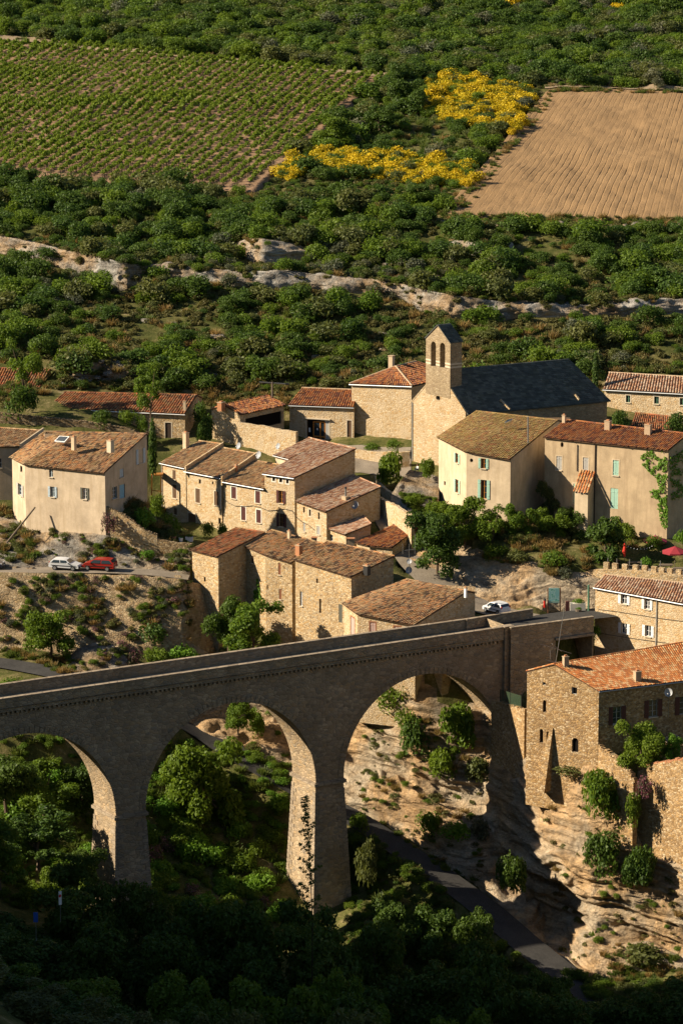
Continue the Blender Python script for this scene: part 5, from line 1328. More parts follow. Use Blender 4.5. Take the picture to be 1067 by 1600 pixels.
dish('upper small satellite dish on the mast right of the mottled roof', 639.6, 877, 390, .36, (-.3, -.9, .3), 1.5)
dish('lower satellite dish on the mast right of the mottled roof', 639, 891, 390, .45, (-.3, -.9, .3), 1.2)
dish('satellite dish on the shaded wall below the orange roof', 1044, 1082, 354.5, .5, (-.3, -.9, .3), 3.0)
def yagi(label, pts, elems, r=.03):
    root = thing('tv_antenna', label, 'antenna', pts[0])
    MB().tube(pts, r, 5).build('mast', M['metal'], root)
    for a, b in elems: MB().tube([a, b], .018, 4).build('element', M['metal'], root)
p0, p1 = aty(863.5, 1062, 357.2), aty(881, 952, 357.2)
q = aty(866.5, 1012, 357.2)
yagi('tall leaning television mast on the gable of the orange roofed house', [p0, p0.lerp(p1, .3), p1],
     [(aty(843, 1006, 357), aty(892, 1021, 357)), (aty(862, 1006, 356.5), aty(877, 1018, 358)), (aty(852, 1031, 357), aty(872, 1036, 357)), (aty(859, 1016, 357), aty(859, 1030, 357))], .04)
p0, p1 = aty(639, 900, 388), aty(639, 850, 388)
yagi('thin aerial mast rising in front of the big dark tree', [p0, p1], [(aty(632, 860, 390), aty(648, 858, 390)), (aty(629, 866, 390), aty(629, 850, 390)), (aty(648, 866, 390), aty(648, 834, 390))], .03)
p0, p1 = aty(824.5, 692, 405.5), aty(824.5, 651, 405.5)
tag(MB().tube([p0, p1], .09, 8).build('flue_pipe', M['metal'], None, off=p0), 'grey metal flue pipe on the lichened roof of the mint shuttered house', 'pipe')
r5 = BUILD['R5']; p = ray_plane(540, 782, r5['A'], r5['nrm'])
fl = thing('stove_pipe', 'metal stove pipe with cowl on a square block', 'pipe', p)
MB().box(p + Vector((0, 0, .15)), r5['ed'] * .42, r5['inn'] * .36, Vector((0, 0, .42))).build('block', M['mortar'], fl)
MB().tube([p + Vector((0, 0, .5)), p + Vector((0, 0, 1.65))], .13, 10).build('pipe', M['metal'], fl)
MB().tube([p + Vector((0, 0, 1.6)), p + Vector((0, 0, 1.8))], [.2, .16], 10).build('cowl', M['darkmetal'], fl)
for u, v, y, wpx, hpx, m1, lab in ((491, 846, 403, 8, 13, 'stucco2', 'square rendered chimney in the gap above the mottled roof'), (548, 847, 401, 11, 12, 'mortar', 'short stone chimney with terracotta rim beside the lean to shed')):
    p = aty(u, v + hpx / 2, y); s = scale_at(p)
    c = thing('chimney_stack', lab, 'chimney', p)
    MB().box(p + Vector((0, 0, hpx / s / 2 - .6)), Vector((wpx / s / 2, 0, 0)), Vector((0, .35, 0)), Vector((0, 0, hpx / s / 2 + .6))).build('stack', M[m1], c)
    MB().box(p + Vector((0, 0, hpx / s)), Vector((wpx / s / 2 + .06, 0, 0)), Vector((0, .42, 0)), Vector((0, 0, .06))).build('cap', M['terracotta'], c)
h1 = BUILD['H1']
for key, quad, lab in (('H1', [(88, 689), (102, 690.2), (108.5, 683), (95, 682)], 'roof window'), ('A', [(789, 661), (797, 658), (800.5, 655.5), (793, 657.5)], 'roof window')):
    b = BUILD[key]; P = [ray_plane(u, v, b['A'], b['nrm']) + b['nrm'] * .16 for u, v in quad]
    c = sum(P, Vector()) / 4
    m = MB(); quad_slab(m, [c + (p - c) * 1.12 - b['nrm'] * .03 for p in P], .14); o = m.build('roof_window', M['zinc'], b['root'])
    MB().poly([p for p in P]) if False else None
    m = MB(); m.poly(P); m.build('pane', M['glass'], o)

# ---------------------------------------------------------------- utility pole with long lamp arm behind the barn
p0, pt = aty(425.5, 640, 449), aty(425.5, 597, 449)
ul = thing('lamp_pole', 'wooden pole with long horizontal lamp arm behind the barn', 'lamp post', p0 - Vector((0, 0, 3)))
MB().tube([p0 - Vector((0, 0, 3)), pt], [.17, .13], 8).build('pole', M['wood_gr'], ul)
MB().bar(aty(405, 597, 449), aty(450, 600, 449), .14).build('arm', M['metal'], ul)
MB().box(aty(449, 600, 449), (.28, 0, 0), (0, .14, 0), (0, 0, .12)).build('lamp_head', M['darkmetal'], ul)
# leaning pole by the cream house, wooden pergola, pots
p0, p1 = aty(11.5, 848, 406.2), aty(55.5, 792.5, 408.2)
tag(MB().tube([p0, p1], [.14, .11], 7).build('leaning_pole', M['wood_gr'], None, off=p0), 'old wooden pole leaning against the rock below the cream house', 'pole')
pg = thing('pergola', 'small orange wooden pergola beside the stone row house', 'pergola', aty(244, 790, 426))
g0 = [aty(237, 743, 426.5), aty(252, 741, 426.5)]
for u, y in ((237.5, 426), (252, 426)):
    MB().bar(aty(u, 742, y), aty(u, 795, y), .16).build('post', M['wood_or'], pg)
MB().bar(aty(236, 743, 426), aty(254, 742, 426), .14, .18).build('beam', M['wood_or'], pg)
MB().bar(aty(237, 766, 426), aty(254, 768, 426), .1).build('rail', M['wood_or'], pg)
m = MB(); quad_slab(m, [aty(235, 742, 426) , aty(255, 741, 426), aty(256, 738, 429), aty(240, 739, 429)], .12); m.build('pergola_roof', M['wood_or'], pg)
def pot(label, u, v, wpx, hpx, mat, leaf, square=False, grp=None):
    p = hit(u, v, 380); s = scale_at(p); w, h = wpx / s / 2, hpx / s
    r = thing('flower_pot' if not square else 'planter', label, 'planter' if square else 'pot', p, grp)
    if square: MB().box(p + Vector((0, 0, h / 2)), (w, 0, 0), (0, w * .5, 0), (0, 0, h / 2)).build('trough', M[mat], r)
    else: MB().tube([p, p + Vector((0, 0, h))], [w * .75, w], 10).build('pot_body', M[mat], r)
    PLANTS.append((r, p + Vector((0, 0, h)), w * (1.1), leaf))
PLANTS = []
pot('white rectangular planter on the edge of the flower pot terrace', 296, 846, 12, 7, 'white', 'leaf_mid', True)
pot('small white pot with yellow green plant between the other terrace pots', 283, 846, 7, 6, 'white', 'leaf_lime')
pot('terracotta pot with feathery plant at the left of the terrace pots', 272, 844, 8, 6, 'terracotta', 'leaf_mid')
# ---------------------------------------------------------------- bridge end: information board, posts, planters, extinguisher box
sb = thing('information_board', 'blue green village map board at the bridge end', 'sign', aty(864, 958, 388))
for u in (855.5, 874.5): MB().bar(aty(u, 958, 388), aty(u, 918, 388), .14).build('post', M['sh_rust'], sb)
t = NT('village_map_print')
n1 = t.noise(t.coord(), 1.6, 3); c = t.ramp(n1, [(.40, (.28, .58, .55)), (.5, (.42, .68, .62)), (.56, (.10, .42, .32)), (.62, (.45, .70, .66))], 'CONSTANT')
M['map'] = t.pbr(c, .4)
pa, pb = aty(856.5, 942, 387.9), aty(873.5, 919, 387.9)
bd = MB().box((pa + pb) / 2, ((pb.x - pa.x) / 2, 0, 0), (0, .04, 0), (0, 0, (pb.z - pa.z) / 2)).build('panel', M['map'], sb)
MB().box(Vector(((pa.x + pb.x) / 2, pa.y - .045, pa.z + .12)), ((pb.x - pa.x) / 2, 0, 0), (0, .01, 0), (0, 0, .12)).build('caption_strip', M['sh_mint'], bd)
ex = thing('hydrant', 'red hydrant post beside the blue map board', 'hydrant', aty(850.5, 949, 387.8))
MB().tube([aty(850.5, 949, 387.8), aty(850.5, 937, 387.8)], [.16, .15], 8).build('body', m_plain('red_enamel', (.5, .03, .02), .4), ex)
MB().tube([aty(850.5, 938, 387.8), aty(850.5, 935, 387.8)], [.19, .1], 8).build('cap', M['darkmetal'], ex)
bn = thing('litter_bin', 'brown post box between map board and stone trough', 'bin', aty(886, 956, 387.5))
MB().box(aty(886, 947, 387.5), (.22, 0, 0), (0, .2, 0), (0, 0, .62)).build('box', M['sh_maroon'], bn)
tr_ = thing('stone_trough', 'white stone trough planted with flowers at the bridge end', 'planter', aty(902, 957, 387.3))
MB().box(aty(902, 949, 387.6), (.95, 0, 0), (0, .45, 0), (0, 0, .55)).build('trough', M['whitewash'], tr_); PLANTS.append((tr_, aty(902, 942, 387.6), .8, 'leaf_lime'))
pt_ = thing('flower_pot', 'round wooden tub with plant in front of the stone trough', 'pot', aty(903, 959, 386.6))
MB().tube([aty(903, 959, 386.6), aty(903, 952, 386.6)], [.32, .4], 10).build('tub', M['wood_gr'], pt_); PLANTS.append((pt_, aty(903, 952, 386.6), .42, 'leaf_lime'))
tag(MB().tube([aty(919, 958, 387), aty(919, 914, 387)], .13, 7).build('wooden_post', M['sh_green'], None, off=aty(919, 958, 387)), 'dark green post at the corner of the white shuttered house', 'post')
# netting fence beside the abutment
nf = thing('netting_fence', 'green wire netting fence below the bridge abutment', 'fence', aty(798, 1106, 367))
for u, v0, v1, y in ((781, 1077, 1098, 369), (797, 1082, 1108, 366.5), (814, 1087, 1112, 364)): MB().tube([aty(u, v1, y), aty(u, v0, y)], .04, 5).build('post', M['darkmetal'], nf)
t = NT('green_netting')
b_ = t.n('ShaderNodeBsdfPrincipled', {'Base Color': (.03, .06, .025, 1), 'Roughness': .8}); tp_ = t.n('ShaderNodeBsdfTransparent')
mx = t.n('ShaderNodeMixShader', {0: .45, 1: b_.outputs[0], 2: tp_.outputs[0]}); t.t.links.new(mx.outputs[0], t.out.inputs[0]); M['net'] = t.mat
m = MB(); m.poly([aty(781, 1098, 369), aty(797, 1108, 366.5), aty(797, 1082, 366.5), aty(781, 1077, 369)]); m.poly([aty(797, 1108, 366.5), aty(814, 1112, 364), aty(814, 1087, 364), aty(797, 1082, 366.5)]); m.build('netting', M['net'], nf)
# ---------------------------------------------------------------- terrace furniture
M['red_cloth'] = m_plain('red_parasol_cloth', (.30, .03, .04), .8)
M['crimson_cloth'] = m_plain('crimson_parasol_cloth', (.28, .03, .06), .8)
def parasol(label, u, v, y, r, mat, h=2.4):
    p = aty(u, v, y); c = p - Vector((0, 0, 0))
    root = thing('parasol', label, 'parasol', Vector((p.x, p.y, 2.7)))
    m = MB(); n = 8; ap = p + Vector((0, 0, .15))
    ring = [p + Vector((math.cos(2 * math.pi * k / n + .3) * r, math.sin(2 * math.pi * k / n + .3) * r, -.55)) for k in range(n)]
    for k in range(n):
        m.poly([ap, ring[k], ring[(k + 1) % n]]); m.poly([ring[k], ring[k] - Vector((0, 0, .18)), ring[(k + 1) % n] - Vector((0, 0, .18)), ring[(k + 1) % n]])
    can = m.build('canopy', M[mat], root)
    MB().tube([Vector((p.x, p.y, 2.6)), ap + Vector((0, 0, .15))], .04, 6).build('pole', M['wood_gr'], root)
    m = MB()
    for k in range(n): m.bar(ap - Vector((0, 0, .1)), ring[k] - Vector((0, 0, .03)), .03)
    tag(m.build('ribs', M['wood_gr'], can), None)
parasol('bright red open parasol at the right of the terrace', 1054, 855, 393, 1.7, 'red_cloth')
parasol('darker crimson parasol half in shade behind the bright red one', 1023, 838, 398, 1.6, 'crimson_cloth')
p = aty(975, 872, 394); cp = thing('closed_parasol', 'folded red parasol standing on the terrace', 'parasol', p)
MB().tube([aty(975, 870, 394), aty(974.5, 862, 394), aty(975.5, 854, 394), aty(975, 848, 394)], [.1, .24, .17, .05], 8).build('folded_canopy', m_plain('scarlet_cloth', (.62, .04, .02), .7), cp)
MB().tube([aty(975, 876, 394), aty(975, 846, 394)], .035, 6).build('pole', M['wood_gr'], cp)
for k, (u, v, y) in enumerate(((958, 871, 395), (990, 872, 394), (1003, 866, 397), (1040, 874, 392.5), (1062, 880, 390.5))):
    p = aty(u, v, y); t_ = thing('picnic_table', ['wooden table left of the folded red parasol', 'wooden table right of the folded red parasol', 'wooden table behind the leafy terrace vine', 'wooden table under the bright red parasol', 'wooden table at the right end of the terrace'][k], 'table', Vector((p.x, p.y, 2.65)))
    z = 2.65
    MB().box(Vector((p.x, p.y, z + .76)), (.85, 0, 0), (0, .4, 0), (0, 0, .03)).build('table_top', M['wood_gr'], t_)
    for s_ in (-1, 1):
        MB().box(Vector((p.x, p.y + s_ * .7, z + .45)), (.85, 0, 0), (0, .14, 0), (0, 0, .025)).build('bench', M['wood_gr'], t_)
        m = MB(); m.bar(Vector((p.x + s_ * .6, p.y - .65, z)), Vector((p.x + s_ * .6, p.y + .3, z + .75)), .07); m.bar(Vector((p.x + s_ * .6, p.y + .65, z)), Vector((p.x + s_ * .6, p.y - .3, z + .75)), .07); m.build('trestle', M['wood_gr'], t_)
for k, u in enumerate((949, 963, 983, 1001, 1031)):
    p = aty(u, 878 + k * 1.2, 393.2 - k * .8)
    tag(MB().tube([p - Vector((0, 0, .9)), p + Vector((0, 0, .55))], .045, 6).build('fence_post', M['metal'], None, off=p - Vector((0, 0, .9))), 'short grey metal post behind the terrace merlons', 'post', 'metal posts along the terrace edge')
P = [aty(u, v, 394) for u, v in ((976, 851), (985, 855), (995, 857), (1006, 857), (1014, 855), (1022, 850))]
lg = thing('string_lights', 'string of small white lamps hung across the terrace', 'lights', P[0])
MB().tube(P, .015, 4).build('wire', M['cable'], lg)
for a, b in zip(P[:-1], P[1:]):
    for f in (0, .5): MB().tube([a.lerp(b, f) - Vector((0, 0, .12)), a.lerp(b, f) - Vector((0, 0, .02))], [.05, .03], 6).build('bulb', M['white'], lg)
# lower court beside house E: tiled lean-to, posts
lt = thing('lean_to_roof', 'small tiled lean to roof behind the gorge edge tree', 'shed', aty(1045, 1185, 349.5))
a, b = aty(1026, 1172, 350), aty(1075, 1164, 352.5)
m = MB(); quad_slab(m, [a, b, b + Vector((-.8, 2.0, .6)), a + Vector((-.8, 2.0, .6))], .1); rf = m.build('roof', M['t_under'], lt)
tiles('tiles', 't_pink', rf, [a, b], [a + Vector((-.8, 2.0, .6)), b + Vector((-.8, 2.0, .6))], pitch=.3, seed=77, sag=0)
for f in (.05, .5, .95): MB().bar(a.lerp(b, f) + Vector((0, .2, -.1)), a.lerp(b, f) + Vector((0, .2, -2.4)), .14).build('post', M['wood_dk'], lt)
MB().box(a.lerp(b, .5) + Vector((-.6, 1.9, -1.1)), (b - a) / 2, (.05, -.1, 0), (0, 0, 1.1)).build('back_wall', M['rubble'], lt)
# bottom left road signs
for lab, u, v, y, wpx, hpx, col in (('white road sign with red mark among the dark bushes', 94.5, 1403, 318, 7, 22, 'sign_red'), ('small blue road sign among the dark bushes', 56.5, 1433, 316, 7, 16, 'sign_blue')):
    p = aty(u, v, y); s = scale_at(p); sg = thing('road_sign', lab, 'sign', p - Vector((0, 0, 2.6)))
    MB().tube([p - Vector((0, 0, 2.6)), p + Vector((0, 0, .4))], .035, 6).build('post', M['metal'], sg)
    if col == 'sign_red':
        pn = MB().box(p + Vector((0, -.05, 0)), (.14, .1, 0), (.02, -.02, 0), (0, 0, hpx / s / 2)).build('plate', M['white'], sg)
        MB().disc(p + Vector((0, -.10, .25)), (.58, -.82, 0), .16).build('red_disc', m_plain('sign_red', (.6, .02, .02), .4), pn)
    else:
        MB().box(p + Vector((0, -.05, 0)), (wpx / s / 2, 0, 0), (0, .02, 0), (0, 0, hpx / s / 2)).build('plate', m_plain('sign_blue', (.03, .12, .5), .4), sg)
# ================================================================ cars
M['tyre'] = m_plain('tyre_rubber', (.018, .018, .018), .9)
M['rim'] = m_plain('alloy_rim', (.45, .45, .46), .35, .5, .7)
M['car_white'] = m_plain('white_car_paint', (.72, .73, .74), .25, .5, 0, .03)
M['car_red'] = m_plain('red_car_paint', (.33, .025, .018), .25, .5, 0, .05)
M['car_dark'] = m_plain('dark_blue_car_paint', (.02, .03, .06), .25, .5, 0, .05)
M['car_glass'] = m_glass('car_glass', (.03, .045, .055))
M['tail'] = m_plain('tail_lamp', (.42, .012, .01), .3)
M['head'] = m_plain('head_lamp', (.55, .56, .57), .15, .6)
M['trim'] = m_plain('black_trim', (.03, .03, .03), .6)
PROF = {'hatch': dict(L=3.95, W=1.72, prof=[(0, .32), (.0, .58), (.03, .72), (.20, .90), (.27, .95), (.41, 1.36), (.50, 1.44), (.72, 1.45), (.88, 1.36), (.955, 1.02), (1.0, .90), (1.0, .36)], belt=(.27, .955)),
        'mpv': dict(L=4.28, W=1.80, prof=[(0, .32), (.0, .60), (.03, .76), (.16, .97), (.23, 1.03), (.36, 1.42), (.46, 1.52), (.75, 1.53), (.90, 1.45), (.97, 1.06), (1.0, .94), (1.0, .38)], belt=(.23, .97)),
        'city': dict(L=3.45, W=1.64, prof=[(0, .32), (.0, .60), (.03, .76), (.15, .94), (.22, 1.0), (.36, 1.38), (.45, 1.47), (.76, 1.48), (.92, 1.40), (.98, 1.02), (1.0, .9), (1.0, .36)], belt=(.22, .98))}
def car(name, label, kind, paint, pos, ang):
    S_ = PROF[kind]; L, W_ = S_['L'], S_['W']; pr = [(x * L, z) for x, z in S_['prof']]
    root = thing(name, label, 'car', pos)
    ca, sa = math.cos(ang), math.sin(ang)
    T = lambda x, y, z: Vector((pos[0] + (L / 2 - x) * ca - y * sa, pos[1] + (L / 2 - x) * sa + y * ca, pos[2] + z))   # x from the nose
    hz_ = max(z for _, z in pr)
    def half(x, z):
        k = W_ / 2 * (1 - .05 * (1 - min(1, x / (.12 * L))) ** 2 - .05 * max(0, (x - .9 * L) / (.1 * L)) ** 2)
        return k - max(0, z - .98) * .36 - max(0, .5 - z) * .12
    m = MB(); n = len(pr)
    Lf = [T(x, half(x, z), z) for x, z in pr]; Rt = [T(x, -half(x, z), z) for x, z in pr]
    # sides in two bands so the flanks bulge
    for S2 in (Lf, Rt): m.poly(S2 if S2 is Rt else S2[::-1])
    for k in range(n): m.poly([Lf[k], Lf[(k + 1) % n], Rt[(k + 1) % n], Rt[k]])
    body = m.build('body', M[paint], root)
    # belt crease, sill trim
    for s in (1, -1):
        m = MB(); m.bar(T(.09 * L, s * (W_ / 2 + .0), .62), T(.93 * L, s * (W_ / 2 + .0), .66), .03, .06); m.build('side_moulding', M['trim'], body)
    # glass
    gi = [i for i, (x, z) in enumerate(S_['prof']) if z > 1.2]
    i0, i1 = gi[0], gi[-1]
    def between(a, b, f): return (a[0] + (b[0] - a[0]) * f, a[1] + (b[1] - a[1]) * f)
    fb, ft, rt_, rb = pr[i0 - 1], pr[i0], pr[i1], pr[i1 + 1]
    a, b = between(fb, ft, .08), between(fb, ft, .98)
    e = .012
    m = MB(); m.poly([T(a[0] - e, half(*a) * .93, a[1] + e), T(a[0] - e, -half(*a) * .93, a[1] + e), T(b[0] - e, -half(*b) * .92, b[1] + e), T(b[0] - e, half(*b) * .92, b[1] + e)]); m.build('windscreen', M['car_glass'], root)
    a, b = between(rt_, rb, .12), between(rt_, rb, .92)
    m = MB(); m.poly([T(a[0] + e, half(*a) * .9, a[1] + e), T(b[0] + e, half(*b) * .9, b[1] + e), T(b[0] + e, -half(*b) * .9, b[1] + e), T(a[0] + e, -half(*a) * .9, a[1] + e)]); m.build('rear_window', M['car_glass'], root)
    zb, zt = 1.0, hz_ - .13
    def xf(z): return fb[0] + (ft[0] - fb[0]) * (z - fb[1]) / (ft[1] - fb[1])
    def xr(z): return rb[0] + (rt_[0] - rb[0]) * (z - rb[1]) / (rt_[1] - rb[1])
    x0b, x0t, x1b, x1t = xf(zb) + .12, xf(zt) + .14, xr(zb) - .14, xr(zt) - .2
    for s in (1, -1):
        for f0, f1 in ((0, .47), (.52, 1.0)):
            m = MB(); q = []
            for f, z, lo, hi in ((f0, zb, x0b, x1b), (f1, zb, x0b, x1b), (f1, zt, x0t, x1t), (f0, zt, x0t, x1t)):
                x = lo + (hi - lo) * f; q.append(T(x, s * (half(x, z) + .012), z))
            m.poly(q if s < 0 else q[::-1]); m.build('side_window', M['car_glass'], root)
        m = MB(); m.box(T(xf(1.05) + .2, s * (W_ / 2 + .08), 1.02), (T(.08, 0, 0) - T(0, 0, 0)) , (T(0, .09, 0) - T(0, 0, 0)), (0, 0, .06)); m.build('mirror', M[paint], root)
        m = MB(); m.box(T(.045 * L, s * W_ * .36, .70), T(.10, 0, 0) - T(0, 0, 0), T(0, .17, 0) - T(0, 0, 0), (0, 0, .07)); m.build('headlight', M['head'], root)
        m = MB(); m.box(T(L * .985, s * (W_ * .42), .98 if kind != 'hatch' else .9), T(.05, 0, 0) - T(0, 0, 0), T(0, .09, 0) - T(0, 0, 0), (0, 0, .17)); m.build('tail_light', M['tail'], root)
    m = MB(); m.box(T(-.005, 0, .45), T(.05, 0, 0) - T(0, 0, 0), T(0, W_ * .42, 0) - T(0, 0, 0), (0, 0, .10)); m.build('front_bumper', M['trim'], root)
    m = MB(); m.box(T(L + .005, 0, .5), T(.05, 0, 0) - T(0, 0, 0), T(0, W_ * .42, 0) - T(0, 0, 0), (0, 0, .10)); m.build('rear_bumper', M[paint], root)
    for x in (-.06, L + .06):
        m = MB(); m.box(T(x, 0, .52), T(.008, 0, 0) - T(0, 0, 0), T(0, .26, 0) - T(0, 0, 0), (0, 0, .06)); m.build('number_plate', M['white'], root)
    ax = (T(0, 1, 0) - T(0, 0, 0))
    for x in (.185 * L, .80 * L):
        for s in (1, -1):
            c = T(x, s * (W_ / 2 - .10), .31)
            m = MB(); m.tube([c - ax * .10, c + ax * .10], .31, 18); wh = m.build('wheel', M['tyre'], root)
            m = MB(); m.tube([c + ax * (s * .085), c + ax * (s * .112)], .20, 14); m.build('rim', M['rim'], wh)
def gpos(u, v, ymin=330):
    return hit(u, v, ymin)
p = aty(103, 888.2, 399.0); car('parked_car', 'white hatchback parked on the upper left road', 'hatch', 'car_white', (p.x, p.y, ground_at(p.x, p.y) + .02), math.radians(-14))
p = aty(156, 889.5, 399.0); car('parked_car', 'red people carrier parked behind the white hatchback', 'mpv', 'car_red', (p.x, p.y, ground_at(p.x, p.y) + .02), math.radians(166))
p = aty(-17, 887, 399.8); car('parked_car', 'dark car nose at the left edge of the upper road', 'hatch', 'car_dark', (p.x, p.y, ground_at(p.x, p.y) + .02), math.radians(-8))
p = atz(775, 958.5, -1.13); car('parked_car', 'white city car parked at the bridge end beside the low house', 'city', 'car_white', (p.x, p.y, max(ground_at(p.x, p.y), -1.16) + .02), math.radians(130))

# ================================================================ the person sitting below the church
def person(label, p, face):
    root = thing('person', label, 'person', p)
    sk = bpy.data.meshes.new('body'); f = Vector((math.cos(face), math.sin(face), 0)); r = Vector((f.y, -f.x, 0)); u = Vector((0, 0, 1))
    J = dict(pelvis=(u * .12, .135), belly=(u * .30 + f * .02, .125), chest=(u * .50 + f * .05, .145), neck=(u * .66 + f * .07, .055), head=(u * .76 + f * .10, .095), crown=(u * .88 + f * .10, .075))
    for s, nm in ((1, 'R'), (-1, 'L')):
        J.update({'sh' + nm: (u * .58 + f * .05 + r * (.19 * s), .06), 'el' + nm: (u * .36 + f * .16 + r * (.24 * s), .042), 'wr' + nm: (u * .32 + f * .36 + r * (.12 * s), .03), 'ha' + nm: (u * .31 + f * .45 + r * (.08 * s), .032),
                  'hp' + nm: (u * .12 + r * (.10 * s), .095), 'kn' + nm: (u * .36 + f * .40 + r * (.13 * s), .062), 'an' + nm: (u * -.06 + f * .52 + r * (.12 * s), .042), 'to' + nm: (u * -.10 + f * .70 + r * (.13 * s), .036)})
    keys = list(J); E_ = [('pelvis', 'belly'), ('belly', 'chest'), ('chest', 'neck'), ('neck', 'head'), ('head', 'crown')]
    for nm in 'RL': E_ += [('chest', 'sh' + nm), ('sh' + nm, 'el' + nm), ('el' + nm, 'wr' + nm), ('wr' + nm, 'ha' + nm), ('pelvis', 'hp' + nm), ('hp' + nm, 'kn' + nm), ('kn' + nm, 'an' + nm), ('an' + nm, 'to' + nm)]
    sk.from_pydata([tuple(J[k][0]) for k in keys], [(keys.index(a), keys.index(b)) for a, b in E_], [])
    o = bpy.data.objects.new('body', sk); COL.objects.link(o); o.parent = root
    md = o.modifiers.new('skin', 'SKIN'); md.use_smooth_shade = True
    for i, k in enumerate(keys):
        sk.skin_vertices[0].data[i].radius = (J[k][1], J[k][1]); sk.skin_vertices[0].data[i].use_root = (k == 'pelvis')
    sb_ = o.modifiers.new('sub', 'SUBSURF'); sb_.levels = 2; sb_.render_levels = 2
    dg = bpy.context.evaluated_depsgraph_get(); me = bpy.data.meshes.new_from_object(o.evaluated_get(dg)); o.modifiers.clear(); o.data = me
    me.materials.clear()
    for nm, c in (('skin_tone', (.52, .30, .20)), ('white_shirt', (.72, .70, .68)), ('blue_jeans', (.08, .13, .24)), ('dark_shoes', (.04, .03, .03))): me.materials.append(m_plain(nm, c, .8))
    for pl in me.polygons:
        c = pl.center; d = c.dot(f)
        if c.z > .64: k = 0
        elif c.z < -.03 and d > .5: k = 3
        elif c.z < .17 or (d > .06 and abs(c.dot(r)) < .22 and c.z < .30 + .35 * max(0, d - .1) and d > .12 and not (c.z > .28 and d < .3)): k = 2
        elif d > .34 and c.z > .24 and c.z < .37 and abs(c.dot(r)) < .15: k = 0
        else: k = 1
        pl.material_index = k; pl.use_smooth = True
    hd = p + u * .84 + f * .08
    m = MB()
    for k in range(40):
        a = k * 2.4; z = random.uniform(-.04, .12); rr = .11 * math.sqrt(max(.05, 1 - (z / .14) ** 2))
        q = hd + Vector((math.cos(a) * rr, math.sin(a) * rr, z)) - f * .02
        if (q - hd).dot(f) > .06 and z < .06: continue
        m.box(q, (.03, 0, 0), (0, .03, 0), (0, 0, .035))
    m.build('hair', m_plain('brown_hair', (.10, .05, .03), .9), root)
    m = MB()
    for s in (-1, 1): m.box(p + u * .80 + f * .19 + r * (.035 * s), r * .012, f * .008, u * .008)
    m.build('eyes', M['darkmetal'], root)
    m = MB(); m.box(p + u * .765 + f * .205, r * .012, f * .015, u * .02); m.build('nose', m_plain('nose_skin', (.52, .30, .20), .8), root)
p = hit(653, 736.5, 405)
person('person in white shirt and jeans sitting on the rock below the church', p + Vector((0, 0, .08)), math.radians(215))
# ================================================================ vegetation
L_ = {}
L_['leaf_dark'] = m_leaf('evergreen_leaf', [(.025, .053, .011), (.044, .088, .015), (.066, .120, .020), (.090, .148, .026)])
L_['leaf_mid'] = m_leaf('mid_green_leaf', [(.048, .098, .011), (.080, .142, .015), (.112, .182, .020), (.148, .216, .028)], .36)
L_['leaf_lime'] = m_leaf('fresh_green_leaf', [(.06, .15, .014), (.09, .20, .02), (.125, .25, .03), (.155, .28, .04)], .36)
L_['leaf_olive'] = m_leaf('olive_leaf', [(.050, .068, .020), (.078, .100, .030), (.108, .130, .040), (.145, .168, .055)])
L_['leaf_grey'] = m_leaf('grey_green_leaf', [(.06, .075, .045), (.085, .10, .06), (.115, .13, .08), (.15, .165, .11)])
L_['leaf_scrub'] = m_leaf('dry_scrub_leaf', [(.054, .060, .017), (.084, .088, .026), (.118, .116, .037), (.16, .148, .055)], .2)
L_['leaf_straw'] = m_leaf('dry_grass', [(.16, .11, .04), (.22, .155, .06), (.28, .20, .085), (.12, .12, .035)], .2)
L_['leaf_grass'] = m_leaf('meadow_grass', [(.04, .075, .014), (.065, .11, .02), (.10, .14, .03), (.13, .15, .045)], .25)
L_['leaf_broom'] = m_leaf('yellow_broom_flower', [(.50, .36, .008), (.60, .45, .010), (.09, .14, .015), (.58, .43, .010), (.48, .36, .008), (.64, .50, .02), (.50, .38, .012)], .15, (.6, .48, .02))
L_['leaf_pink'] = m_leaf('pink_valerian', [(.30, .09, .14), (.36, .13, .19), (.06, .09, .03), (.10, .12, .05), (.26, .07, .12)], .2, (.3, .1, .14))
L_['leaf_vine'] = m_leaf('vine_leaf', [(.085, .15, .014), (.12, .19, .018), (.155, .225, .024), (.195, .26, .032)], .35)
M['bark'] = m_plain('bark', (.13, .095, .065), .95, .05, 0, .35, 8)
M['bark_dark'] = m_plain('dark_bark', (.05, .038, .028), .95, .05, 0, .35, 8)

def leaf_cloud(seed, lobes, n, size, up=.25, inner=.62, aspect=.62, curl=.9):
    """leaf quads through the outer part of a set of lobes; returns verts and faces"""
    rs = np.random.default_rng(seed)
    lob = np.array(lobes, float)                   # x y z r
    wgt = lob[:, 3] ** 2; k = rs.choice(len(lob), n, p=wgt / wgt.sum())
    d = rs.normal(size=(n, 3)); d /= np.linalg.norm(d, axis=1, keepdims=True)
    d[:, 2] = np.where(d[:, 2] < -.55, -d[:, 2] * .5, d[:, 2])
    rr = lob[k, 3] * (inner + (1 - inner) * rs.random(n) ** .6)
    bump = 1 + .16 * vnoise(d[:, 0] * 3 + k * 5, d[:, 1] * 3, d[:, 2] * 3, seed)
    c = lob[k, :3] + d * (rr * bump)[:, None]
    nm = d * curl + rs.normal(size=(n, 3)) * .75; nm[:, 2] += up; nm /= np.linalg.norm(nm, axis=1, keepdims=True)
    t = np.cross(nm, rs.normal(size=(n, 3))); t /= np.linalg.norm(t, axis=1, keepdims=True); b = np.cross(nm, t)
    s = size * (.6 + .8 * rs.random(n)); t = t * s[:, None]; b = b * (s * aspect)[:, None]
    V = np.stack([c - t, c - b * .9 + t * .1, c + t, c + b * .9 + t * .1], 1).reshape(-1, 3)
    F = np.arange(n * 4).reshape(-1, 4)
    return V, F
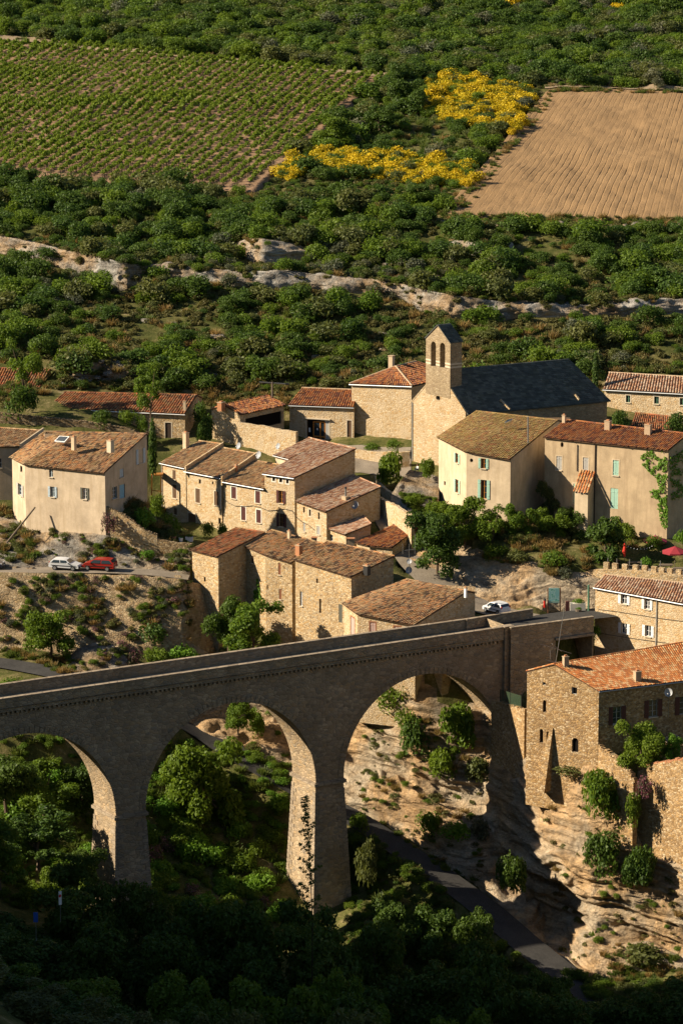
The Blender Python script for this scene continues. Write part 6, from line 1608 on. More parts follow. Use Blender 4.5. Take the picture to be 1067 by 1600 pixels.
def lobes_round(seed, n, spread=.62, r0=.34, r1=.55, flat=.85, zc=.5, zs=.34):
    rs = random.Random(seed); L = [(0, 0, zc, .62)]
    for k in range(n):
        a = rs.uniform(0, 6.283); q = spread * math.sqrt(rs.random())
        L.append((q * math.cos(a), q * math.sin(a), zc + rs.uniform(-zs, zs) * flat, rs.uniform(r0, r1)))
    return L
PROTO = bpy.data.collections.new('prototypes')     # never linked: only feeds the scattered cover
def mesh_of(name, V, F, mat):
    me = bpy.data.meshes.new(name); V = np.asarray(V, np.float32); F = np.asarray(F, np.int32)
    me.vertices.add(len(V)); me.vertices.foreach_set('co', V.ravel()); me.loops.add(F.size); me.loops.foreach_set('vertex_index', F.ravel())
    me.polygons.add(len(F)); me.polygons.foreach_set('loop_start', np.arange(0, F.size, 4, dtype=np.int32)); me.polygons.foreach_set('loop_total', np.full(len(F), 4, np.int32))
    me.materials.append(mat); me.update(); return me
SHRUB = {}
def shrubs(key, mat, nvar, n, size, **kw):
    SHRUB[key] = []
    for i in range(nvar):
        V, F = leaf_cloud(100 + i * 7 + len(SHRUB) * 31, lobes_round(i * 3 + len(SHRUB) * 11, 7, **kw), n, size)
        V[:, 2] = np.maximum(V[:, 2], -.25)
        SHRUB[key].append(mesh_of(key, V, F, L_[mat]))
shrubs('dark', 'leaf_dark', 4, 1500, .068); shrubs('mid', 'leaf_mid', 4, 1500, .068); shrubs('olive', 'leaf_olive', 2, 900, .085); shrubs('grey', 'leaf_grey', 2, 900, .075)
shrubs('broom', 'leaf_broom', 3, 1000, .075); shrubs('pink', 'leaf_pink', 2, 700, .075); shrubs('lime', 'leaf_lime', 2, 900, .09)
shrubs('bigleaf', 'leaf_mid', 2, 2600, .075); shrubs('bigleaf_dark', 'leaf_dark', 2, 2600, .075)
def tussock(key, mat, nvar, n, h=.5, w=.05, lean=.5):
    SHRUB[key] = []
    for i in range(nvar):
        rs = np.random.default_rng(300 + i + len(SHRUB) * 7)
        a = rs.random(n) * 6.283; q = rs.random(n) ** .6 * .75; c = np.stack([q * np.cos(a), q * np.sin(a), 0 * a - .06], 1)
        up = np.stack([np.cos(a) * lean * rs.random(n), np.sin(a) * lean * rs.random(n), 1 + 0 * a], 1) + rs.normal(size=(n, 3)) * .28; up[:, 2] = np.abs(up[:, 2])
        up *= (h * (.5 + .8 * rs.random(n)) * (1.25 - q * .7))[:, None]
        sd = np.cross(up, rs.normal(size=(n, 3))); sd /= np.linalg.norm(sd, axis=1, keepdims=True); sd *= w
        V = np.stack([c - sd, c + sd, c + up + sd * .5, c + up - sd * .5], 1).reshape(-1, 3)
        SHRUB[key].append(mesh_of(key, V, np.arange(n * 4).reshape(-1, 4), L_[mat]))
shrubs('scrub', 'leaf_scrub', 3, 300, .12, zc=.22, zs=.12, r0=.25, r1=.4); tussock('straw', 'leaf_straw', 2, 190, .8, .05, .7); tussock('grass', 'leaf_grass', 2, 190, .6, .06, .9)
V, F = [], []
SHRUB['vine'] = []
for i in range(3):
    V, F = leaf_cloud(500 + i, [(0, 0, .72, .30), (.22, .05, .85, .26), (-.2, -.04, .8, .27), (.05, .0, 1.02, .22)], 110, .12, inner=.3)
    SHRUB['vine'].append(mesh_of('vine', V, F, L_['leaf_vine']))
VT = MB().tube([(0, 0, -.1), (.03, .02, .3), (-.02, 0, .62)], [.06, .045, .04], 5)

def scatter(name, label, protos, P, scl, rot, idx, parent=None):
    """one object of ground cover: plants instanced on points"""
    col = bpy.data.collections.new(name + '_plants')
    for i, me in enumerate(protos):
        o = bpy.data.objects.new('%s_%02d' % (name, i), me); col.objects.link(o)
    me = bpy.data.meshes.new(name); P = np.asarray(P, np.float32)
    me.vertices.add(len(P)); me.vertices.foreach_set('co', P.ravel())
    a = me.attributes.new('scl', 'FLOAT_VECTOR', 'POINT'); a.data.foreach_set('vector', np.asarray(scl, np.float32).ravel())
    r3 = np.zeros((len(P), 3), np.float32); r3[:, 2] = rot
    a = me.attributes.new('rot', 'FLOAT_VECTOR', 'POINT'); a.data.foreach_set('vector', r3.ravel())
    a = me.attributes.new('idx', 'INT', 'POINT'); a.data.foreach_set('value', np.asarray(idx, np.int32))
    o = bpy.data.objects.new(name, me); COL.objects.link(o)
    ng = bpy.data.node_groups.new(name, 'GeometryNodeTree')
    ng.interface.new_socket(name='Geometry', in_out='INPUT', socket_type='NodeSocketGeometry'); ng.interface.new_socket(name='Geometry', in_out='OUTPUT', socket_type='NodeSocketGeometry')
    N = ng.nodes; gi, go = N.new('NodeGroupInput'), N.new('NodeGroupOutput')
    ci = N.new('GeometryNodeCollectionInfo'); ci.inputs['Collection'].default_value = col; ci.inputs['Separate Children'].default_value = True; ci.inputs['Reset Children'].default_value = True
    ip = N.new('GeometryNodeInstanceOnPoints'); ip.inputs['Pick Instance'].default_value = True
    def attr(nm, typ):
        n = N.new('GeometryNodeInputNamedAttribute'); n.data_type = typ; n.inputs['Name'].default_value = nm; return n.outputs['Attribute']
    er = N.new('FunctionNodeEulerToRotation')
    lk = ng.links.new
    lk(gi.outputs[0], ip.inputs['Points']); lk(ci.outputs[0], ip.inputs['Instance']); lk(attr('idx', 'INT'), ip.inputs['Instance Index'])
    lk(attr('rot', 'FLOAT_VECTOR'), er.inputs[0]); lk(er.outputs[0], ip.inputs['Rotation']); lk(attr('scl', 'FLOAT_VECTOR'), ip.inputs['Scale']); lk(ip.outputs[0], go.inputs[0])
    md = o.modifiers.new('scatter', 'NODES'); md.node_group = ng
    tag(o, label, None, None, 'stuff')
    return o
def inpoly(u, v, poly):
    u = np.asarray(u); v = np.asarray(v); r = np.zeros(u.shape, bool); n = len(poly)
    for i in range(n):
        (x0, y0), (x1, y1) = poly[i], poly[(i + 1) % n]
        c = ((y0 > v) != (y1 > v)) & (u < (x1 - x0) * (v - y0) / (y1 - y0 + 1e-9) + x0); r ^= c
    return r
def nproj(P):
    z = P[:, 2] - CAM_H; f = P[:, 1] * _c - z * _s; up = P[:, 1] * _s + z * _c
    return CU + FPX * P[:, 0] / f, CV - FPX * up / f
VINEYARD = [(-150, 48), (612, 116), (408, 302), (-150, 278)]
PLOUGH = [(846, 136), (1220, 142), (1220, 354), (680, 344)]
BROOM1 = [(652, 150), (672, 128), (700, 122), (760, 134), (830, 142), (822, 190), (798, 216), (770, 206), (730, 200), (690, 190), (655, 172)]
BROOM2 = [(420, 284), (450, 256), (530, 238), (600, 248), (660, 250), (735, 262), (748, 284), (720, 296), (640, 288), (560, 280), (500, 270), (460, 285)]
MEADOW = [(585, 170), (650, 180), (770, 220), (740, 252), (640, 246), (560, 232)]
FARM = [(935, 583), (1200, 583), (1200, 700), (935, 700)]
FARL = [(-100, 568), (96, 568), (96, 640), (-100, 640)]
def by_ledge(u, v, a, b):
    m = np.interp(u, [235, 262, 320, 400, 480, 580, 662, 700, 785, 880, 990, 1120], [430, 430, 438, 445, 449, 455, 482, 494, 494, 492, 488, 480])
    w = np.interp(u, [-60, 40, 110, 150, 205, 222, 248], [380, 398, 416, 438, 455, 438, 424]); s_ = np.where((u > 366) & (u < 492), 408, -99)
    r = ((v > m - a) & (v < m + b) & (u > 235)) | ((v > w - a) & (v < w + b) & (u < 250)) | ((v > s_ - a) & (v < s_ + b))
    return r & (rng.random(len(u)) < .76)
# --- the hillside
N = 29000
x = rng.uniform(-1, 1, N); y = 446 + (760 - 446) * rng.random(N) ** .85
x = x * (y * .115 + 12)
z = base_z(x, y); P = np.stack([x, y, z], 1); u, v = nproj(P)
noise = fbm(x / 16, y / 16, 0, 3, 31); n2 = fbm(x / 5, y / 5, 0, 2, 77)
dens = np.where(v < 140, .80, np.where(v < 345, .75, np.where(v < 470, .66, .46)))
dens = dens + np.where(v < 470, .25, .45) * noise
near_top = (v > 470)
inb1, inb2, inm = inpoly(u, v, BROOM1), inpoly(u, v, BROOM2), inpoly(u, v, MEADOW)
dens = np.where(inb1 | inb2, 1.0, dens); dens = np.where(inm, .12, dens)
keep = (rng.random(N) < dens) & ~inpoly(u, v, VINEYARD) & ~inpoly(u, v, PLOUGH) & ~inpoly(u, v, FARM) & ~inpoly(u, v, FARL) & (v < 612) & (y > 452)
trk = np.abs(v - np.interp(u, [-110, 300, 610], [52, 90, 119])) < 5
keep &= ~(trk & (u < 620)) & ~by_ledge(u, v, 10, 24)
P, u, v, noise, inb = P[keep], u[keep], v[keep], noise[keep], (inb1 | inb2)[keep]
n = len(P)
size = np.exp(rng.normal(.05, .55, n)); size = np.where(v < 140, size * 1.1, size); size = np.clip(size, .45, 3.2)
size = np.where(inb, np.clip(size, 1.2, 2.0), size)
for i in range(n): P[i, 2] = ground_at(P[i, 0], P[i, 1])
r = rng.random(n) + .25 * noise - .06
kind = np.where(r < .36, 0, np.where(r < .70, 1, np.where(r < .92, 2, 3)))
kind = np.where(inb & (rng.random(n) < .6), 4, kind)
kind = np.where((~inb) & (rng.random(n) < .003) & (v < 130) & (u > 600), 4, kind)
HK = ['dark', 'mid', 'olive', 'grey', 'broom']
order = np.argsort(-(size * FPX / P[:, 1]))
front_b = inpoly(u, v, [(420, 286), (560, 282), (640, 290), (748, 298), (748, 316), (420, 306)]); size = np.where(front_b, np.minimum(size, .7), size)
lowb = inpoly(u, v, [(680, 338), (1200, 346), (1200, 362), (680, 358)]); size = np.where(lowb, np.minimum(size, .75), size)
lab = {0: 'dark evergreen shrub on the garrigue hillside above the village', 1: 'mid green shrub on the garrigue hillside above the village', 2: 'olive toned shrub on the garrigue hillside above the village', 3: 'grey green shrub on the garrigue hillside above the village', 4: 'yellow flowering broom bush between the two fields'}
nm_ = {0: 'evergreen_shrub', 1: 'green_shrub', 2: 'olive_shrub', 3: 'grey_shrub', 4: 'broom_bush'}
order = np.array([i for i in order if -20 < u[i] < 1087 and -5 < v[i]])
solo = set(order[:300].tolist())
for i in solo:
    k = int(kind[i]); me = SHRUB[HK[k]][i % len(SHRUB[HK[k]])]
    o = bpy.data.objects.new(nm_[k], me); COL.objects.link(o)
    s = float(size[i]); o.location = P[i]; o.scale = (s * random.uniform(.9, 1.2), s * random.uniform(.9, 1.2), s * random.uniform(.75, 1.1)); o.rotation_euler = (0, 0, random.uniform(0, 6.28))
    tag(o, lab[k], 'shrub', lab[k].split(' on ')[0].split(' between')[0] + 's')
rest = np.array([i for i in range(n) if i not in solo])
protos = sum([SHRUB[k] for k in HK], []); base_i = np.cumsum([0] + [len(SHRUB[k]) for k in HK])
idx = np.array([base_i[kind[i]] + i % len(SHRUB[HK[kind[i]]]) for i in rest])
s = size[rest]; scl = np.stack([s * rng.uniform(.9, 1.2, len(s)), s * rng.uniform(.9, 1.2, len(s)), s * rng.uniform(.7, 1.05, len(s))], 1)
scatter('hillside_scrub', 'dense mass of smaller evergreen scrub covering the hillside', protos, P[rest], scl, rng.random(len(rest)) * 6.28, idx)
# low dry garrigue between the shrubs
N = 20000
x = rng.uniform(-1, 1, N); y = 448 + (700 - 448) * rng.random(N) ** 2.0; x = x * (y * .112 + 8); z = base_z(x, y); P = np.stack([x, y, z], 1); u, v = nproj(P)
keep = ~inpoly(u, v, VINEYARD) & ~inpoly(u, v, PLOUGH) & ~inpoly(u, v, FARM) & ~inpoly(u, v, FARL) & (v < 610) & (fbm(x / 7, y / 7, 0, 3, 12) > -.6) & ~by_ledge(u, v, 2, 8)
P, u, v = P[keep], u[keep], v[keep]
for i in range(len(P)): P[i, 2] = ground_at(P[i, 0], P[i, 1])
k = np.where(inpoly(u, v, MEADOW) | (rng.random(len(P)) < .10), 1, 0); k = np.where(rng.random(len(P)) < .06, 2, k)
gp = [SHRUB['scrub'], SHRUB['grass'], SHRUB['straw']]; bi = np.cumsum([0] + [len(q) for q in gp])
idx = np.array([bi[a] + i % len(gp[a]) for i, a in enumerate(k)]); s = rng.uniform(.45, 1.05, len(P))
scatter('dry_garrigue', 'low dry tussocks of garrigue between the shrubs', sum(gp, []), P, np.stack([s, s, s * rng.uniform(.7, 1.1, len(P))], 1), rng.random(len(P)) * 6.28, idx)
# --- the vineyard
TL, TR, BR, BLc = VC
right_dir = Vector((TR.x - BR.x, TR.y - BR.y)).normalized(); perp = Vector((right_dir.y, -right_dir.x))
if perp.x > 0: perp = -perp
pts = []
for r_ in range(75):
    for s_ in range(135):
        q = Vector((BR.x, BR.y)) + perp * (.3 + r_ * 2.0) + right_dir * (-20 + s_ * 1.02)
        pts.append((q.x + random.uniform(-.12, .12), q.y + random.uniform(-.15, .15)))
pts = np.array(pts); z = base_z(pts[:, 0], pts[:, 1]); P = np.c_[pts, z]; u, v = nproj(P)
ins = inpoly(u, v, [(-60, 60), (300, 94), (599, 124), (403, 297), (330, 298), (-60, 270)]) & (rng.random(len(P)) > .06)
P, u, v = P[ins], u[ins], v[ins]
for i in range(len(P)): P[i, 2] = ground_at(P[i, 0], P[i, 1])
vis = [i for i in np.argsort(P[:, 1]) if 0 < u[i] < 1067]
solo = set(vis[:300])
vt = VT.build('vine_stock_proto', M['bark_dark']); COL.objects.unlink(vt); vtm = vt.data
for i in solo:
    me = SHRUB['vine'][i % 3]; o = bpy.data.objects.new('vine_plant', vtm); COL.objects.link(o); o.location = P[i]; s = random.uniform(1.0, 1.4); o.scale = (s, s, s); o.rotation_euler = (0, 0, random.uniform(0, 6.28))
    tag(o, 'leafy vine in the nearest rows of the vineyard', 'vine', 'vines in the nearest vineyard rows')
    c = bpy.data.objects.new('leaves', me); COL.objects.link(c); c.parent = o
rest = np.array([i for i in range(len(P)) if i not in solo]); s = rng.uniform(1.05, 1.65, len(rest)) * (1 + .25 * fbm(P[rest, 0] / 12, P[rest, 1] / 12, 0, 2, 4))
scatter('vineyard_rows', 'long parallel rows of green vines further up the vineyard', SHRUB['vine'], P[rest], np.stack([s, s, s], 1), rng.random(len(rest)) * 6.28, np.arange(len(rest)) % 3)

# --- scattered stones
RK = []
for i in range(3):
    bm = bmesh.new(); bmesh.ops.create_icosphere(bm, subdivisions=3, radius=1)
    for q in bm.verts:
        c = q.co; k = 1 + .35 * float(fbm(c.x * 1.3 + i * 7, c.y * 1.3, c.z * 1.3, 3, i)); q.co = Vector((c.x * k, c.y * k * .8, c.z * k * .55))
    me = bpy.data.meshes.new('boulder'); bm.to_mesh(me); bm.free(); me.materials.append(M['rock_grey']); RK.append(me)
spots = [(random.uniform(330, 372), random.uniform(312, 324)) for _ in range(9)] + [(random.uniform(510, 610), random.uniform(338, 352)) for _ in range(14)] + [(random.uniform(690, 840), random.uniform(346, 356)) for _ in range(20)] + [(random.uniform(870, 1067), random.uniform(348, 356)) for _ in range(20)] \
    + [(random.uniform(120, 260), random.uniform(540, 600)) for _ in range(16)] + [(random.uniform(290, 370), random.uniform(86, 100)) for _ in range(10)] + [(random.uniform(500, 700), random.uniform(375, 440)) for _ in range(10)] + [(random.uniform(20, 700), random.uniform(500, 590)) for _ in range(24)] + [(random.uniform(880, 1067), random.uniform(0, 8)) for _ in range(8)]
for k, (uu, vv) in enumerate(spots):
    p = hit(uu, vv, 446); o = bpy.data.objects.new('boulder', RK[k % 3]); COL.objects.link(o); s = random.uniform(.35, 1.0); o.location = p; o.scale = (s * 1.3, s, s * .9); o.rotation_euler = (0, 0, random.uniform(0, 6.3))
    tag(o, 'pale limestone boulder lying on the garrigue hillside', 'rock', 'limestone boulders on the hillside')
for lab_, uu, vv, s in (('grey boulder at the left edge of the upper road', 10, 887, .75), ('pale boulder beside the upper road near the left edge', 22, 887, .6), ('low boulder on the upper road behind the white hatchback', 48, 888, .5)):
    p = hit(uu, vv, 380); o = bpy.data.objects.new('boulder', RK[0]); COL.objects.link(o); o.location = p; o.scale = (s * 1.3, s, s); tag(o, lab_, 'rock')

# --- trees and bushes of the village and the gorge
TREE = {}
def tree_proto(key, mat, seed, n=9000, leaf=.023, zc=.52, gaps=.75, lob=20, tall=1.0):
    rs = random.Random(seed); L = []
    for k in range(lob):
        a = rs.uniform(0, 6.283); q = .36 * math.sqrt(rs.random()); h = rs.uniform(-.36, .34)
        L.append((q * math.cos(a), q * math.sin(a), zc + h, rs.uniform(.12, .20) * (1.1 - abs(h))))
    V, F = leaf_cloud(seed, L, n, leaf, inner=gaps * .6)
    crown = mesh_of('crown', V, F, L_[mat])
    m = MB(); m.tube([(0, 0, -.06), (.01, .01, .15), (-.01, 0, .34), (.01, 0, zc)], [.028, .022, .018, .008], 7)
    for x_, y_, z_, r_ in L[:8]: m.tube([(0, 0, .22 + .15 * rs.random()), (x_ * .5, y_ * .5, (z_ + .3) / 2 + .02), (x_, y_, z_)], [.012, .008, .004], 5, cap=False)
    t = m.build('trunk_proto', M['bark']); me = t.data; COL.objects.unlink(t); me.name = 'trunk'
    TREE.setdefault(key, []).append((me, crown))
for i in range(3): tree_proto('mid', 'leaf_mid', 40 + i); tree_proto('dark', 'leaf_dark', 60 + i)
for i in range(2): tree_proto('lime', 'leaf_lime', 80 + i, 8000); tree_proto('olive', 'leaf_olive', 90 + i, 8000); tree_proto('airy', 'leaf_mid', 95 + i, 3600, .023, .66, .9, 12)
tree_proto('fig', 'leaf_mid', 85, 4200, .036); tree_proto('fig', 'leaf_dark', 86, 4200, .036)
def tree(kind, label, u, vb, w, h, y=None, lift=0.0, name='leafy_tree', cat='tree', group=None, rot=None, sink=.3):
    p = hit(u, vb, 300) if y is None else aty(u, vb, y)
    s = scale_at(p); W_, Hh = w / s, h / s
    tm, cm_ = TREE[kind][int(u + vb) % len(TREE[kind])]
    root = thing(name, label, cat, p - Vector((0, 0, sink)), group)
    rz = random.uniform(0, 6.28) if rot is None else rot
    for nm, me in (('trunk', tm), ('crown', cm_)):
        o = bpy.data.objects.new(nm, me); COL.objects.link(o); o.parent = root; o.rotation_euler = (0, 0, rz); o.scale = (W_ / .98, W_ / .98, (Hh + sink) / 1.02)
    return root
def bush(kind, label, u, vb, w, h, y=None, name='green_bush', cat='bush', group=None, sink=.12):
    p = hit(u, vb, 300) if y is None else aty(u, vb, y)
    s = scale_at(p); W_, Hh = w / s, h / s
    me = SHRUB[kind][int(u * 3 + vb) % len(SHRUB[kind])]
    o = bpy.data.objects.new(name, me); COL.objects.link(o); o.location = p - Vector((0, 0, sink)); o.scale = (W_ / 2.1, W_ / 2.1, Hh / 1.25); o.rotation_euler = (0, 0, random.uniform(0, 6.28))
    return tag(o, label, cat, group)
exec_trees = [
 ('dark', 'dark leafy fig tree growing against the tall narrow stone house', 358, 1014, 82, 100, 391.5), ('mid', 'mid green tree in front of the weathered stone house above the bridge', 396, 1026, 104, 95, 387.5),
 ('mid', 'round tree beside the lower left road', 80, 1022, 90, 86, 388), ('airy', 'slender tree in front of the long low barn', 236, 664, 66, 95, 438), ('airy', 'tall airy tree at the far left behind the terrace wall', 38, 628, 72, 92, 443.5),
 ('dark', 'big dark tree between the low house and the rocky bank', 684, 905, 104, 112, 396), ('mid', 'leftmost acacia below the mint shuttered house', 690, 838, 62, 68, 404), ('mid', 'acacia tree under the lower mint shutters', 728, 858, 86, 92, 401),
 ('airy', 'acacia tree right of the lower mint shutters', 768, 862, 70, 72, 400), ('mid', 'light green tree at the right corner of the mint shuttered house', 812, 852, 60, 76, 401.5), ('olive', 'olive tree in front of the faded grey shutter', 858, 812, 44, 68, 408),
 ('mid', 'leafy tree in front of the pale green door', 862, 856, 64, 72, 403.5), ('dark', 'dense dark tree under the lean to on the long buff house', 902, 858, 70, 70, 405), ('mid', 'leafy tree below the tall mint door', 975, 866, 60, 68, 402),
 ('fig', 'bright fig tree at the left end of the terrace', 945, 880, 72, 76, 396), ('mid', 'broad tree in the courtyard of the orange roofed house', 1000, 1206, 84, 92, 349), ('lime', 'smaller bright tree at the right of the courtyard', 1045, 1200, 44, 60, 350),
 
 ('mid', 'big bright tree seen through the middle arch', 318, 1300, 140, 178, 371), ('mid', 'tree beside the road seen at the top of the middle arch', 372, 1140, 60, 66, 382),
]
for t_ in exec_trees: tree(*t_[:6], y=t_[6])
def cypress(label, u, vb, w, h, y):
    p = aty(u, vb, y); s = scale_at(p); root = thing('cypress_tree', label, 'tree', p - Vector((0, 0, .3)))
    V, F = leaf_cloud(int(u), [(0, 0, .12 + .08 * k, .5 * (1 - abs(k / 10 - .35) ** 1.5) * .55) for k in range(11)], 1600, .05, up=.9, inner=.5)
    V[:, 0:2] *= 1.9
    o = bpy.data.objects.new('crown', mesh_of('crown', V, F, L_['leaf_dark'])); COL.objects.link(o); o.parent = root; o.scale = (w / s, w / s, h / s)
    MB().tube([p - Vector((0, 0, .5)), p + Vector((0, 0, h / s * .6))], [.12, .05], 6).build('trunk', M['bark'], root)
cypress('narrow dark cypress beside the shaded side of the cream house', 239.5, 740, 14, 88, 420)
cypress('thin cypress behind the right end of the church', 929.5, 604, 11, 58, 448)
bl = [
 ('lime', 'bright green hedge bush beside the pot terrace, left half', 226, 822, 46, 36, 406.5), ('mid', 'bright green hedge bush beside the pot terrace, right half', 258, 836, 56, 44, 411), ('mid', 'tall hedge bush below the orange pergola', 244, 808, 34, 40, 418),
 ('pink', 'pink valerian bush at the foot of the cream house', 172, 834, 34, 40, 403.6), ('lime', 'small bright bush on the stony slope below the hedge', 231, 876, 26, 20, 401.6), ('mid', 'low green bush at the rear of the pot terrace', 326, 838, 30, 26, 414), ('mid', 'leafy shrub between pot terrace and rust red roof', 347, 838, 26, 26, 414),
 ('dark', 'round dark bush on top of the terrace wall', 158, 664, 44, 28, 440), ('mid', 'smaller round bush on top of the terrace wall', 200, 664, 36, 26, 440), ('dark', 'dense bush below the tall airy tree at far left', 38, 652, 66, 58, 441), ('mid', 'low bush at the right end of the terrace wall', 222, 672, 26, 30, 439.5),
 ('bigleaf_dark', 'large leafed climber filling the gap beside the barn', 322, 694, 34, 52, 437), ('dark', 'dark climber on the right gable of the long low barn', 314, 666, 34, 46, 443),
 ('bigleaf', 'large round hedge below the windowless block', 610, 762, 54, 60, 420.5), ('mid', 'clipped hedge on the wall below the windowless block', 580, 703, 44, 14, 434), ('mid', 'taller hedge end beside the church corner', 614, 702, 36, 18, 433), ('bigleaf', 'leafy bush right of the seated person', 669, 746, 30, 34, 418), 
 ('mid', 'low green shrub on the rock below the seated person', 648, 786, 34, 18, 411), ('dark', 'round shrub in front of the long pale stone building', 968, 668, 46, 32, 428), ('dark', 'dark shrub at the right edge below the long pale building', 1055, 676, 42, 38, 426), ('lime', 'bright shrub at the corner of the white shuttered house', 927, 1002, 22, 28, 384.5),
 ('mid', 'leafy shrub beside the blue door above the bridge parapet', 716, 974, 40, 18, 383.5), ('dark', 'dark bush in the recess of the left bank', 236, 1008, 72, 48, 392), ('lime', 'bright bush just above the bridge parapet, left of the tower house', 290, 1034, 56, 34, 389.5), ('mid', 'bright bush above the bridge parapet beside the rock outcrop', 246, 1040, 60, 36, 388), ('pink', 'purple flowering bush above the bridge parapet', 212, 1040, 32, 36, 386.5),
 ('mid', 'green bank below the lower left road, left part', 20, 1086, 84, 34, 377), ('mid', 'green bank below the lower left road, right part', 72, 1086, 60, 24, 375),
 ('mid', 'bush at the top left of the cliff in the right arch', 608, 1112, 66, 50, None), ('dark', 'dark bush in the middle of the cliff in the right arch', 652, 1190, 78, 84, None), ('bigleaf', 'leafy bush low in the middle of the cliff', 692, 1218, 72, 56, None), ('bigleaf', 'broad ivy mass hanging beside the shaded abutment', 716, 1166, 76, 72, None), ('olive', 'shrub on the cliff edge where the abutment shadow begins', 742, 1222, 58, 46, None),
 ('mid', 'bright bush above the gorge road at the cliff foot', 672, 1304, 54, 42, None), ('lime', 'yellow green bush beside the cliff foot bush', 708, 1310, 54, 34, None), ('grey', 'grey green bush at the right of the cliff foot', 752, 1308, 50, 32, None),
 ('bigleaf_dark', 'dark leafy bush in shade beside the gorge road', 795, 1396, 58, 74, 353), ('olive', 'tall shrub beside the bridge pier along the gorge road', 570, 1392, 46, 92, 358), ('mid', 'shrub hiding the pier edge above the gorge road', 562, 1300, 40, 40, 367.5),
 ('bigleaf', 'leafy fig bush rooted in the cliff below the stepped wall', 936, 1282, 74, 86, 348.8), ('dark', 'dark round bush on the cliff below the fig bush', 936, 1366, 76, 78, 347.2), ('bigleaf_dark', 'dark leafy bush right of the round cliff bush', 1000, 1386, 68, 76, 345.2), ('pink', 'pink flowering bush on the wall at the right edge', 1008, 1248, 34, 44, 346), ('mid', 'small bush hanging from the ruined wall end', 990, 1290, 36, 60, 346.5), ('olive', 'dry shrub on the small ledge below the tall rough house', 890, 1212, 70, 22, 353.6), ('olive', 'dry shrub at the foot of the buttress', 832, 1222, 28, 28, 358.6),
 ('olive', 'grassy shrub on the cliff ledge at the right edge', 1040, 1370, 40, 26, 348), ('olive', 'yellowish shrub on the grassy shelf below the cliff', 1010, 1508, 90, 34, 341), ('mid', 'shrub at the lower right corner of the gorge', 930, 1475, 30, 30, 348),
 ('mid', 'dark shrub under the leaning gorge wall', 400, 1150, 36, 56, None), ('mid', 'green shrub on the dry bank below the acacias', 775, 872, 50, 26, None), ('olive', 'dull shrub on the dry bank above the white city car', 812, 880, 46, 24, None), ('mid', 'green shrub at the right end of the dry bank', 862, 886, 56, 28, None), ('grey', 'grey shrub on the dry bank above the map board', 884, 902, 40, 18, None), ('mid', 'green shrub on the cliff shelf high in the right arch', 636, 1142, 56, 44, None), ('lime', 'lavender clump between the terrace merlons', 1010, 882, 22, 16, 391.5), ('mid', 'vine leaves over the middle of the terrace', 1022, 858, 42, 24, 396.5), ('lime', 'bright bush at the right edge of the terrace', 1062, 848, 26, 26, 396),
]
for b_ in bl: bush(*b_[:6], y=b_[6])
for r_, p_, w_, lf in PLANTS:
    me = SHRUB['lime' if lf == 'leaf_lime' else 'mid'][0]; o = bpy.data.objects.new('plant', me); COL.objects.link(o); o.parent = r_; o.location = p_ - parent_world(r_) - Vector((0, 0, .05)); o.scale = (w_, w_ * .8, w_ * .7)
# shrubs of the valley floor between and behind the arches
for k in range(64):
    if k < 34: uu, vv = random.uniform(232, 440), random.uniform(1255, 1440)
    else: uu, vv = random.uniform(-10, 190), random.uniform(1210, 1420)
    p = hit(uu, vv, 338)
    kd = random.choice(['mid', 'lime', 'lime', 'mid', 'lime', 'mid']) if k < 34 else random.choice(['mid', 'lime', 'mid'])
    o = bush(kd, 'leafy shrub on the valley slope seen through the middle arch' if k < 34 else 'leafy shrub on the valley slope seen through the left arch', uu, vv, random.uniform(40, 70), random.uniform(24, 40), p.y, 'valley_shrub', 'shrub', 'shrubs on the valley slope behind the middle arch' if k < 34 else 'shrubs on the valley slope behind the left arch', .3)
for uu, vv, w_, h_ in ((240, 1360, 40, 50), (262, 1330, 36, 30), (300, 1400, 34, 26), (415, 1420, 30, 24)):
    bush('pink', 'pink flowering valerian on the valley slope behind the arches', uu, vv, w_, h_, None, 'valerian_clump', 'flower', 'pink valerian on the valley slope')
for k, (uu, vv, w_, h_, yy) in enumerate(((10, 1260, 110, 95, 356), (70, 1270, 110, 90, 362), (130, 1262, 90, 80, 366), (60, 1350, 120, 90, 348), (0, 1380, 110, 110, 340), (120, 1400, 100, 80, 344))):
    tree(['dark', 'mid', 'dark'][k % 3], 'shaded tree of the grove seen through the left arch', uu, vv, w_, h_, yy, group='trees of the grove behind the left arch')
# the dark wood in the foreground
for k in range(75):
    row = k % 5; yy = [331, 320, 308, 296, 284][row] + random.uniform(-4, 4); uu = -130 + (k // 5) * 88 + random.uniform(-30, 30) + row * 22
    if uu > 640 and row < 1: continue
    xx = aty(uu, 1500, yy).x; p = Vector((xx, yy, ground_at(xx, yy)))
    s = scale_at(p); top = [1402, 1452, 1505, 1550, 1575][row] + random.uniform(-24, 24) + (40 if uu > 560 else 0) + (50 if uu > 760 else 0) + (25 if uu < 120 and row < 1 else 0)
    vb = proj(p)[1]; h_ = max(60, vb - top); w_ = random.uniform(110, 160)
    rown = ['rear', 'second', 'middle', 'fourth', 'nearest'][row]; coln = ['beyond the left edge', 'at the left edge', 'by the blue road sign', 'by the white road sign', 'below the left pier', 'just right of the left pier', 'below the middle arch', 'left of the thin sapling', 'around the thin sapling', 'below the tall pier', 'left of the gorge road', 'under the gorge road bend', 'right of the gorge road', 'below the cliff shelf', 'at the right edge'][k // 5]
    tree(['dark', 'dark', 'mid', 'dark', 'olive'][k % 5], 'dark tree in the %s row of the foreground wood, %s' % (rown, coln), uu, vb, w_, h_, yy, group='trees of the dark foreground wood', sink=.5)
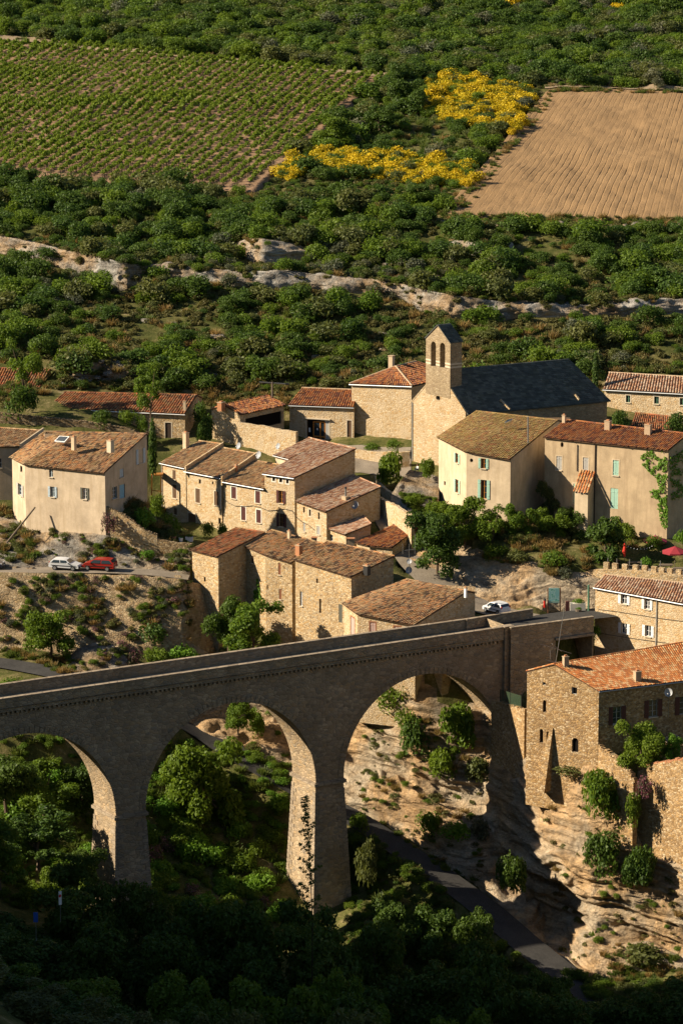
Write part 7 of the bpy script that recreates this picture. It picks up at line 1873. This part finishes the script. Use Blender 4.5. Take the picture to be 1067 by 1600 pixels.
for lab_, uu, top, w_, yy in (('dark tree hiding the foot of the left pier, left one', 120, 1388, 100, 337), ('dark tree hiding the foot of the left pier, middle one', 172, 1368, 90, 338), ('dark tree hiding the foot of the left pier, right one', 226, 1372, 100, 339), ('dark tree left of the tall pier foot', 330, 1400, 100, 338), ('shaded tree beside the small tree at the gorge road', 858, 1500, 90, 333), ('dark tree whose crown stands before the lower gorge road, left one', 612, 1405, 90, 341), ('dark tree whose crown stands before the lower gorge road, middle one', 672, 1392, 100, 342), ('dark tree whose crown stands before the lower gorge road, right one', 735, 1418, 90, 339),
        ('shaded tree hiding the road below the cliff cave', 812, 1492, 96, 330), ('shaded tree beside the pink flowers at lower right', 880, 1520, 100, 326), ('shaded tree at the lower right below the grassy shelf', 965, 1548, 100, 324), ('shaded tree in the lower right corner', 1045, 1556, 100, 322)):
    xx = aty(uu, 1500, yy).x; p = Vector((xx, yy, ground_at(xx, yy))); vb = proj(p)[1]
    tree('dark', lab_, uu, vb, w_, max(50, vb - top), yy, sink=.5)
for lab_, uu, vb, w_, h_, yy, kd in (('tall bright green tree between vineyard and yellow broom', 515, 232, 90, 56, None, 'mid'), ('dark tree at the upper right corner of the vineyard', 636, 172, 70, 58, None, 'dark'), ('broad dark tree right of the vineyard edge', 592, 206, 64, 46, None, 'dark'), ('dark tree above the upper broom patch', 625, 140, 60, 44, None, 'dark'), ('round bush at the lower left corner of the vineyard', 38, 290, 60, 34, None, 'dark'),
        ('dark tree between the lower broom and the ploughed field', 655, 322, 60, 36, None, 'dark'), ('grey green tree below the lower broom band', 560, 330, 64, 38, None, 'olive')):
    p = hit(uu, vb, 480); tree(kd, lab_, uu, vb, w_, h_, p.y, sink=.4)
for poly, cnt in ((BROOM1, 95), (BROOM2, 105)):
    us = [q[0] for q in poly]; vs2 = [q[1] for q in poly]; PB = []
    while len(PB) < cnt:
        uu, vv = random.uniform(min(us), max(us)), random.uniform(min(vs2), max(vs2))
        if inpoly(np.array([uu]), np.array([vv]), poly)[0]: PB.append(hit(uu, vv, 480))
    for i, p in enumerate(PB):
        o = bpy.data.objects.new('broom_bush', SHRUB['broom'][i % 3]); COL.objects.link(o); s = random.uniform(1.2, 2.3); o.location = p; o.scale = (s, s, s * random.uniform(.8, 1.1)); o.rotation_euler = (0, 0, random.uniform(0, 6.28))
        tag(o, 'yellow flowering broom bush in the upper patch beside the ploughed field' if poly is BROOM1 else 'yellow flowering broom bush in the lower band below the vineyard corner', 'shrub', 'broom bushes of the upper patch' if poly is BROOM1 else 'broom bushes of the lower band')
# tall thin sapling in front of the pier
p0 = aty(487, 1560, 316); p1 = aty(481, 1248, 316)
sp_ = thing('poplar_sapling', 'thin leafy sapling rising in front of the tall bridge pier', 'tree', p0)
st = [p0 - Vector((0, 0, 3)), p0.lerp(p1, .4) + Vector((.25, 0, 0)), p0.lerp(p1, .75), p1]
MB().tube(st, [.09, .06, .04, .015], 6).build('trunk', M['bark_dark'], sp_)
LV = []
for k in range(46):
    f = .05 + .95 * k / 46; c = p0.lerp(p1, f); a = random.uniform(0, 6.28); q = (1 - f) * 1.5 + .5
    tip = c + Vector((math.cos(a) * q, math.sin(a) * q, .8))
    LV += [(c.lerp(tip, t_).x, c.lerp(tip, t_).y, c.lerp(tip, t_).z, .34) for t_ in (.25, .6, 1.0)]
V, F = leaf_cloud(9, LV, 4200, .11, inner=.05)
o = bpy.data.objects.new('crown', mesh_of('crown', V - np.array(tuple(p0)), F, L_['leaf_dark'])); COL.objects.link(o); o.parent = sp_
# --- weeds on banks and ledges
def weeds(name, label, keys, poly_list, n, smin, smax, ymin, clump=False):
    P, I, Sx = [], [], []
    pr_ = sum([SHRUB[k] for k in keys], [])
    for poly, share in poly_list:
        us = [p[0] for p in poly]; vs2 = [p[1] for p in poly]
        cnt = 0
        while cnt < n * share:
            uu, vv = random.uniform(min(us), max(us)), random.uniform(min(vs2), max(vs2))
            if not inpoly(np.array([uu]), np.array([vv]), poly)[0] or (clump and float(fbm(uu / 22.0, vv / 15.0, 0, 2, 3)) < .0): cnt += .2; continue
            cnt += 1
            p = hit(uu, vv, ymin); P.append(tuple(p)); I.append(random.randrange(len(pr_))); s = random.uniform(smin, smax); Sx.append((s, s, s * random.uniform(.7, 1.0)))
    scatter(name, label, pr_, P, Sx, [random.uniform(0, 6.28) for _ in P], I)
weeds('bank_weeds', 'small wild plants growing all over the stony bank', ['olive', 'grey', 'mid', 'scrub', 'scrub', 'pink', 'straw'], [([(0, 898), (300, 906), (300, 1000), (0, 1005)], .6), ([(120, 840), (300, 850), (300, 895), (160, 880)], .22), ([(0, 820), (160, 838), (160, 880), (0, 880)], .10), ([(80, 1020), (200, 1000), (200, 1050), (110, 1050)], .08)], 820, .15, .85, 376, True)
weeds('cliff_weeds', 'small wild plants rooted in the gorge cliff', ['olive', 'scrub', 'mid', 'scrub', 'straw'], [([(550, 1095), (740, 1130), (760, 1370), (560, 1260)], .45), ([(840, 1220), (1067, 1350), (1067, 1520), (880, 1500)], .4), ([(340, 1070), (440, 1050), (440, 1200), (350, 1150)], .15)], 480, .15, .8, 338, True)
weeds('bank_grass', 'dry brown grass and weeds on the bank above the map board', ['straw', 'straw', 'grass', 'scrub'], [([(735, 835), (900, 845), (930, 870), (915, 905), (830, 893), (745, 868)], 1.0)], 330, .4, .9, 376, True)
weeds('roadside_grass', 'grass verges along the gorge road and lower left road', ['grass', 'straw', 'grass'], [([(540, 1240), (560, 1260), (640, 1310), (760, 1385), (700, 1365), (600, 1290)], .3), ([(0, 1010), (110, 1035), (130, 1065), (60, 1040), (0, 1022)], .3), ([(940, 1490), (1067, 1495), (1067, 1560), (960, 1560)], .4)], 360, .3, .7, 330)
weeds('village_weeds', 'rough grass and weeds on open ground between the houses', ['scrub', 'grass', 'scrub', 'straw', 'olive'], [([(0, 596), (450, 596), (450, 640), (330, 640), (300, 610), (100, 606), (0, 640)], .5), ([(640, 596), (930, 580), (930, 610), (640, 610)], .1), ([(0, 790), (60, 815), (60, 880), (0, 880)], .1), ([(690, 780), (1000, 840), (1000, 860), (760, 850), (690, 820)], .2), ([(190, 780), (250, 790), (300, 850), (200, 850)], .15), ([(935, 570), (1067, 574), (1067, 584), (940, 582)], .1)], 900, .35, .95, 380)
weeds('gorge_scrub', 'rough scrub on the slope between gorge road and bridge pier', ['mid', 'scrub', 'olive', 'grass', 'dark'], [([(545, 1290), (600, 1320), (720, 1420), (640, 1500), (540, 1480)], .4), ([(730, 1440), (860, 1540), (900, 1600), (700, 1600), (640, 1520)], .3), ([(880, 1520), (960, 1540), (1067, 1540), (1067, 1600), (960, 1600)], .3)], 900, .35, 1.1, 315)
weeds('field_margin', 'ragged grass along the edges of the ploughed field', ['grass', 'straw', 'scrub', 'grass'], [([(846, 134), (874, 142), (720, 338), (676, 342)], .45), ([(690, 334), (1067, 342), (1067, 352), (690, 346)], .3), ([(850, 134), (1067, 138), (1067, 146), (850, 143)], .25)], 620, .35, .9, 480)
weeds('knoll_grass', 'green grass on the rock knoll below the church', ['grass', 'mid'], [([(620, 770), (690, 780), (700, 810), (640, 805)], 1.0)], 90, .3, .6, 395)
weeds('valley_cover', 'low green undergrowth on the valley slope under the arches', ['grass', 'mid', 'lime', 'grass', 'mid'], [([(220, 1150), (450, 1180), (450, 1450), (220, 1450)], .6), ([(0, 1150), (190, 1150), (190, 1420), (0, 1420)], .4)], 700, .5, 1.1, 338)
# --- creepers on walls
def creeper(label, walls_polys, mat, n, leaf=.16, name='wall_creeper'):
    V_, c0 = [], None
    for w, poly, sh in walls_polys:
        us = [p[0] for p in poly]; vs2 = [p[1] for p in poly]; k = 0; tries = 0
        while k < n * sh and tries < n * 12:
            tries += 1
            uu, vv = random.uniform(min(us), max(us)), random.uniform(min(vs2), max(vs2))
            if not inpoly(np.array([uu]), np.array([vv]), poly)[0] or float(fbm(uu / 9.0, vv / 9.0, 0, 2, 5)) < -.18: continue
            s_, z_ = w.uv(uu, vv); c = w.P(s_, z_, random.uniform(.04, .22)); k += 1
            nm = (w.n + Vector((random.gauss(0, .5), random.gauss(0, .5), random.gauss(.3, .5)))).normalized(); t1 = nm.cross(Vector((random.gauss(0, 1), random.gauss(0, 1), random.gauss(0, 1)))).normalized(); t2 = nm.cross(t1); q = leaf * random.uniform(.6, 1.3)
            V_ += [c - t1 * q, c - t2 * q * .7, c + t1 * q, c + t2 * q * .7]
    V_ = np.array([tuple(p) for p in V_]); c0 = V_.mean(0)
    o = bpy.data.objects.new(name, mesh_of(name, V_ - c0, np.arange(len(V_)).reshape(-1, 4), L_[mat])); COL.objects.link(o); o.location = c0
    tag(o, label, 'creeper')
hb_ = BUILD['B']
creeper('bright green creeper spreading over the right end of the long buff house', [(hb_['fw'][1], [(1001, 712), (1012, 704), (1042, 706), (1042, 770), (1043, 830), (1034, 832), (1030, 800), (1018, 780), (1014, 768), (1030, 764), (1026, 748), (1018, 742), (1012, 735), (1002, 724)], .55),
                     (hb_['rw'], [(1044, 706), (1066, 702), (1068, 770), (1060, 782), (1046, 780)], .30), (hb_['fw'][1], [(1018, 764), (1030, 768), (1043, 790), (1043, 812), (1036, 806), (1028, 786)], .15)], 'leaf_lime', 1500, .15)
creeper('green creeper climbing the weathered stone house above the mid green tree', [(BUILD['T2']['fw'][0], [(398, 905), (404, 905), (411, 950), (398, 950)], 1.0)], 'leaf_lime', 260, .16)
